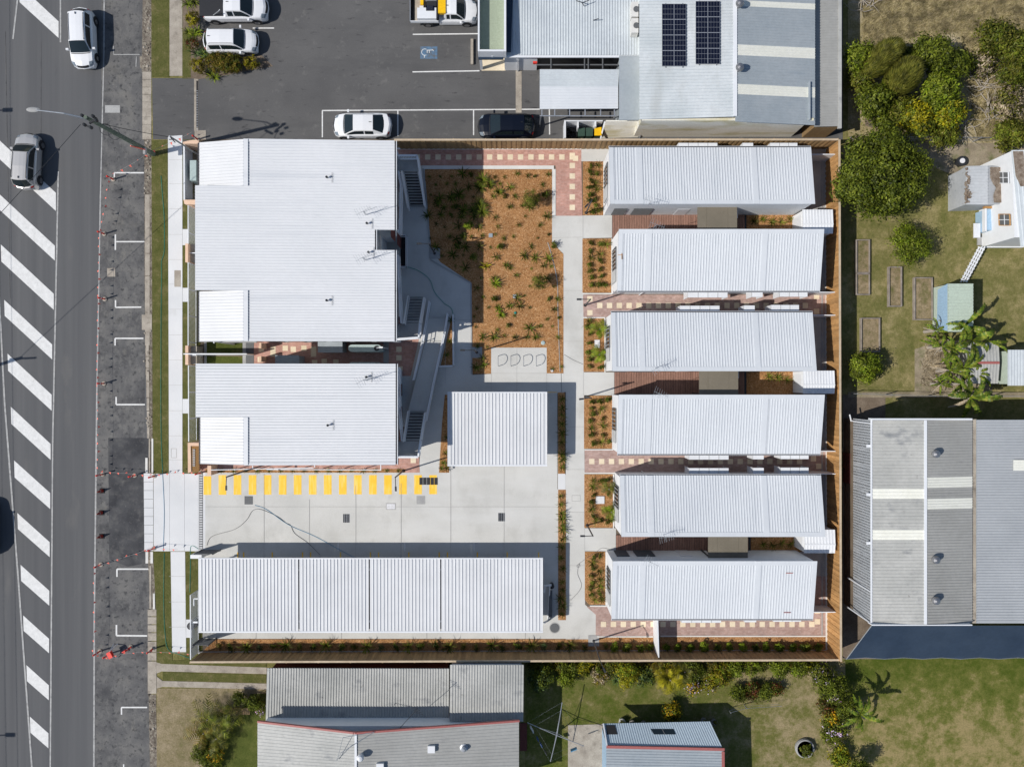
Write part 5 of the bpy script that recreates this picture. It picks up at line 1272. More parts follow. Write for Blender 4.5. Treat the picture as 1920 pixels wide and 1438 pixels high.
# bin yard
by = bldg('white framed bin yard between the car park and the stained wall', 1095, 242, 'bin_enclosure', 'enclosure')
for r_ in ((1058,226,1061,259,1.6),(1061.5,226,1130,228,1.6),(1083,228.5,1085,240,1.5),(1115,228.5,1118,238,1.5)): fr(*r_[:4],GZ,r_[4],'whitem','wall_frame',by)
a, b = W(1134,228,1.6), W(1126,260,GZ+.6); MB().beam(a,b,.1,.12).build('brace', MT['whitem'], by)
cw = bldg('grey weathered panel wall beside the bins', 1165, 243, 'panel_wall', 'wall')
a, b = W(1136,228,2.1), W(1208,228,2.1)
MB().add([a,b,W(1196,258,GZ),W(1128,260,GZ),a+Vector((0,.08,0)),b+Vector((0,.08,0)),W(1196,258,GZ)+Vector((0,.08,0)),W(1128,260,GZ)+Vector((0,.08,0))],[(0,1,2,3),(7,6,5,4),(0,1,5,4),(1,2,6,5),(2,3,7,6),(3,0,4,7)]).build('panel', MT['stain'], cw)
MB().beam(W(1212,226,2.2), W(1199,259,GZ), .09, .1).build('post', MT['steel'], cw)
def wheelie(label, px, py, mat):
    p = W(px,py,1.0); t = thing('wheelie_bin', label, 'bin', (p.x,p.y,GZ), group='wheelie bins in the bin yard'); mb = MB()
    mb.prism([(p.x-.22,p.y-.26),(p.x+.22,p.y-.26),(p.x+.22,p.y+.26),(p.x-.22,p.y+.26)], GZ+.08, 1.0); mb.build('bin_body', MT[mat if mat != 'ute_yellow' else 'bin'], t)
    MB().box(p.x-.27,p.y-.33,1.0,p.x+.27,p.y+.3,1.06).build('lid', MT[mat], t); MB().tube([(p.x-.2,p.y+.34,1.0),(p.x+.2,p.y+.34,1.0)], .02, 5).build('handle', MT['trim'], t)
    for s_ in (-1,1): MB().lathe([(.1,-.03),(.1,.03)],10,(p.x+s_*.22,p.y+.28,GZ+.1),'X').build('wheel', MT['rubber'], t)
wheelie('green wheelie bin next to the tyres', 1090, 248, 'bin'); wheelie('green wheelie bin next to the yellow-lidded one', 1105, 248, 'bin'); wheelie('wheelie bin with a bright yellow lid', 1121, 247, 'ute_yellow')
for lb, x, y in (('old tyre at the corner of the bin yard',1065,247),('old tyre beside the first green bin',1075,252)):
    p = W(x,y,.6); t = tag(recenter(MB().lathe([(.18,0),(.3,.0),(.33,.1),(.3,.2),(.18,.2),(.16,.1)],16,(p.x,p.y,.4)).build('tyre', MT['rubber'], None),(p.x,p.y,.4)), lb, 'tyre', 'tyres in the bin yard')

# grey warehouse below the yards
gw_ = bldg('weathered grey warehouse roof with milky skylights and three vents', 1730, 980, 'warehouse')
h1 = 5.0
wallbox(gw_, rc(1641,795,1818,1160), h1, 'grey_concrete', tops=h1-.25)
xs_ = W(1634,0,h1).x; y0_ = W(0,1168,h1).y; y1_ = W(0,788,h1).y
MB().ribs((xs_+.02,y0_,1.9),(xs_+.02,y1_,1.9),(xs_+.03,y1_,h1),(xs_+.03,y0_,h1),.2,.012,.3,.0).build('side_cladding', MT['greyshed'], gw_)
MB().box(xs_+.06,y0_+.05,GZ-.05,xs_+.2,y1_-.05,h1-.1).build('side_wall', MT['soil'], gw_)
segs = [(788,916,'roofg'),(916,935,'skylight'),(935,993,'roofg'),(993,1012,'skylight'),(1012,1170,'roofg')]
for y0, y1, mt_ in segs: rib_roof(gw_, [(1635,y1,h1),(1635,y0,h1),(1734,y0,h1+.5),(1734,y1,h1+.5)], mt_, .24, .035, name='skylight_strip' if mt_ == 'skylight' else 'roof')
segs = [(788,895,'roofg2'),(895,915,'skylight'),(915,935,'roofg2'),(935,955,'skylight'),(955,1169,'roofg2')]
for y0, y1, mt_ in segs: rib_roof(gw_, [(1737,y1,h1+.5),(1737,y0,h1+.5),(1823,y0-2,h1-.1),(1823,y1-2,h1-.1)], mt_, .2, .035, name='skylight_strip' if mt_ == 'skylight' else 'roof')
fr(1733,788,1738,1170,h1+.5,h1+.56,'whitem','ridge_cap',gw_); fr(1632.5,787,1635.5,1170,h1,h1+.06,'whitem','edge_flashing',gw_); fr(1824,786,1831,1168,h1-.4,h1-.2,'old_concrete','box_gutter',gw_)
fr(1635,784.5,1823,787.5,h1-.1,h1+.5,'whitem','barge',gw_); fr(1635,1170.5,1823,1172.5,h1-.3,h1+.4,'whitem','barge',gw_)
for y in (850,1047,1123): 
    q = W(1749,y,h1+.4); MB().lathe([(.15,-.1),(.15,.25),(.25,.28),(.29,.42),(.24,.58),(.06,.66)],14,(q.x,q.y,h1+.4)).build('roof_ventilator', MT['rim'], gw_)
for y in (836,927,1018): q = W(1628,y,h1-.1); MB().obox(q, (.25,.2,.12)).build('bracket', MT['whitem'], gw_)
for A_p, B_p in (((1590,1083,1.4),(1634,1110,5.0)),((1588,1137,1.6),(1633,1168,5.0)),((1593,777,1.8),(1596,790,1.8)),((1597,789,2),(1633,794,4.9))): MB().tube([W(*A_p),W(*B_p)], .05, 6).build('downpipe', MT['whitem'], gw_)
g3 = bldg('plain light grey ribbed warehouse roof at the picture edge', 1900, 980, 'warehouse')
wallbox(g3, rc(1835,795,2300,1160), 4.8, 'grey_concrete'); rib_roof(g3, [(1831,1168,5.0),(1831,787,5.0),(2300,787,5.6),(2300,1168,5.6)], 'roofg3', .2, .045)
rib_roof(g3, [(1900,882,5.24),(1900,862,5.24),(2000,862,5.36),(2000,882,5.36)], 'skylight', .2, .02, name='skylight_strip', thick=.02)
MB().prism([W2(x,y,1.3) for x,y in ((1592,850),(1612,852),(1612,909),(1592,907))], GZ, 1.3).build('old_brick_store', MT['maroon'], None)
tag(bpy.data.objects['old_brick_store'], 'dull red brick store against the warehouse side strip', 'shed')
sc = thing('shade_sail', 'dark navy shade cloth fixed along the end of the grey warehouse', 'awning', tuple(W(1750,1200,GZ)))
P = [(1634,1172.5,4.4),(1587,1236,2.6)]; n = 7; mb = MB()
top = [W(lerp(1634,2300,i/20),1172.5,4.4) for i in range(21)]; bot = [W(lerp(1587,2300,i/20),1235-(2.5 if i%2 else 0),2.6) for i in range(21)]
mid = [a.lerp(b,.5)-Vector((0,0,.08)) for a,b in zip(top,bot)]; rows__ = [top, mid, bot]
mb.add(top+mid+bot, [(r*21+i, r*21+i+1, (r+1)*21+i+1, (r+1)*21+i) for r in range(2) for i in range(20)]); mb.build('cloth', MT['navy'], sc)
MB().tube([top[0],bot[0]], .03, 5).build('edge_rope', MT['steel'], sc); MB().tube(bot, .02, 5).build('edge_rope', MT['steel'], sc)
for i in range(0,21,3): MB().tube([bot[i],(bot[i].x,bot[i].y-.25,GZ)], .04, 6).build('post', MT['steel'], sc)
# block edge below the units
# bottom houses
hb = bldg('long grey ribbed house roof at the bottom, with red edged gable part', 730, 1340, 'house')
wallbox(hb, rc(505,1258,838,1420), 2.3, 'maroon', tops=2.0)
rib_roof(hb, [(501,1252,2.4),(842,1253,2.4),(841,1366,2.25),(498,1362,2.25)], 'roofg', .2, .045, top=.35)
hc = bldg('smaller light grey ribbed roof joined to the bottom house', 915, 1300, 'house')
wallbox(hc, rc(846,1250,978,1345), 3.0, 'whitewall'); rib_roof(hc, [(844,1246,2.9),(982,1246,2.9),(981,1352,3.1),(843,1352,3.1)], 'roofg', .2, .04)
hd_ = bldg('bottom gabled grey tiled house with salmon red fascia and dome skylights', 730, 1410, 'house')
rx = 667; hr_ = 5.0; he_ = 3.9
for P, mt_ in (([(483,1354,he_),(483,1500,he_),(rx,1500,hr_),(rx,1376,hr_)],'roofg'),([(973,1352,he_),(973,1500,he_),(rx,1500,hr_),(rx,1376,hr_)],'roofg2')):
    q = [W(*p) for p in P]; MB().ribs(q[0],q[1],q[2],q[3],.25,.02,.3,.06).build('roof', MT[mt_], hd_)
wallbox(hd_, [(490,1362),(965,1362),(965,1500),(490,1500)], he_, 'whitewall', tops=he_-.15)
for A_p, B_p in (((483,1352.5,he_+.02),(rx,1374,hr_+.02)),((rx,1374,hr_+.02),(974,1351,he_+.02))): MB().beam(W(*A_p)-Vector((0,0,.06)), W(*B_p)-Vector((0,0,.06)), .13, .2).build('fascia', MT['redtrim'], hd_)
MB().beam(W(rx,1376,hr_+.05), W(rx,1500,hr_+.05), .16, .05).build('ridge_cap', MT['whitem'], hd_)
def hgt(x): return lerp(hr_,he_,abs(x-rx)/(306 if x > rx else 184))
q = W(676,1419,hgt(676)+.35); MB().lathe([(.16,-.5),(.16,-.05),(.24,0),(.26,.14),(.18,.28),(.05,.33)],14,tuple(q)).build('roof_ventilator', MT['roofw'], hd_)
for x, y, mt_ in ((809,1403,'roofw'),(713,1436,'roofw')): q = W(x,y,hgt(x)+.1); MB().obox(q, (.52,.5,.3)).build('dome_skylight', MT[mt_], hd_)
q = W(870,1401,hgt(870)); MB().lathe([(.3,-.02),(.3,.05),(.18,.08),(.2,.3),(.08,.42)],12,tuple(q)).build('roof_ventilator', MT['steel'], hd_)
mb = MB(); h0 = hgt(700)
for A_p, B_p in (((643,1382,5.9),(700,1372,5.0)),((640,1410,5.6),(702,1372,5.0)),((643,1382,5.9),(632,1425,5.0)),((640,1410,5.6),(630,1425,5.0))): mb.tube([W(*A_p),W(*B_p)], .02, 4)
mb.build('tv_aerial', MT['steel'], hd_); q = W(632,1426,4.8); 
mb = MB().tube([W(748,1366,3.6),W(782,1329,5.9)], .02, 4)
for f_ in (0,.33,.66,1): q = W(lerp(776,786,f_),lerp(1325,1337,f_),5.8); mb.beam(q-Vector((.3,-.1,0)), q+Vector((.3,-.1,0)), .02, .02)
mb.build('tv_aerial', MT['darksteel'], hd_)
t = bldg('weathered stack pallets beside the bottom house wall', 980, 1400, 'brick_edging_strip', 'edging'); MB().prism([W2(x,y,GZ+.05) for x,y in rc(975,1355,988,1407)], GZ, GZ+.05).build('brick_strip', MT['maroon'], t); t['label'] = 'maroon brick strip along the side of the bottom house'
# blue-grey shed with red fascia
bs = bldg('pale blue ribbed garden shed with maroon fascia and dark roof window', 1240, 1405, 'garden_shed', 'shed')
hs = 3.3
q = [W(1137,1398,hs),W(1356,1403,hs),W(1356,1600,hs+.3),W(1137,1600,hs+.3)]
MB().ribs(q[0],q[3],q[2],q[1],.2,.03,.3,.06).build('roof', MT['roofb'], bs)
MB().prism([W2(x,y,hs) for x,y in ((1138,1400),(1354,1405),(1354,1600),(1138,1600))], GZ-.05, [hs-.1]*4).build('wall', MT['blueshed'], bs)
fa = MB(); fa.beam(W(1137,1399,hs+.03), W(1358,1404,hs+.03), .2, .12); fa.build('fascia', MT['redtrim'], bs); MB().beam(W(1355.5,1408,hs+.02), W(1357,1600,hs+.25), .2, .12).build('fascia', MT['redtrim'], bs)
sp = MB().ribs(W(1131,1356,2.2),W(1331,1352,2.2),W(1354,1400,hs-.1),W(1138,1396,hs-.1),.17,.02,.3,.05).build('skillion_cladding', MT['paleblue'], bs)
def onsk(x, y): return W(x,y,lerp(2.2,hs-.1,(y-1355)/43)+.05)
P = [onsk(1136,1359),onsk(1153,1359),onsk(1158,1376),onsk(1138,1376)]; MB().add(P+[p-Vector((0,0,.03)) for p in P],[(0,1,2,3),(0,4,5,1),(1,5,6,2),(2,6,7,3),(3,7,4,0)]).build('doorway', MT['dark'], bs)
P = [onsk(1220,1366),onsk(1263,1366),onsk(1267,1376),onsk(1226,1376)]; g_ = MB().add(P+[p-Vector((0,0,.03)) for p in P],[(0,1,2,3),(0,4,5,1),(1,5,6,2),(2,6,7,3),(3,7,4,0)]).build('window', MT['glass'], bs)
MB().beam(P[0].lerp(P[1],.5)+Vector((0,0,.02)), P[3].lerp(P[2],.5)+Vector((0,0,.02)), .04,.02).build('glazing_bar', MT['screen'], g_)
MB().beam(W(1131,1356,2.3), W(1138,1398,hs+.05), .1, .1).build('barge', MT['whitem'], bs)
# right hand yard: old shed with gable roof, white house, garden sheds
os_ = bldg('old grey gabled shed with leaf litter rusting on its roof', 1838, 350, 'old_shed', 'shed')
wallbox(os_, [(1812,314),(1884,315),(1884,381),(1812,383)], 2.6, 'greyshed')
rib_roof(os_, [(1811,384,2.6),(1811,312,2.6),(1852,311,3.0),(1852,384,3.0)], 'greyshed', .22, .035); rib_roof(os_, [(1886,383,2.6),(1886,314,2.6),(1852,311,3.0),(1852,384,3.0)], 'greyshed', .22, .035)
P = [W(x,y,h) for x,y,h in ((1857,314,3.02),(1885,315,2.75),(1885,381,2.75),(1864,380,2.95),(1863,366,2.96),(1868,352,2.92),(1862,344,2.97),(1857,332,3.02))]
P = [p+Vector((0,0,.09)) for p in P]
MB().add(P+[p-Vector((0,0,.14)) for p in P],[tuple(range(8))]+[(i,(i+1)%8,8+(i+1)%8,8+i) for i in range(8)]).build('leaf_litter', MT['rust'], os_)
for i in range(46):
    q = W(1811+abs(R.gauss(0,4.5)),R.uniform(314,381),2.75); r_ = R.uniform(.04,.13); MB().lathe([(r_,-.1),(r_*.8,.02),(r_*.3,.04)],6,tuple(q)).build('debris_clump', MT['rust'], os_)
rib_roof(os_, [(1790,392,.6),(1790,326,.6),(1811,312,2.5),(1811,384,2.5)], 'greyshed', .3, .02, name='leaning_sheet')
P = [W(1790,393,.4),W(1811,384,2.5),W(1884,382,2.5),W(1868,390,.8)]; MB().add(P+[p-Vector((0,-.05,.05)) for p in P],[(0,1,2,3),(0,4,5,1),(1,5,6,2),(2,6,7,3),(3,7,4,0)]).build('end_sheet', MT['roofb'], os_)
wh = bldg('white weatherboard house with peeling grey roof at the picture edge', 1900, 380, 'house')
HW = 4.4
yb_ = W(0,464,GZ).y
MB().prism([W2(1898,283,HW),W2(2200,283,HW),(W(2200,0,HW).x,yb_),(W(1904,0,HW).x,yb_)], GZ-.1, HW-.1).build('wall', MT['whitewall'], wh)
rib_roof(wh, [(1897,282,HW),(2200,282,HW+.8),(2200,462,HW+.8),(1914,462,HW)], 'roofl', .3, .02)
P = [(1900,284),(1960,284),(1960,345),(1914,350),(1905,330)]; MB().prism([W2(x,y,HW+.07) for x,y in P], HW, HW+.07).build('peeling_patch', MT['rust'], wh)
def slp(z, y): return Vector((lerp(W(1898,0,HW).x,W(1904,0,HW).x,(y-283)/180)-.02, W(0,y,z).y, z))
for y in (333,412):
    P = [slp(2.7,y+11),slp(2.7,y-10),slp(4.0,y-10),slp(4.0,y+11)]; nv = Vector((-.05,0,.0))
    g_ = MB().add([p+nv for p in P]+[p-nv for p in P],[(0,1,2,3),(7,6,5,4),(0,1,5,4),(1,2,6,5),(2,3,7,6),(3,0,4,7)]).build('window', MT['screen'], wh)
    P2 = [p+nv*1.5 for p in P]
    for a_, b_ in zip(P2, P2[1:]+P2[:1]): MB().beam(a_, b_, .07, .05).build('window_frame', MT['timber' if y > 400 else 'whitem'], g_)
    MB().beam(P2[0].lerp(P2[1],.5), P2[3].lerp(P2[2],.5), .05, .05).build('glazing_bar', MT['whitem'], g_)
    MB().beam(P2[0].lerp(P2[3],.5), P2[1].lerp(P2[2],.5), .03, .04).build('glazing_bar', MT['whitem'], g_)
st = bldg('clutter of pale boards and blue sheet on the back steps of the white house', 1862, 420, 'back_steps', 'steps')
fr(1850,392,1862,432,GZ,1.6,'blueshed','blue_sheet',st); fr(1846,387,1872,391,1.5,1.75,'ute_yellow' if False else 'timber','lintel',st); fr(1847,391,1850,434,1.3,1.7,'whitem','handrail',st)
fr(1864,414,1871,430,.9,1.5,'whitewall','box',st); fr(1826,419,1838,446,.7,.8,'whitem','door_panel',st); fr(1838,420,1848,440,GZ,.4,'old_concrete','step',st); fr(1834,446,1846,460,GZ,.3,'grey_concrete','step',st)
fr(1850,435,1866,459,GZ,.9,'old_concrete','landing',st); fr(1846,459,1920,464,GZ,.5,'whitewall','base_board',st); fr(1836,398,1844,410,GZ,.5,'rust','crate',st); fr(1842,401,1848,404,.5,.6,'whitem','board',st)
ld = bldg('white ladder-like rail lying from the house steps to the green shed', 1824, 495, 'white_ladder', 'ladder')
mb = MB()
for dx in (-5,0,5): mb.beam(W(1841+dx,463,.9), W(1806+dx,529,.7), .09, .08)
mb.build('rail', MT['whitem'], ld); mb = MB()
for i in range(11): f_ = (i+.5)/11; x, y = lerp(1841,1806,f_), lerp(463,529,f_); mb.beam(W(x-6,y-3,.85), W(x+6,y+3,.85), .07, .05)
mb.build('rung', MT['whitem'], ld)
gs = bldg('pale green shed roof with blue sheet side beside the banana clump', 1800, 575, 'garden_shed', 'shed')
wallbox(gs, rc(1779,533,1823,620), 2.4, 'greenshed'); rib_roof(gs, [(1777.5,622,2.5),(1777.5,532,2.6),(1824.5,532,2.5),(1824.5,622,2.4)], 'greenshed', .24, .03)
rib_roof(gs, [(1757,620,1.0),(1759,543,1.1),(1777,532,2.4),(1777,620,2.4)], 'blueshed', .2, .02, name='side_sheet')
g2 = bldg('small rusty ridged shed behind the banana clump', 1850, 682, 'garden_shed', 'shed')
wallbox(g2, rc(1820,644,1872,717), 2.1, 'roofg2'); rib_roof(g2, [(1815,642,2.1),(1872,642,2.1),(1874,680,2.3),(1815,680,2.3)], 'roofg', .22, .03); rib_roof(g2, [(1815,719,2.1),(1871,719,2.1),(1874,682,2.3),(1815,682,2.3)], 'roofg', .22, .03)
fr(1815,678,1874,682.5,2.3,2.36,'redtrim','ridge_cap',g2)
g4 = bldg('light grey ribbed shed roof cut off by the picture edge', 1905, 690, 'garden_shed', 'shed')
wallbox(g4, rc(1893,658,2100,720), 2.6, 'greenshed'); rib_roof(g4, [(1890,656,2.7),(2100,656,2.7),(2100,723,2.6),(1890,723,2.6)], 'roofl', .22, .03)
t = bldg('white slatted rack between the two small sheds', 1882, 676, 'slatted_rack', 'rack'); mb = MB()
for i in range(9): q = W(1884,660+i*3.8,1.0); mb.obox(q, (.4,.05,.05))
mb.build('slats', MT['whitem'], t, kind='stuff'); fr(1880,694,1890,718,GZ,.9,'whitewall','tub',t)
# raised beds
def raised(label, x0, y0, x1, y1, inner=None):
    a = W(x0,y1,.45); b = W(x1,y0,.45); t = thing('raised_bed', label, 'garden bed', ((a.x+b.x)/2,(a.y+b.y)/2,GZ), group='raised beds on the lawn')
    for r_ in ((a.x,a.y,a.x+.07,b.y),(b.x-.07,a.y,b.x,b.y),(a.x+.07,a.y,b.x-.07,a.y+.07),(a.x+.07,b.y-.07,b.x-.07,b.y)): MB().box(r_[0],r_[1],GZ-.05,r_[2],r_[3],.4+R.uniform(-.04,.02)).build('side_board', MT['bedboard'], t)
    MB().box(a.x+.07,a.y+.07,GZ-.05,b.x-.07,b.y-.07,.24).build('soil_fill', MT['bedsoil'], t)
raised('raised bed touching the fence shadow, upper of the joined pair', 1606,449,1632,512); raised('raised bed touching the fence shadow, lower of the joined pair', 1606,513,1632,553)
raised('narrow raised bed between the joined pair and the widest bed', 1667,500,1692,575); raised('widest raised bed, nearest the green shed', 1715,520,1750,600); raised('raised bed partly under the round lime bush', 1615,596,1651,660)
# ------------------------------------------------------------ vehicles
make_car('white hatchback-like family car driving down the street past the verge', 154.5, 72.5, -88, 4.65, 1.84, 'suv', 'carwhite', name='car', group='moving cars on the street')
make_car('silver sport utility car driving up the street by the chevrons', 50, 303, 87, 4.45, 1.82, 'suv', 'carsilver', name='car', group='moving cars on the street')
make_car('dark car entering from the street side, mostly seen by its shadow', -34, 992, 90, 4.6, 1.84, 'suv', 'carblack', name='car', group='moving cars on the street')
make_car('white sport utility car parked under the bronze hedge', 433, 78, 0, 4.25, 1.78, 'suv', 'carwhite', ground=GZ, group='parked cars')
make_car('white fastback sedan parked by the large block', 679, 235, 180, 4.6, 1.82, 'sedan', 'carwhite', ground=GZ, group='parked cars')
make_car('black hatchback parked along the timber fence', 950, 236, 180, 4.5, 1.8, 'hatch', 'carblack', ground=GZ, group='parked cars')
ut = make_car('white dual cab utility with dark tray cover in the top bay', 440, 16, 0, 5.25, 1.88, 'ute', 'carwhite', ground=GZ, name='utility_truck', cat='pickup')
MB().box(-2.56,-.76,1.04,-.78,.76,1.12).build('tray_cover', MT['trim'], None).parent = ut
for s_ in (-1,1): MB().tube([(-1.5,s_*.72,1.12),(-.85,s_*.7,1.75),(-.75,s_*.6,1.78)], .035, 6).build('sports_bar', MT['steel'], None).parent = ut
for s_ in (-1,1): MB().box(-.9,s_*.9-.06,.42,1.3,s_*.9+.06,.5).build('side_step', MT['trim'], None).parent = ut
sv = make_car('white service utility with yellow toolbox and solar panel on its tray', 838, 22, 0, 4.9, 1.76, 'cabute', 'carwhite', ground=GZ, name='service_truck', cat='work truck', body_back=-.12)
def sp_(nm, x0,y0,z0,x1,y1,z1, mt_): 
    o = MB().box(x0,y0,z0,x1,y1,z1).build(nm, MT[mt_], None); o.parent = sv; return o
sp_('tray_bed',-2.75,-.9,.75,-.62,.9,.85,'old_concrete'); sp_('tray_side',-2.75,-.95,.85,-.62,-.9,1.15,'whitem'); sp_('tray_side',-2.75,.9,.85,-.62,.95,1.15,'whitem'); sp_('tailgate',-2.8,-.95,.75,-2.752,.95,1.15,'steel')
sp_('headboard',-.66,-.9,.85,-.6,.9,1.7,'trim'); sp_('toolbox',-2.2,-.86,.86,-.75,-.05,1.45,'whitem'); sp_('yellow_toolbox',-.58,-.6,1.5,-.02,.95,1.78,'ute_yellow'); sp_('white_crate',-1.6,.6,.86,-.75,.88,1.5,'whitem')
sp_('compressor',-1.5,.05,.86,-.75,.55,1.25,'trim'); sp_('gas_bottle',-1.98,.25,.86,-1.75,.8,1.3,'ute_yellow'); sp_('cable_drum',-2.05,-.02,.86,-1.75,.22,1.2,'cloth'); sp_('rear_tray_liner',-2.74,-.88,.852,-2.45,.88,.87,'rubber')
o = sp_('solar_panel',-1.52,-.3,1.47,-.92,.08,1.5,'solar')
for q in (-1.37,-1.22,-1.07): g_ = MB().box(q-.006,-.29,1.5,q+.006,.07,1.505).build('cell_line', MT['steel'], None); g_.parent = o

# ------------------------------------------------------------ lamp posts in the grounds
def lamp_post(label, px, py, dx, dy, pad=True, h=4.4):
    p = W(px,py,GZ); t = thing('lamp_post', label, 'lamp post', (p.x,p.y,GZ), group='black garden lamp posts')
    MB().lathe([(.13,-.02),(.13,.03),(.06,.08),(.05,h-.1),(.05,h-.05)],10).build('pole', MT['darksteel'], None).parent = t
    L = math.hypot(dx,dy) or 1; ux, uy = dx/L, dy/L; al = L/S
    MB().tube([(0,0,h-.12),(ux*al*.5,uy*al*.5,h-.04),(ux*(al-.1),uy*(al-.1),h-.04)], .028, 6).build('arm', MT['darksteel'], None).parent = t
    c = MB().obox((ux*al,uy*al,h-.05), (.34,.13,.06), rz=math.atan2(uy,ux)); c.build('lamp_head', MT['darksteel'], None).parent = t
    if pad: MB().box(-.42,-.42,-.03,.42,.42,.045).build('concrete_pad', MT['grey_concrete'], None).parent = t
lamp_post('lamp post in the topmost planted bed of the units', 1099,399.5,-9,-10,False); lamp_post('lamp post where the upper brick path meets the concrete path', 1097,572.5,-20,0,False)
lamp_post('lamp post at the upper edge of the fourth planted bed', 1098,744,-17,-2,False); lamp_post('lamp post at the lower end of the fifth planted bed', 1101,984.5,-18,0,False)
lamp_post('lamp post at the corner of the lower brick path and long mulch strip', 1113,1200.5,8,-18); lamp_post('lamp post on a pad beside the notch of the large block', 815,475.5,-17,0)
lamp_post('lamp post on a pad beside the ramp and four shadows', 894,661,-20,0); lamp_post('lamp post by the last yellow bars near the ramp', 756.5,882.5,1,-20,False)
lamp_post('lamp post by the second yellow bar near the sign wall', 462,882,0,-19,False)
# bicycle hoops: the four D shapes on the pad
hp = None
for i in range(4):
    a = W(934.3+i*23.6, 686.5, GZ); b = W(934.3+i*23.6, 667.5, GZ)
    lb = ['first bicycle hoop, nearest the lamp post pad','second bicycle hoop on the pale pad','third bicycle hoop on the pale pad','last bicycle hoop, its shadow falling on the mulch'][i]
    t = thing('bicycle_hoop', lb, 'bike rack', (a.x,a.y,GZ), group='bicycle hoops on the pale pad')
    ym = (b.y-a.y); P = [(0,0,0)] + [(0, ym/2-math.cos(q)*ym/2, .45+math.sin(q)*.38) for q in [math.pi*k/10 for k in range(11)]] + [(0,ym,0)]
    MB().tube(P, .024, 6).build('hoop_tube', MT['steel'], None).parent = t
    for yy in (0, ym): MB().lathe([(.06,0),(.06,.012)],8,(0,yy,0)).build('base_plate', MT['steel'], None).parent = t

# ------------------------------------------------------------ power pole, wires, street lamps
pl = thing('power_pole', 'leaning power pole with street lamp and crossarms at the verge', 'power pole', tuple(W(288,289,GZ)))
top = W(160,220,10.6); base = W(288,289,GZ)
MB().tube([base-Vector((0,0,.3)), base.lerp(top,.5), top], [.19,.16,.12], 12).build('pole', MT['poleg'], pl)
MB().tube([top-Vector((0,0,.3)), W(120,213,10.9), W(68,207,10.8)], [.05,.04,.035], 7).build('lamp_arm', MT['steel'], pl)
MB().tube([top-Vector((0,0,.9)), W(120,214,10.8)], .02, 5).build('arm_stay', MT['steel'], pl)
q = W(62,206,10.75); hd__ = MB().lathe([(.05,-.1),(.13,-.06),(.17,0),(.12,.06),(.04,.09)],14); hd__.v = [(q.x+x*2.6,q.y+y,q.z+z) for x,y,z in hd__.v]; hd__.build('street_lamp_head', MT['grey_concrete'], pl)
for f_, a_, b_, h_ in ((.97,(168,232),(182,222),10.3),(.93,(156,233),(173,241),10.0)): MB().beam(W(*a_,h_), W(*b_,h_), .12, .12).build('crossarm', MT['darksteel'], pl)
for x, y in ((177,220),(183,228),(161,236),(173,241),(157,219)): q = W(x,y,10.4); MB().lathe([(.05,0),(.11,.05),(.11,.25),(.04,.3)],8,tuple(q)).build('insulator', MT['darksteel'], pl)
mb = MB()
for k in range(2):
    c = base.lerp(top,.62+.12*k); mb.tube([c+Vector((.35*math.cos(a_)*1.2,.35*math.sin(a_)-.1,.2*math.sin(a_))) for a_ in [i*.7 for i in range(9)]], .018, 4)
mb.build('cable_loop', MT['darksteel'], pl)
MB().obox(W(272,284,2.2), (.18,.5,.3)).build('junction_box', MT['grey_concrete'], pl); MB().tube([W(245,274,3.6),W(272,281,2.6)], .05, 5).build('warning_tag', MT['flag'], pl)
def wire(label, A, B, sag=.3, r=.014, n=10, name='overhead_wire'):
    P = [A.lerp(B,i/n)-Vector((0,0,sag*4*(i/n)*(1-i/n))) for i in range(n+1)]
    o = MB().tube(P, r, 4).build(name, MT['darksteel'], None); tag(recenter(o,tuple(A)), label, 'cable')
off = Vector((-45.9,-.4,8.5))
wire('overhead wire from the pole top across the street', W(151,234,10.3), off, .4, .02)
wire('service wire from the pole to the bracket on the large block corner', W(192,233,9.9), W(316,257,6.4), .2, .02)
t = thing('service_bracket', 'grey service mast leaning out at the street corner of the large block', 'mast', tuple(W(372,290,GZ)))
MB().tube([W(372,291,1.0),W(318,256,6.5)], .06, 7).build('mast', MT['steel'], t)
mb = MB(); mb.tube([W(320,258,6.4),W(329,268,6.2)], .035, 5); mb.tube([W(317,262,6.4),W(326,262,6.2)], .03, 5); mb.build('clamp', MT['darksteel'], t)
for k_, (dx_, lb) in enumerate(((0,'first of two high wires running along the far side of the street'),(.9,'second of two high wires running along the far side of the street'))):
    wire(lb, Vector((-47.6+dx_,70,8.6)), Vector((-46.2+dx_,-70,8.6)), .6, .016, 14)
def off_lamp(label, px, py, h, ax):
    t = thing('street_lamp', label, 'street lamp', tuple(W(px,py,0)), group='street lamps beyond the picture edge')
    MB().lathe([(.12,0),(.07,h)],8).build('pole', MT['steel'], None).parent = t; MB().tube([(0,0,h),(ax,0,h+.3)], .05, 5).build('arm', MT['steel'], None).parent = t; MB().obox((ax,0,h+.3),(.7,.3,.12)).build('lamp_head', MT['grey_concrete'], None).parent = t
t = thing('power_pole', 'power pole across the street whose shadow tip falls by the chevrons', 'power pole', (off.x,off.y,0))
MB().lathe([(.17,0),(.12,8.7)],8).build('pole', MT['poleg'], None).parent = t; MB().obox((.3,0,8.5),(2.0,.12,.12),rz=.05).build('crossarm', MT['darksteel'], None).parent = t
off_lamp('street lamp across the street whose shadow falls at the upper road edge', -200, 262, 8, 1.5); off_lamp('street lamp across the street whose shadow falls at the lower road edge', -195, 1432, 8, 1.5)

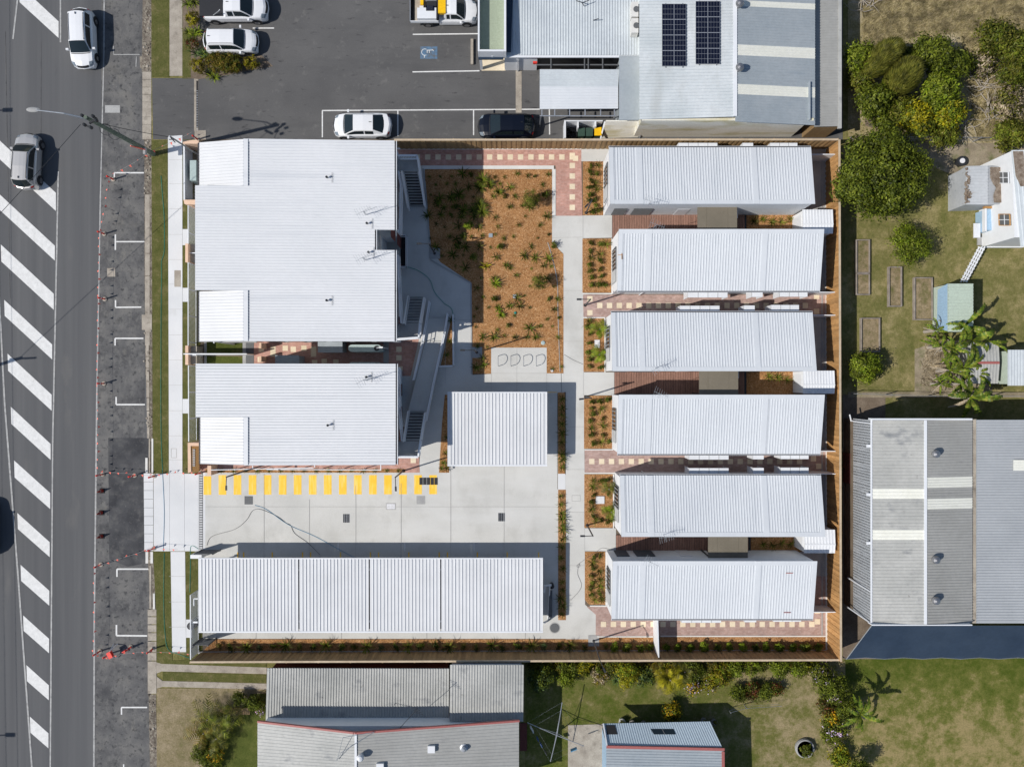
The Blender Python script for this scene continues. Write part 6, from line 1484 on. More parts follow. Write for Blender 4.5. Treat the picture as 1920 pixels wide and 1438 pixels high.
# ------------------------------------------------------------ bollards, bunting, cones
def bollard(label, px, py, mat='red', lean=0):
    p = W(px,py,.02); t = thing('bollard', label, 'bollard', (p.x,p.y,.02 if px < 285 else GZ), group='red bunting bollards')
    MB().lathe([(.17,0),(.17,.05),(.07,.09)],14).build('base', MT['old_concrete'], None).parent = t
    b = MB().lathe([(.06,.09),(.06,.98),(.075,1.0),(.03,1.06)],10).build('post', MT[mat], None); b.parent = t
    MB().lathe([(.065,.62),(.065,.72)],10).build('white_band', MT['cloth'], None).parent = b
BL = [(213,337),(196,439),(197,561),(195.5,719),(193,889),(253,891),(291,892),(377,886),(190,1058),(290,1027),(188,1220),(206,1225),(246,1212),(288,1215),(372,263)]
NM = ['topmost bollard, at the upper bay mark','bollard beside the T shaped bay mark','bollard below the brown pit lid','bollard halfway down the flag rope, between the pit lid and the dark asphalt patch','bollard at the upper street corner of the driveway crossing','bollard in the middle of the upper bunting line','bollard on the driveway slabs at the upper edge','bollard at the drain by the sign wall','bollard at the street end of the lower bunting line','bollard at the kerb end of the lower bunting line','lowest bollard on the edge line','bollard touching the red barrier','bollard between barrier and kerb','bollard on the kerb slabs by the lower verge','bollard on the pale pad by the car park drain']
for (x, y), nm in zip(BL, NM): bollard(nm, x, y)
flag_me = None
def bunting(label, pts, n, h=.85):
    """rope with small triangular flags; pts photo positions of the rope"""
    P = [W(x,y,h) for x,y in pts]; c = P[0]; t = thing('bunting', label, 'bunting', tuple(c), group='red flag bunting')
    MB().tube(P, .008, 4).build('rope', MT['grey_concrete'], t)
    ln = [0]
    for a, b in zip(P, P[1:]): ln.append(ln[-1]+(b-a).length)
    for i in range(n):
        d = (i+.5)/n*ln[-1]; k = max(j for j in range(len(ln)-1) if ln[j] <= d); q = P[k].lerp(P[k+1],(d-ln[k])/(ln[k+1]-ln[k])); u = (P[k+1]-P[k]).normalized(); s_ = R.uniform(-.1,.12)
        A_ = q-u*.09; B_ = q+u*.09; sd2 = u.cross(Vector((0,0,1)))*(.16 if i % 3 else -.12); C_ = q+sd2+Vector((s_*.3,s_*.3,-.15)); nrm = Vector((.008,.004,.004))
        MB().add([A_,B_,C_,A_+nrm,B_+nrm,C_+nrm],[(0,2,1),(3,4,5),(0,1,4,3),(1,2,5,4),(2,0,3,5)]).build('flag', MT['flag'], t)
bunting('long flag rope down the bay edge of the street', [(204,333),(199,373),(193,410),(186,436),(184,560),(183,640),(182,715),(184,800),(183,885)], 36)
bunting('flag rope along the upper edge of the driveway crossing', [(183,886),(205,885),(243,888),(280,891),(318,887),(366,885)], 12)
bunting('flag rope slanting along the lower edge of the driveway crossing', [(176,1064),(214,1050),(258,1037),(280,1027),(334,1030)], 9)
bunting('flag rope down the edge line below the driveway', [(176,1066),(176,1140),(178,1165),(174,1229)], 9)
bunting('flag rope along the lowest works boundary', [(174,1229),(196,1233),(228,1226),(260,1222),(302,1222),(334,1224),(360,1226)], 11)
bunting('short flag rope at the top corner of the large block', [(204,331),(236,314),(254,304),(280,286),(350,254),(360,248)], 10)
def cone(label, px, py, mat='cone'):
    p = W(px,py,.02); t = thing('traffic_cone', label, 'traffic cone', (p.x,p.y,.02), group='traffic cones at the driveway')
    MB().box(-.19,-.19,0,.19,.19,.035).build('base', MT['rubber'], None).parent = t; MB().lathe([(.15,.035),(.03,.72)],14).build('cone_body', MT[mat], None).parent = t
    MB().lathe([(.1,.33),(.075,.45)],14).build('reflective_band', MT['steel'], None).parent = t
cone('uppermost dull red cone opposite the driveway',191.5,920); cone('middle dull red cone opposite the driveway',190.5,961); cone('lowest dull red cone opposite the driveway',191,1005)
t = thing('barrier', 'red plastic road barrier on white legs near the lowest flags', 'barrier', tuple(W(216,1221,.02)))
MB().obox((0,.0,.75),(.32,.5,.3),rz=.5).build('barrier_board', MT['red'], None).parent = t
for a_, b_ in (((-.15,-.5,0),(0,-.2,.8)),((.25,-.45,0),(0,-.2,.8)),((-.1,.6,0),(0,.3,.8)),((.2,.6,0),(0,.3,.8))): MB().tube([a_,b_], .03, 5).build('leg', MT['cloth'], None).parent = t
t = thing('safety_frame', 'small red legged frame between the two lowest bollards', 'barrier', tuple(W(246,1213,.02)))
MB().tube([(-.4,-.2,.6),(.0,0,.65),(.3,.2,.6)], .05, 5).build('rail', MT['red'], None).parent = t
# hoses on the ground
def hose(label, pts, mat, r=.015, h=.03):
    P = [W(x,y,GZ+.03) for x,y in pts]; Q = []
    for i in range(len(P)-1):   # catmull-rom
        p0, p1, p2, p3 = P[max(i-1,0)], P[i], P[i+1], P[min(i+2,len(P)-1)]
        for k in range(6):
            u = k/6; Q.append(.5*((2*p1)+(p2-p0)*u+(2*p0-5*p1+4*p2-p3)*u*u+(3*p1-p0-3*p2+p3)*u**3))
    Q.append(P[-1]); o = MB().tube(Q, r, 5).build('hose', MT[mat], None); tag(recenter(o,tuple(P[0])), label, 'hose')
hose('green hose lying along the street verge beside the footpath', [(302,330),(305,370),(308,410),(308,470),(303,490),(303,520),(302,620),(302,800),(305,888)], 'teal')
hose('pale blue hose crossing the driveway slabs', [(305,889),(308,960),(306,1033)], 'bluehose', .016)
hose('green hose along the verge below the driveway', [(308,1036),(307,1120),(309,1180),(315,1216),(335,1226),(355,1233)], 'teal')
hose('green hose in the narrow grass strip by the long carport', [(372,1029),(362,1023),(357,1028),(357,1060),(356,1110)], 'teal')
hose('dark cable winding over the concrete yard', [(388,1022),(398,1005),(440,992),(462,975),(474,957),(490,955),(520,968),(536,980),(545,985),(553,1000),(578,1018),(600,1040)], 'screen', .016)
hose('thin blue hose over the yard towards the long carport', [(478,947),(500,955),(540,983),(590,1005),(640,1032),(670,1048)], 'bluehose', .018)
hose('hose curling over the shaded courtyard by the stairs', [(762,500),(785,508),(806,525),(815,548),(832,568),(848,582),(848,620)], 'teal', .02)
hose('thin cable from the mulch bed onto the concrete path', [(1052,700),(1053,735)], 'screen', .014); hose('wire on the upper concrete path beside the third bed', [(1058,665),(1075,675),(1093,683)], 'screen', .012)
hose('coiled cable at the link path above the lowest bed', [(1148,1031),(1130,1027),(1118,1034),(1086,1056),(1082,1062),(1087,1062),(1086,1057),(1083,1075),(1090,1100),(1070,1125)], 'screen', .012)
hose('grey drip line snaking down the mulch garden edge', [(1027,455),(1036,485),(1045,530),(1046,580),(1048,640),(1050,697)], 'grey_concrete', .03)
# small fixtures in the beds
for lb, x, y, mt_, r_ in (('white round lid in the corner of the mulch garden',1035,695,'cloth',.11),('grey round valve box near the pale pad',1018,643,'tank',.16),('green sprinkler lid in the mulch garden',966,587,'teal',.1)):
    p = W(x,y,GZ); tag(recenter(MB().lathe([(r_,0),(r_,.08),(r_*.6,.1)],14,tuple(p)).build('valve_lid', MT[mt_], None),tuple(p)), lb, 'lid')
for lb, x, y, w_ in (('small square pit lid beside the notch shadow in the garden',920,442,.3),('small square pit lid in the middle of the garden',965,556,.28),):
    p = W(x,y,GZ); tag(recenter(MB().obox((p.x,p.y,GZ+.06),(w_,w_,.08)).build('pit_lid', MT['roofb'], None),tuple(p)), lb, 'lid')
for lb, x, y, sx, sy in (('white concrete pad in the third planted bed between the palms',1119.5,645,.4,.62),('white concrete pad in the fifth planted bed beside the palm',1125,937,.66,.58)):
    p = W(x,y,GZ); tag(recenter(MB().obox((p.x,p.y,GZ+.05),(sx,sy,.1)).build('concrete_pad', MT['cloth'], None),tuple(p)), lb, 'pad')
# clothes hoist
ch = thing('clothes_hoist', 'rotary clothes hoist with a few hanging pegs of washing on the lower lawn', 'clothes line', tuple(W(1043,1374,GZ)))
hh = 2.1; c = W(1044,1378,hh); cb = W(1043,1374,GZ)
MB().tube([cb, c], .04, 7).build('pole', MT['steel'], ch)
tips = [W(1054,1316,hh+.1),W(989,1354,hh+.1),W(1032,1427,hh+.1),W(1095,1398,hh+.1)]
for q in tips: MB().tube([c,q], .03, 6).build('arm', MT['steel'], ch); MB().tube([c-Vector((0,0,.4)),c.lerp(q,.6)], .016, 5).build('strut', MT['steel'], ch)
mb = MB()
for f_ in (.75,1):
    for i in range(4): mb.tube([c.lerp(tips[i],f_), c.lerp(tips[(i+1)%4],f_)], .003, 3)
mb.build('line', MT['steel'], ch)
for i, (f0, mt_) in enumerate(((.2,'cloth'),(.45,'bluecloth'),(.6,'bluecloth'),(.8,'darksteel'))):
    q = tips[1].lerp(tips[2], f0); t = thing('washing', ['white cloth pegged on the hoist line','blue cloth pegged next to the white one','small blue cloth pegged on the hoist','dark sock pegged near the hoist corner'][i], 'washing', tuple(q)); MB().obox((0,0,-.2),(.05,.5 if i==0 else .3,.4),rz=.5).build('cloth', MT[mt_], None).parent = t
q = tips[2].lerp(tips[3],.7); t = thing('washing', 'blue cloth pegged on the line over the concrete pad', 'washing', tuple(q)); MB().obox((0,0,-.2),(.5,.06,.4),rz=.4).build('cloth', MT['bluehose'], None).parent = t
# bench-like brown box and edging in the bottom left yard
t = thing('garden_bench', 'brown slab bench beside the palm clump in the bottom corner yard', 'bench', tuple(W(435,1333,GZ)))
a = W(412,1339,.55); b = W(468,1327,.55); MB().box(a.x,a.y,.48,b.x,b.y,.56).build('seat', MT['timberb'], t); MB().box(a.x+.1,a.y+.05,GZ,a.x+.25,b.y-.05,.48).build('leg', MT['darksteel'], t); MB().box(b.x-.25,a.y+.05,GZ,b.x-.1,b.y-.05,.48).build('leg', MT['darksteel'], t)
# planter ring on the lower lawn
p = W(1507,1400,GZ); t = thing('planter_ring', 'white painted tyre planter with a small bush on the lower lawn', 'planter', tuple(p))
MB().lathe([(.6,0),(.72,.02),(.74,.2),(.7,.34),(.63,.36),(.6,.25)],28).build('ring', MT['grey_concrete'], None).parent = t; MB().lathe([(.58,.0),(.58,.25)],24).build('soil_fill', MT['soil'], None).parent = t
me = shrub_mesh('bush', .62,.8,700,.14,.06); me.materials.append(MT['fl_mid']); place(me,'bush',t,(0,0,.2))
for i, (x, y, lb) in enumerate(((1165,1349,'white rimmed pot beside the blue shed'),(1184,1352,'potted green bush beside the white rimmed pot'),(1337,1350,'round wire pot at the far end of the blue shed'),(1318,1348,'black frame stand by the blue shed roof corner'),(1206,1354,'small pot third along the blue shed'))):
    p = W(x,y,GZ); t = thing('flower_pot', lb, 'pot', tuple(p), group='pots along the blue shed'); MB().lathe([(.18,0),(.26,.4),(.24,.42),(.2,.36)],14).build('pot_body', MT['pot' if i else 'kerbwhite'], None).parent = t
    me = shrub_mesh('plant', .26,.4,160,.12,.05); me.materials.append(MT['fl_olive']); place(me,'plant',t,(0,0,.35))
# wire fences of the yards
def wire_fence(label, pts, h=1.1):
    P = [W(x,y,GZ) for x,y in pts]; t = thing('wire_fence', label, 'fence', tuple(P[0]))
    for a, b in zip(P,P[1:]):
        n = max(1,int((b-a).length/2.6))
        for i in range(n): c = a.lerp(b,i/n); MB().box(c.x-.03,c.y-.03,GZ-.02,c.x+.03,c.y+.03,h+GZ).build('post', MT['steel'], t)
        mb = MB()
        for z in (.35,.7,h-.05): mb.tube([a+Vector((0,0,z)), b+Vector((0,0,z))], .008 if z < .9 else .02, 4)
        mb.build('wire', MT['steel'], t)
wire_fence('wire fence between the lawn of raised beds and the grey warehouse', [(1596,738),(1660,740),(1740,742),(1860,742),(1990,744)])
wire_fence('wire fence below the dry bushland field', [(1585,266),(1740,266),(1990,268)], 1.2)
wire_fence('low wire fence beside the dark shrub row on the lower lawn', [(1365,1328),(1395,1320),(1460,1316)], .8)
p = W(1798,305,GZ); t = thing('stump_seat', 'dark round tub with pale lid in the tree shadow', 'tub', tuple(p)); MB().lathe([(.35,0),(.38,.45)],16).build('tub', MT['darksteel'], None).parent = t; MB().lathe([(.2,.45),(.2,.5)],12).build('lid', MT['cloth'], None).parent = t
# ------------------------------------------------------------ vegetation
tree(1655,326,84,6.0,'big round dark green tree by the end of the timber fence',['fl_dark','fl_mid','fl_dark'],n=32000,L=.22,Wd=.11,clump=.3,lob=16)
tree(1706,458,42,3.0,'loose light green tree below the big round tree',['fl_mid','fl_lime'],n=5500,L=.17,Wd=.07,clump=.28,shell=.3,lob=8)
tree(1622,688,31,2.6,'small round lime green bush tree covering the end of a raised bed',['fl_lime','fl_mid'],n=5000,L=.17,Wd=.09,clump=.22,lob=7)
# bushland thicket: separate shrubs
TH = [(1612,108,28,3.4,'bright bush at the warehouse corner of the thicket',['fl_lime','fl_mid'],2600),(1640,190,32,3.6,'mid green bush left of the two combed shrubs',['fl_mid','fl_dark'],3600),
 (1752,105,40,4.6,'dark leafy tree in the upper middle of the thicket',['fl_mid','fl_dark'],5200),(1762,172,38,4.2,'leafy tree in the centre of the thicket',['fl_mid','fl_lime'],4600),(1795,120,28,3.4,'dark bush at the dry grass edge of the thicket',['fl_dark','fl_mid'],2600),
 (1722,222,34,3.2,'yellow tipped bush at the lower middle of the thicket',['fl_mid','fl_yellow'],4000),(1780,210,30,3.4,'yellow flushed bush by the bare branches',['fl_lime','fl_yellow'],3400),(1690,205,26,2.6,'low olive bush under the rounded combed shrub',['fl_olive','fl_mid'],2400),
 (1770,252,26,2.2,'bush touching the wire fence below the thicket',['fl_mid','fl_olive'],2000),(1660,225,20,2.0,'small bush at the bare soil of the thicket',['fl_dark','fl_mid'],1500),
 (1868,70,36,3.6,'olive bush in the dry field near the top edge',['fl_olive','fl_dark'],3200),(1905,90,34,3.8,'bush cut off by the picture edge in the dry field',['fl_mid','fl_olive'],3200),(1900,135,30,3.0,'dark bush below it at the picture edge',['fl_dark','fl_olive'],2600),
 (1893,190,32,2.6,'thin olive scrub among bleached branches',['fl_olive','fl_dry'],1900),(1895,250,30,2.2,'green scrub just above the wire fence at the picture edge',['fl_mid','fl_olive'],2400),(1840,120,20,2.0,'small scrub between thicket and field',['fl_olive','fl_dry'],1200),
 (1700,110,24,2.8,'dark bush between the two combed shrubs',['fl_dark','fl_dark'],1800),(1615,150,20,2.6,'small bush against the warehouse shadow',['fl_mid','fl_olive'],1600)]
for x, y, r_, h, lb, ms, n in TH: tree(x,y,r_,h,lb,ms,n=int(n*1.25),L=.24,Wd=.1,clump=.3,shell=.3,lob=7,group='thicket trees',cat='shrub' if h < 3.5 else 'tree', name='thicket_shrub')
# two wind-combed conifers
def combed(px, py, ra, rb, ang, h, label, mk='fl_olive'):
    c = W(px,py,h*.6); t = thing('combed_conifer', label, 'conifer', (c.x,c.y,GZ), rad(ang), 'combed conifers in the thicket')
    n = 9000; d = NR.normal(size=(n,3)); d /= np.linalg.norm(d,axis=1,keepdims=True); d[:,2] = np.abs(d[:,2])
    P = d*np.array([ra/S,rb/S,h*.5])*NR.uniform(.86,1.02,(n,1)) + np.array([0,0,h*.5])
    dirv = np.array([.8,0,.35]) + d*.5 + NR.normal(size=(n,3))*.16; dirv /= np.linalg.norm(dirv,axis=1,keepdims=True)
    side = np.cross(dirv, d+NR.normal(size=(n,3))*.3); side /= np.linalg.norm(side,axis=1,keepdims=True)
    L = NR.uniform(.2,.42,(n,1)); w_ = .025
    v = np.stack([P-side*w_, P+dirv*L*.5-side*w_*.8, P+dirv*L, P+side*w_],1).reshape(-1,3)
    me = fast_mesh('crown', v, np.arange(n*4).reshape(-1,4)); me.materials.append(MT[mk]); place(me,'crown',t)
    core = MB().lathe([(.4*rb/S,.2),(.86*rb/S,h*.35),(.8*rb/S,h*.62),(.5*rb/S,h*.84),(.1,h*.93)],14)
    core.v = [(x*ra/rb,y,z) for x,y,z in core.v]; core.build('inner_growth', MT['fl_dark'], None).parent = t
    MB().lathe([(.12,0),(.1,h*.4)],8).build('trunk', MT['bark'], None).parent = t
combed(1652,112,38,24,42,4.2,'long olive conifer combed towards the upper right'); combed(1690,147,30,28,62,4.6,'rounded olive conifer combed upwards beside the long one')
# bleached bare branches
for i, (x, y, lb) in enumerate(((1835,165,'bleached bare branches beside the thicket'),(1855,215,'bleached branch heap in the dry field'),(1800,235,'bare pale branches over the lower thicket edge'),(1875,120,'pale dead branches among the field scrub'),(1625,8,'dead pale sticks at the top edge of the dry field'),(1905,170,'dead branches at the picture edge'))):
    p = W(x,y,GZ); t = thing('dead_branch', lb, 'branch', tuple(p), group='bleached branches'); mb = MB()
    for k in range(14):
        a = R.uniform(0,6.28); P = [Vector((R.uniform(-.5,.5),R.uniform(-.5,.5),.1))]
        for j in range(5): a += R.uniform(-.7,.7); P.append(P[-1]+Vector((math.cos(a)*.38,math.sin(a)*.38,R.uniform(0,.28))))
        mb.tube(P, [.035,.03,.025,.018,.012,.006], 5)
    mb.build('branches', MT['deadwood'], None).parent = t
# dry grass blades in the field and rough grass at the fence foot
def grass_patch(name, poly, n, mk, L=.28):
    P = [W2(x,y) for x,y in poly]; xs = [p[0] for p in P]; ys = [p[1] for p in P]; pts = []
    def inside(x, y):
        c = False
        for i in range(len(P)):
            (x1,y1),(x2,y2) = P[i],P[i-1]
            if (y1>y) != (y2>y) and x < (x2-x1)*(y-y1)/(y2-y1)+x1: c = not c
        return c
    while len(pts) < n:
        x, y = R.uniform(min(xs),max(xs)), R.uniform(min(ys),max(ys))
        if inside(x,y): pts.append((x,y,GZ))
    P_ = np.array(pts); m_ = len(P_); d = np.stack([NR.normal(size=m_)+.5,NR.normal(size=m_)+.4,NR.uniform(.1,.9,m_)],1); d /= np.linalg.norm(d,axis=1,keepdims=True)
    sd_ = np.cross(d,[0,0,1.]); sd_ /= np.linalg.norm(sd_,axis=1,keepdims=True); l = NR.uniform(.5,1.2,(m_,1))*L
    v = np.stack([P_-sd_*.014,P_+d*l*.55-sd_*.012,P_+d*l,P_+sd_*.014],1).reshape(-1,3); me = fast_mesh(name,v,np.arange(m_*4).reshape(-1,4)); me.materials.append(MT[mk])
    o = place(me,name,None); o['kind'] = 'stuff'; o['label'] = 'loose grass blades'; return o
grass_patch('dry_grass', [(1618,-20),(1960,-20),(1960,265),(1830,265),(1800,60),(1618,85)], 42000, 'grassblade', .34)
for nm in ('dry_grass',): bpy.data.objects[nm]['label'] = 'dry tussocky grass of the bushland field'
# banana clump
def banana(label, px, py, h, n, L, dead=3):
    p = W(px,py,h*.7); t = thing('banana_plant', label, 'banana plant', (p.x,p.y,GZ), group='banana plants in the clump' if 'clump' in label else None)
    MB().tube([(0,0,-.05),(.05,0,h*.5),(0,0,h*.8)], [.14,.11,.06], 8).build('stem', MT['deadwood'], None).parent = t
    for i in range(n+dead):
        dry = i >= n; a = 2.4*i+R.uniform(-.5,.5); l = L*R.uniform(.5,1.1)*(0.8 if dry else 1); V = []; F = []; seg = 16; w0 = .17*L/1.8*(.6 if dry else R.uniform(.8,1.15))
        up = R.uniform(.1,.9) if not dry else -.1; cv = R.uniform(-.35,.35); mid = []
        for j in range(seg+1):
            q = j/seg; d = l*q; z = h*.8 + up*l*math.sin(q*1.9) - .4*q*q*l*(1.5 if dry else 1); aa = a+cv*q; x, y = d*math.cos(aa), d*math.sin(aa); mid.append((x,y,z+.05))
        for s_ in (-1,1):                         # blade torn into strips along the midrib
            for j in range(1, seg):
                q = j/seg; ww = w0*min(1,q*4)*(1-q**4*.8)*R.uniform(.72,1.1); x0, y0, z0 = mid[j]; x1, y1, z1 = mid[j+1]
                dx, dy = x1-x0, y1-y0; dl = math.hypot(dx,dy) or 1e-3; nx, ny = -dy/dl*s_, dx/dl*s_; dr = -R.uniform(.0,.35)*ww; fw = .25; b = len(V)
                V += [(x0,y0,z0),(x1,y1,z1),(x1+nx*ww+dx/dl*ww*fw-dx*.12,y1+ny*ww+dy/dl*ww*fw-dy*.12,z1+dr),(x0+nx*ww+dx/dl*ww*fw,y0+ny*ww+dy/dl*ww*fw,z0+dr)]; F.append((b,b+1,b+2,b+3))
        me = bpy.data.meshes.new('leaf'); me.from_pydata(V,[],F); me.materials.append(MT['fl_dry' if dry else 'fl_banana']); o = place(me,'leaf',t)
        MB().tube(mid, .018, 4).build('midrib', MT['fl_lime' if not dry else 'deadwood'], None).parent = o
for i, (x, y, h, n, L) in enumerate(((1811,745,3.4,11,2.3),(1815,640,3.0,11,2.1),(1800,615,2.8,8,1.9),(1760,650,2.4,10,1.5),(1775,695,2.2,9,1.4),(1800,690,2.6,10,1.6),(1750,620,2.0,8,1.2),(1780,655,2.6,9,1.5),(1760,720,1.8,7,1.1),(1795,720,2.4,8,1.4),(1845,640,2.4,8,1.5),(1825,700,2.2,9,1.4))):
    banana(['tall banana plant with long leaves over the warehouse shadow','banana plant beside the green shed roof end','banana plant leaning over the green shed roof','banana plant at the lawn edge of the clump','dense middle banana plant of the clump','banana plant in the centre of the clump','small outer banana plant facing the raised beds','upright banana plant among dry leaves','lowest small banana plant by the wire fence','banana plant above the tall lowest one','banana plant leaning on the rusty ridged shed','banana plant half over the rusty shed roof'][i],x,y,h,n,L,4)
grass_patch('fallen_leaves', [(1735,640),(1780,650),(1810,720),(1760,740),(1725,720)], 900, 'fl_dry', .7); bpy.data.objects['fallen_leaves']['label'] = 'dry fallen banana leaves under the clump'
# banana and flowering bushes at the fence corner, lower right
banana('single banana plant with upright leaves at the fence corner',1608,1335,3.0,13,1.7,1)
for x, y, r_, h, lb, ms, n in ((1565,1290,34,2.6,'lilac flowering bush below the fence corner',['fl_dark','fl_mid','fl_dark','fl_mid','fl_dark','fl_mid','fl_dark','fl_mid','fl_dark','fl_pink'],5200),(1540,1265,24,1.8,'pale flowering bush below the brown fence end',['fl_mid','fl_olive','fl_mid','fl_olive','fl_mid','fl_olive','fl_mid','fl_pink'],2600),(1590,1330,26,2.2,'dark bush behind the single banana plant',['fl_dark','fl_mid'],2400),
    (1550,1320,18,1.1,'reddish groundcover bush on the lawn border',['fl_red','fl_olive'],1500),(1563,1372,26,1.3,'green border bush with small lilac flowers',['fl_mid','fl_olive','fl_mid','fl_lime','fl_olive','fl_mid','fl_olive','fl_mid','fl_pink'],2900),(1575,1418,24,1.4,'yellow green border bush near the bottom edge',['fl_lime','fl_yellow'],2200),(1612,1440,20,2.8,'tall slim bush cut by the bottom edge',['fl_dark','fl_mid'],1800),(1560,1345,16,1.2,'orange specked border plant',['fl_mid','fl_orange'],1000)):
    tree(x,y,r_,h,lb,ms,n=n,L=.15,Wd=.08,clump=.2,shell=.3,lob=6,name='border_bush',cat='bush',group='bushes of the lower right border')
# bottom garden hedge line
BG = [(1012,1270,24,1.9,'round dark green bush with pale tips next to the ribbed roof',['fl_mid','fl_blue','fl_dark'],3600),(1062,1272,18,1.3,'lime green low bush on the lower lawn edge',['fl_lime','fl_mid'],1600),(1060,1250,16,1.2,'dark strip bush under the bottom fence',['fl_dark','fl_mid'],1300),(1095,1252,16,1.2,'dark and yellow bush under the fence',['fl_dark','fl_yellow'],1300),(1125,1262,20,1.1,'brownish sparse bush on the lower border',['fl_bronze','fl_dry'],1300),
 (1175,1262,26,1.9,'bright yellow green bush in the middle of the lower border',['fl_yellow','fl_lime'],3400),(1210,1268,20,1.5,'grey green bush beside the bright yellow one',['fl_blue','fl_mid'],1900),(1352,1265,22,1.5,'yellow and orange mottled bush of the lower border',['fl_yellow','fl_bronze','fl_lime'],2600),(1330,1283,16,1.2,'lilac and cream flowering bush of the lower border',['fl_pink','fl_yellow','fl_mid','fl_olive','fl_bronze'],1700),(1300,1290,14,1.0,'small white and gold flower clump',['fl_orange','fl_mid','fl_pink'],1000),
 (1378,1252,20,1.3,'green bush near the fence post gap',['fl_mid','fl_lime'],1700),(1410,1250,18,1.2,'low green bush under the fence towards the corner',['fl_lime','fl_olive'],1400),(1460,1252,22,1.2,'mossy green mound under the fence',['fl_mid','fl_lime'],1900),(1498,1252,20,1.2,'pale green bush beside the yellow rosette',['fl_lime','fl_mid'],1500),
 (1260,1336,18,1.6,'yellow flowered bush above the blue shed',['fl_orange','fl_dark','fl_yellow'],2200),(1385,1300,18,1.1,'feathery green bush at the low wire fence',['fl_mid','fl_dark'],1400),(1412,1296,18,1.1,'first dark shrub of the wire fenced row',['fl_dark','fl_red'],1400),(1438,1298,18,1.1,'second dark shrub of the wire fenced row',['fl_dark','fl_mid'],1400),(1455,1292,14,1.0,'reddish dark shrub at the end of the wire fenced row',['fl_dark','fl_red'],1000),
 (1150,1248,14,1.1,'dark shrub squeezed under the fence',['fl_dark','fl_olive'],900),(1300,1252,26,1.4,'very dark shrub in the deep fence shadow',['fl_dark','fl_dark'],2200)]
for x, y, r_, h, lb, ms, n in BG: tree(x,y,r_,h,lb,ms,n=n,L=.14,Wd=.07,clump=.17,shell=.3,lob=6,name='garden_bush',cat='bush',group='bushes of the lower garden')
_w = ['ribbed roof end', 'middle', 'corner end']
for i, x in enumerate(range(1000,1530,24)):
    tree(x+R.uniform(-5,5),1250+R.uniform(-2,4),R.uniform(9,14),R.uniform(.7,1.3),f'low shrub hugging the bottom fence foot, {"first second third fourth fifth sixth seventh eighth".split()[i%8]} along its {_w[min(2,i//8)]}',[['fl_dark','fl_olive'],['fl_mid','fl_dark'],['fl_dark','fl_bronze']][i%3],n=800,L=.13,Wd=.065,clump=.14,shell=.3,lob=5,name='fence_shrub',cat='bush',group='low shrubs at the foot of the bottom fence')
def palm(label, px, py, h, n, L, mk='fl_lime', group=None, fine=14, name='palm', w_=.045):
    p = W(px,py,h*.8); t = thing(name, label, 'palm', (p.x,p.y,GZ), group=group)
    MB().tube([(0,0,-.05),(.02,0,h*.6)], [.08,.05], 7).build('trunk', MT['bark'], None).parent = t
    V = []; F = []
    for i in range(n):
        a = 2.4*i+R.uniform(-.3,.3); l = L*R.uniform(.65,1.1); el = R.uniform(-.05,1.25); ca, sa = math.cos(a), math.sin(a)
        def pt(q): return np.array([l*q*ca*math.cos(el*.6), l*q*sa*math.cos(el*.6), h*.55 + l*(el*.8*q - .55*q*q)])
        for j in range(1, fine):
            q = j/fine; c = pt(q); d = pt(min(1,q+.05))-c; d /= np.linalg.norm(d); ll = l*R.uniform(.22,.34)*math.sin(math.pi*(.15+.8*q))
            for s_ in (-1,1):
                e = np.array([-sa*s_, ca*s_, -.25]); tip = c + (e*.85 + d*.6)*ll; b = len(V)
                V += [c-d*w_*.5, c+d*w_*.5, tip+d*.012, tip-d*.012]; F.append((b,b+1,b+2,b+3))
    me = fast_mesh('frond', np.array(V), np.array(F)); me.materials.append(MT[mk]); place(me,'fronds',t); return t
palm('young palm in the upper part of the third bed, against the wall',1125,617,1.6,11,.95,'fl_lime','young palms against the unit walls'); palm('young palm in the lower part of the third bed',1124,665,1.6,11,.95,'fl_lime','young palms against the unit walls')
palm('young palm at the upper wall side of the fifth bed',1142,918,1.5,10,.85,'fl_olive','young palms against the unit walls'); palm('young palm at the lower wall side of the fifth bed',1147,961,1.7,12,1.05,'fl_lime','young palms against the unit walls')
palm('golden palm clump in the lower garden border',1258,1278,2.2,24,1.5,'fl_yellow',fine=12,w_=.07); palm('golden palm beside it in the fence shadow',1285,1262,1.8,16,1.1,'fl_olive',fine=14); palm('second golden palm in front of the dark shrub',1240,1262,1.8,16,1.1,'fl_bronze',fine=14)
for i, (x, y, r_, mk) in enumerate(((385,1352,1.9,'fl_olive'),(408,1362,1.9,'fl_mid'),(378,1378,1.6,'fl_bronze'),(422,1345,1.5,'fl_olive'),(402,1388,1.5,'fl_olive'))): palm(['broad olive palm of the bottom left clump','green palm in the middle of the bottom left clump','bronze palm on the driveway side of the bottom left clump','palm next to the brown bench','short palm at the lower end of the bottom left clump'][i],x,y,1.9,12,r_,mk,'palms of the bottom left clump',fine=10,w_=.085)
for x, y, r_, h, lb, ms, n in ((398,1372,34,.9,'dark understory bush beneath the bottom left palms',['fl_dark','fl_dark','fl_mid'],3400),(395,1432,22,1.0,'dark bush cut by the bottom edge under the palms',['fl_dark','fl_mid'],1700),(378,1410,22,1.2,'dark low bush at the bottom of the palm clump',['fl_dark','fl_mid'],1800),(402,1412,18,1.1,'dark bush with an orange bloom near the bottom edge',['fl_dark','fl_orange','fl_mid'],1500),(478,1318,13,1.3,'dark bush behind the bench by the house corner',['fl_dark','fl_mid'],1300),(490,1330,9,1.0,'pale flowering bush at the house corner',['fl_mid','fl_olive','fl_pink'],700),(450,1308,13,1.1,'dark shrub above the bench',['fl_dark','fl_mid'],1100)):
    tree(x,y,r_,h,lb,ms,n=n,L=.14,Wd=.07,clump=.17,shell=.3,lob=6,name='yard_bush',cat='bush',group='bushes of the bottom left yard')
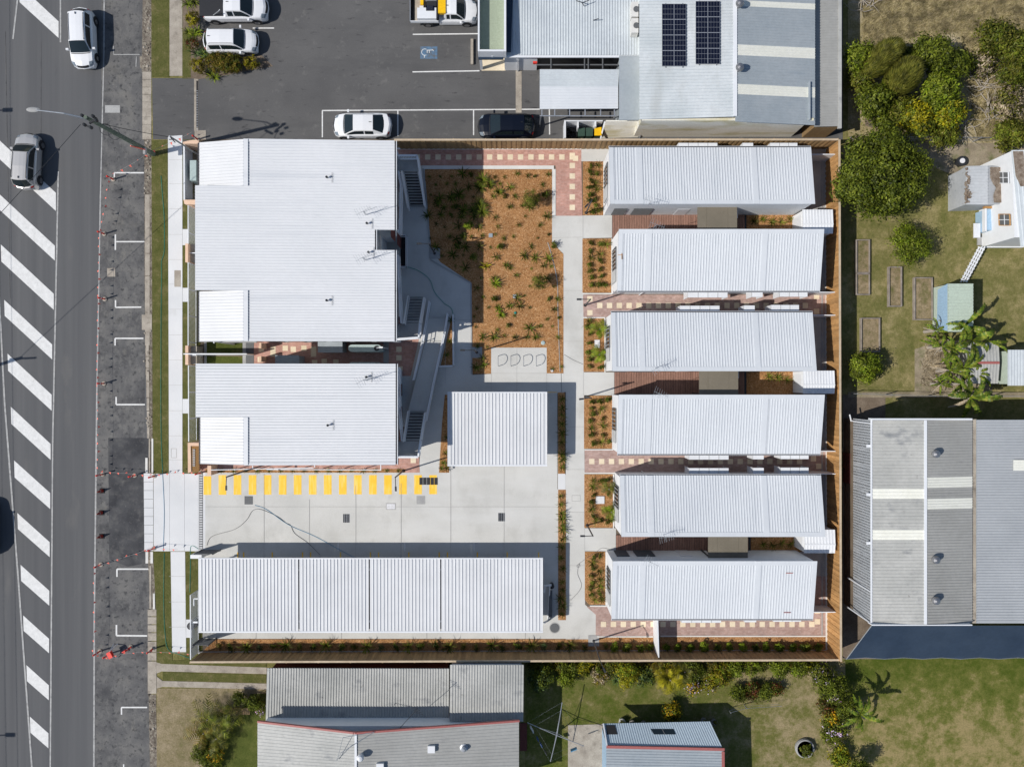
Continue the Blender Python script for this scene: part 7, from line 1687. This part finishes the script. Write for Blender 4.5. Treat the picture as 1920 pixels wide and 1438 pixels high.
def rosette(label, px, py, n, L, wd, mk, rise=.6, h=.0, group=None):
    p = W(px,py,GZ+.2); me = strap_mesh('strap_plant', n, L, wd, rise); me.materials.append(MT[mk]); o = place(me,'strap_plant',None,(p.x,p.y,GZ)); tag(o,label,'plant',group); return o
rosette('yellow rosette plant at the corner of the brown fence',1527,1243,12,1.0,.12,'fl_yellow',.9); rosette('blue green agave in the lower border',1156,1275,14,.5,.1,'fl_blue')
# street front hedge in the car park corner
HG = [(361,34,15,1.2,'golden green ball bush in the top verge',['fl_bronze','fl_yellow'],1800),(372,125,16,1.2,'golden green ball bush left of the bronze hedge',['fl_yellow','fl_bronze'],1800),(360,82,13,1.0,'small maroon bush in the top verge',['fl_red','fl_dark'],1100),(470,118,15,1.1,'golden green ball bush right of the bronze hedge',['fl_bronze','fl_yellow'],1800)]
for x, y, r_, h, lb, ms, n in HG: tree(x,y,r_,h,lb,ms,n=n,L=.09,Wd=.05,clump=.09,shell=.75,lob=6,name='ball_bush',cat='bush',group='bushes of the car park corner')
c = W(422,118,.9); t = thing('bronze_hedge', 'bronze tipped clipped hedge in front of the white parked car', 'hedge', (c.x,c.y,GZ))
blobs = [(-.85,0,.7,.6,.75,.6),(-.25,.1,.75,.7,.8,.6),(.35,0,.7,.7,.78,.6),(.85,-.05,.65,.5,.7,.55)]
for mk in ('fl_bronze','fl_dark','fl_bronze'): me = crown_mesh('foliage', blobs, 2600, .1, .055, .1, shell=.8); me.materials.append(MT[mk]); place(me,'foliage',t)
MB().lathe([(.05,0),(.03,.6)],6).build('stem', MT['bark'], None).parent = t
ORD_ = 'first second third fourth fifth sixth seventh eighth ninth tenth eleventh'.split()
for i, (x, y, mk) in enumerate(((352,8,'fl_lime'),(365,5,'fl_mid'),(352,60,'fl_mid'),(364,66,'fl_lime'),(371,60,'fl_lime'),(366,100,'fl_blue'),(378,102,'fl_blue'),(388,108,'fl_mid'),(393,140,'fl_mid'),(402,146,'fl_lime'),(384,98,'fl_blue'))):
    rosette(f'{"blue green" if mk=="fl_blue" else "green"} strap leaf clump in the car park corner garden, {ORD_[i]} from the picture top',x,y,22,.62,.06,mk,.7,group='strap leaf clumps of the car park corner')
sheet('corner_soil', [(343,-60),(400,-60),(372,40),(384,96),(490,104),(512,125),(400,146),(372,149),(343,146)], GZ+.003, 'soil', .03)
sheet('verge', rc(342,60,358,146), GZ+.006, 'verge', .03)

# planted rows: prototypes, then copies
VAR = {}
def protos(key, fn, k=4): VAR[key] = [fn(i) for i in range(k)]
def sm(i, mk, r_, h, n, L=.12, Wd=.05): me = shrub_mesh('shrub', r_, h, n, L, Wd, clump=.08); me.materials.append(MT[mk]); return me
def stp(i, mk, n, L, wd, rise=.6): me = strap_mesh('tuft', n, L, wd, rise); me.materials.append(MT[mk]); return me
protos('shrub', lambda i: sm(i,['fl_dark','fl_mid','fl_dark','fl_olive'][i],.19,.38,150,.1,.045)); protos('strap', lambda i: stp(i,['fl_dark','fl_mid','fl_mid','fl_olive'][i],26,.42,.035,.75))
protos('smalltuft', lambda i: stp(i,['fl_olive','fl_mid','fl_dark','fl_dark'][i],20,.36,.036,.65)); protos('lime', lambda i: sm(i,['fl_lime','fl_mid','fl_lime','fl_mid'][i],.3,.55,280,.13,.055)); protos('greyball', lambda i: sm(i,['fl_olive','fl_blue','fl_olive','fl_dark'][i],.26,.4,300,.06,.03))
CNTP = [0]
_o = 'first second third fourth fifth sixth seventh eighth ninth tenth eleventh twelfth thirteenth fourteenth fifteenth sixteenth seventeenth eighteenth nineteenth twentieth'.split()
ORD = _o + ['twenty-'+w_ for w_ in _o[:9]] + ['thirtieth'] + ['thirty-'+w_ for w_ in _o[:9]]
def plant(key, x, y, label, group, sc=1.0, cat='plant', z=GZ+.02, name=None):
    p = W(x,y,z); CNTP[0] += 1
    o = place(R.choice(VAR[key]), name or {'shrub':'small_shrub','strap':'strap_plant','smalltuft':'grass_tuft','lime':'young_shrub','greyball':'ball_shrub'}[key], None, tuple(p), R.uniform(0,6.28), (sc*R.uniform(.85,1.15),)*3)
    return tag(o, label, cat, group)
bednm = ['topmost bed','second bed','third bed','fourth bed','fifth bed','lowest bed']
ROW = [
 [(1107,312),(1120,311),(1105,325),(1118,326),(1107,340),(1115,346),(1105,352),(1118,356),(1107,366),(1116,376),(1106,378),(1118,387),(1109,397),(1124,396)],
 [(1107,458),(1123,459),(1136,459),(1107,471),(1107,484),(1107,497),(1107,510),(1107,521),(1107,535),(1121,535),(1134,535),(1125,477),(1124,490),(1124,505),(1128,519)],
 [(1104,602),(1107,627),(1105,644),(1104,661),(1104,673),(1106,686),(1126,688),(1101,615)],
 [(1110,753),(1124,752),(1139,749),(1109,764),(1109,776),(1108,790),(1108,803),(1109,815),(1113,829),(1127,828),(1140,828),(1127,767),(1129,784),(1129,798),(1131,814)],
 [(1112,901),(1125,900),(1137,900),(1111,913),(1112,927),(1110,940),(1109,954),(1112,968),(1116,976),(1127,975),(1141,978)],
 [(1114,1043),(1124,1041),(1111,1055),(1111,1066),(1109,1077),(1123,1070),(1109,1090),(1125,1085),(1108,1101),(1124,1098),(1109,1114),(1125,1111),(1115,1124),(1128,1123)]]
for b_, pts in enumerate(ROW):
    xm = beds[b_][0]+(22 if b_ in (0,2,5) else 24)
    for side in (0, 1):
        for k_, (x, y) in enumerate(sorted([p_ for p_ in pts if (p_[0] > xm) == bool(side)], key=lambda p_: p_[1])):
            plant('shrub' if R.random() < .75 else 'strap', x, y, f'small green shrub, {ORD[k_]} from the top on the {"unit" if side else "path"} side of the {bednm[b_]}', f'shrubs in the {bednm[b_]} beside the units', 1.15)
# long mulch strip
for i in range(30):
    x = 412+i*25.3
    if x > 1105: break
    k = ['greyball','shrub','strap'][i%3]; plant(k, x+R.uniform(-3,3), 1211+R.uniform(-3,2), f'small plant in the bottom mulch strip behind the long carport, {ORD[i]} from the street', 'plants of the bottom mulch strip', 1.35+.3*(k=='strap'))
_k = 0
for x in (1135,1153,1175,1199,1219,1249,1269,1292,1318,1342,1366,1389,1413,1435,1459,1483,1507,1531): _k = 1 if x in (1135,1249) else _k+1; plant('greyball' if x == 1135 else 'lime', x, 1210, (('dull round' if x == 1135 else 'bright young')+f' shrub in the bottom strip, {ORD[_k-1]} ' + ('before the white partition' if x < 1229 else 'past the white partition')), 'bright young shrubs before the partition' if x < 1229 else 'bright young shrubs past the partition', 1.3)
for k_, y in enumerate((748,765,778,795,812,828)): plant('strap',1054,y,f'dark strap plant, {ORD[k_]} from the top in the shaded strip by the square carport','strap plants in the shaded strip',1.2)
for k_, y in enumerate((852,862,876,930,945,962,972,985,992,1010,1025,1045,1065,1090,1105,1120,1135,1150)): plant('strap',1053+R.uniform(-3,3),y,f'green strap plant in the narrow strip between yard and path, {ORD[k_]} from the top','strap plants between yard and path',1.35 if y in (852,862,962,972,992,1010,1120,1135) else .95)
for x, y in ((838,820),(836,850),(832,868),(838,878),(828,878),(846,600),(844,640),(838,665)): plant('smalltuft',x,y,f'small tuft in the {"lower" if y > 700 else "upper"} narrow mulch wedge by the ramp, {"path end" if y in (600,820) else "house end" if x < 830 else "yard end" if y > 870 else "tip" if y in (868,665) else "middle"}','tufts in the mulch wedges by the ramp')
for k_, x in enumerate(range(395,760,22)): plant('smalltuft',x,882,f'tiny tuft in the mulch line along the crossing bars, {ORD[k_]} from the sign wall','tufts along the crossing bars',.8)
for (x0, x1, y) in ((1412,1500,414),(1440,1500,708),(1430,1500,1018)):
    for k_, x in enumerate(range(x0, x1, 17)): plant('strap',x,y+R.uniform(-3,4),f'strap plant, {ORD[k_]} from the awning, in the mulch beyond the {"upper" if y<500 else "middle" if y<800 else "lower"} deck',f'strap plants beyond the {"upper" if y<500 else "middle" if y<800 else "lower"} deck',1.15)
# the large mulch garden
def in_garden(x, y):
    if y < 322 or y > 697: return False
    xl_ = 801 if y < 465 else (810 if y < 490 else (830+(y-490)*1.4 if y < 530 else 889)); xr_ = 1031 if y < 455 else 1053
    if y > 645 and 915 < x < 1030: return False
    return xl_ < x < xr_
for j, y in enumerate(range(330,700,19)):
    k_ = 0
    for x in range(806,1052,20):
        xx = x + (10 if j%2 else 0) + R.uniform(-4,4); yy = y + R.uniform(-4,4)
        if in_garden(xx,yy) and R.random() < (.85 if xx < 905 else .62):
            plant('smalltuft' if R.random() < .82 else 'shrub',xx,yy,f'small tuft in the mulch garden, {ORD[j]} row down, {ORD[k_]} from the stair side','tufts planted over the mulch garden',R.choice([.55,.7,.85,1.0,1.25,1.6])); k_ += 1
for i, (x, y, r_, mk) in enumerate(((905,338,.75,'fl_mid'),(918,346,.6,'fl_dark'),(900,352,.7,'fl_dark'),(898,384,.75,'fl_dark'),(905,398,.7,'fl_mid'),(888,395,.6,'fl_dark'),(860,365,.7,'fl_dark'),(848,372,.6,'fl_dark'),(868,395,.7,'fl_dark'),(935,360,.5,'fl_mid'))): rosette(['strap clump at the upper shadow edge of the garden','dark strap clump just beside it','strap clump under the shadow edge','long strap clump halfway down the shadow edge','bright strap clump at the shadow edge','strap clump within the shadow','dark strap clump deep in the shade','dark clump deep in the shade near the stair','broad dark clump in the shade','single light strap clump in the sunny garden'][i],x,y,34,r_,.055,mk,.8)
for i, (x, y, n, L, mk) in enumerate(((911,499,15,.5,'fl_yellow'),(949,497,14,.45,'fl_mid'),(928,531,24,.6,'fl_lime'),(855,448,16,.42,'fl_dark'),(940,590,18,.45,'fl_lime'),(907,684,14,.35,'fl_mid'),(867,443,12,.4,'fl_mid'),(935,580,16,.4,'fl_lime'))): rosette(['yellow cordyline in the middle of the garden','green cordyline next to the yellow one','bright green strap clump below the yellow cordyline','dark cordyline in the garden shade','bright green clump low in the garden','small rosette beside the lower lamp pad','green rosette in the upper shade','bright clump beside the green lid'][i],x,y,n,L,.07,mk,.8)
tree(879,423,9,1.0,'small round bright shrub at the shade edge of the garden',['fl_lime'],n=700,L=.1,Wd=.06,clump=.07,cat='shrub',name='round_shrub')
tree(996,374,19,2.0,'soft green sapling near the upper garden corner',['fl_olive','fl_mid'],n=2600,L=.1,Wd=.03,clump=.14,shell=.2,cat='sapling',name='sapling'); tree(1010,529,15,2.2,'soft green sapling near the concrete path',['fl_mid','fl_olive'],n=2000,L=.1,Wd=.03,clump=.12,shell=.2,cat='sapling',name='sapling'); 
# stray leaf litter near the kerb planting
MB().prism([W2(x,y,.02) for x,y in ((262,106),(268,106),(268,130),(263,128))], 0, .02).build('litter_patch', MT['rubble'], road)
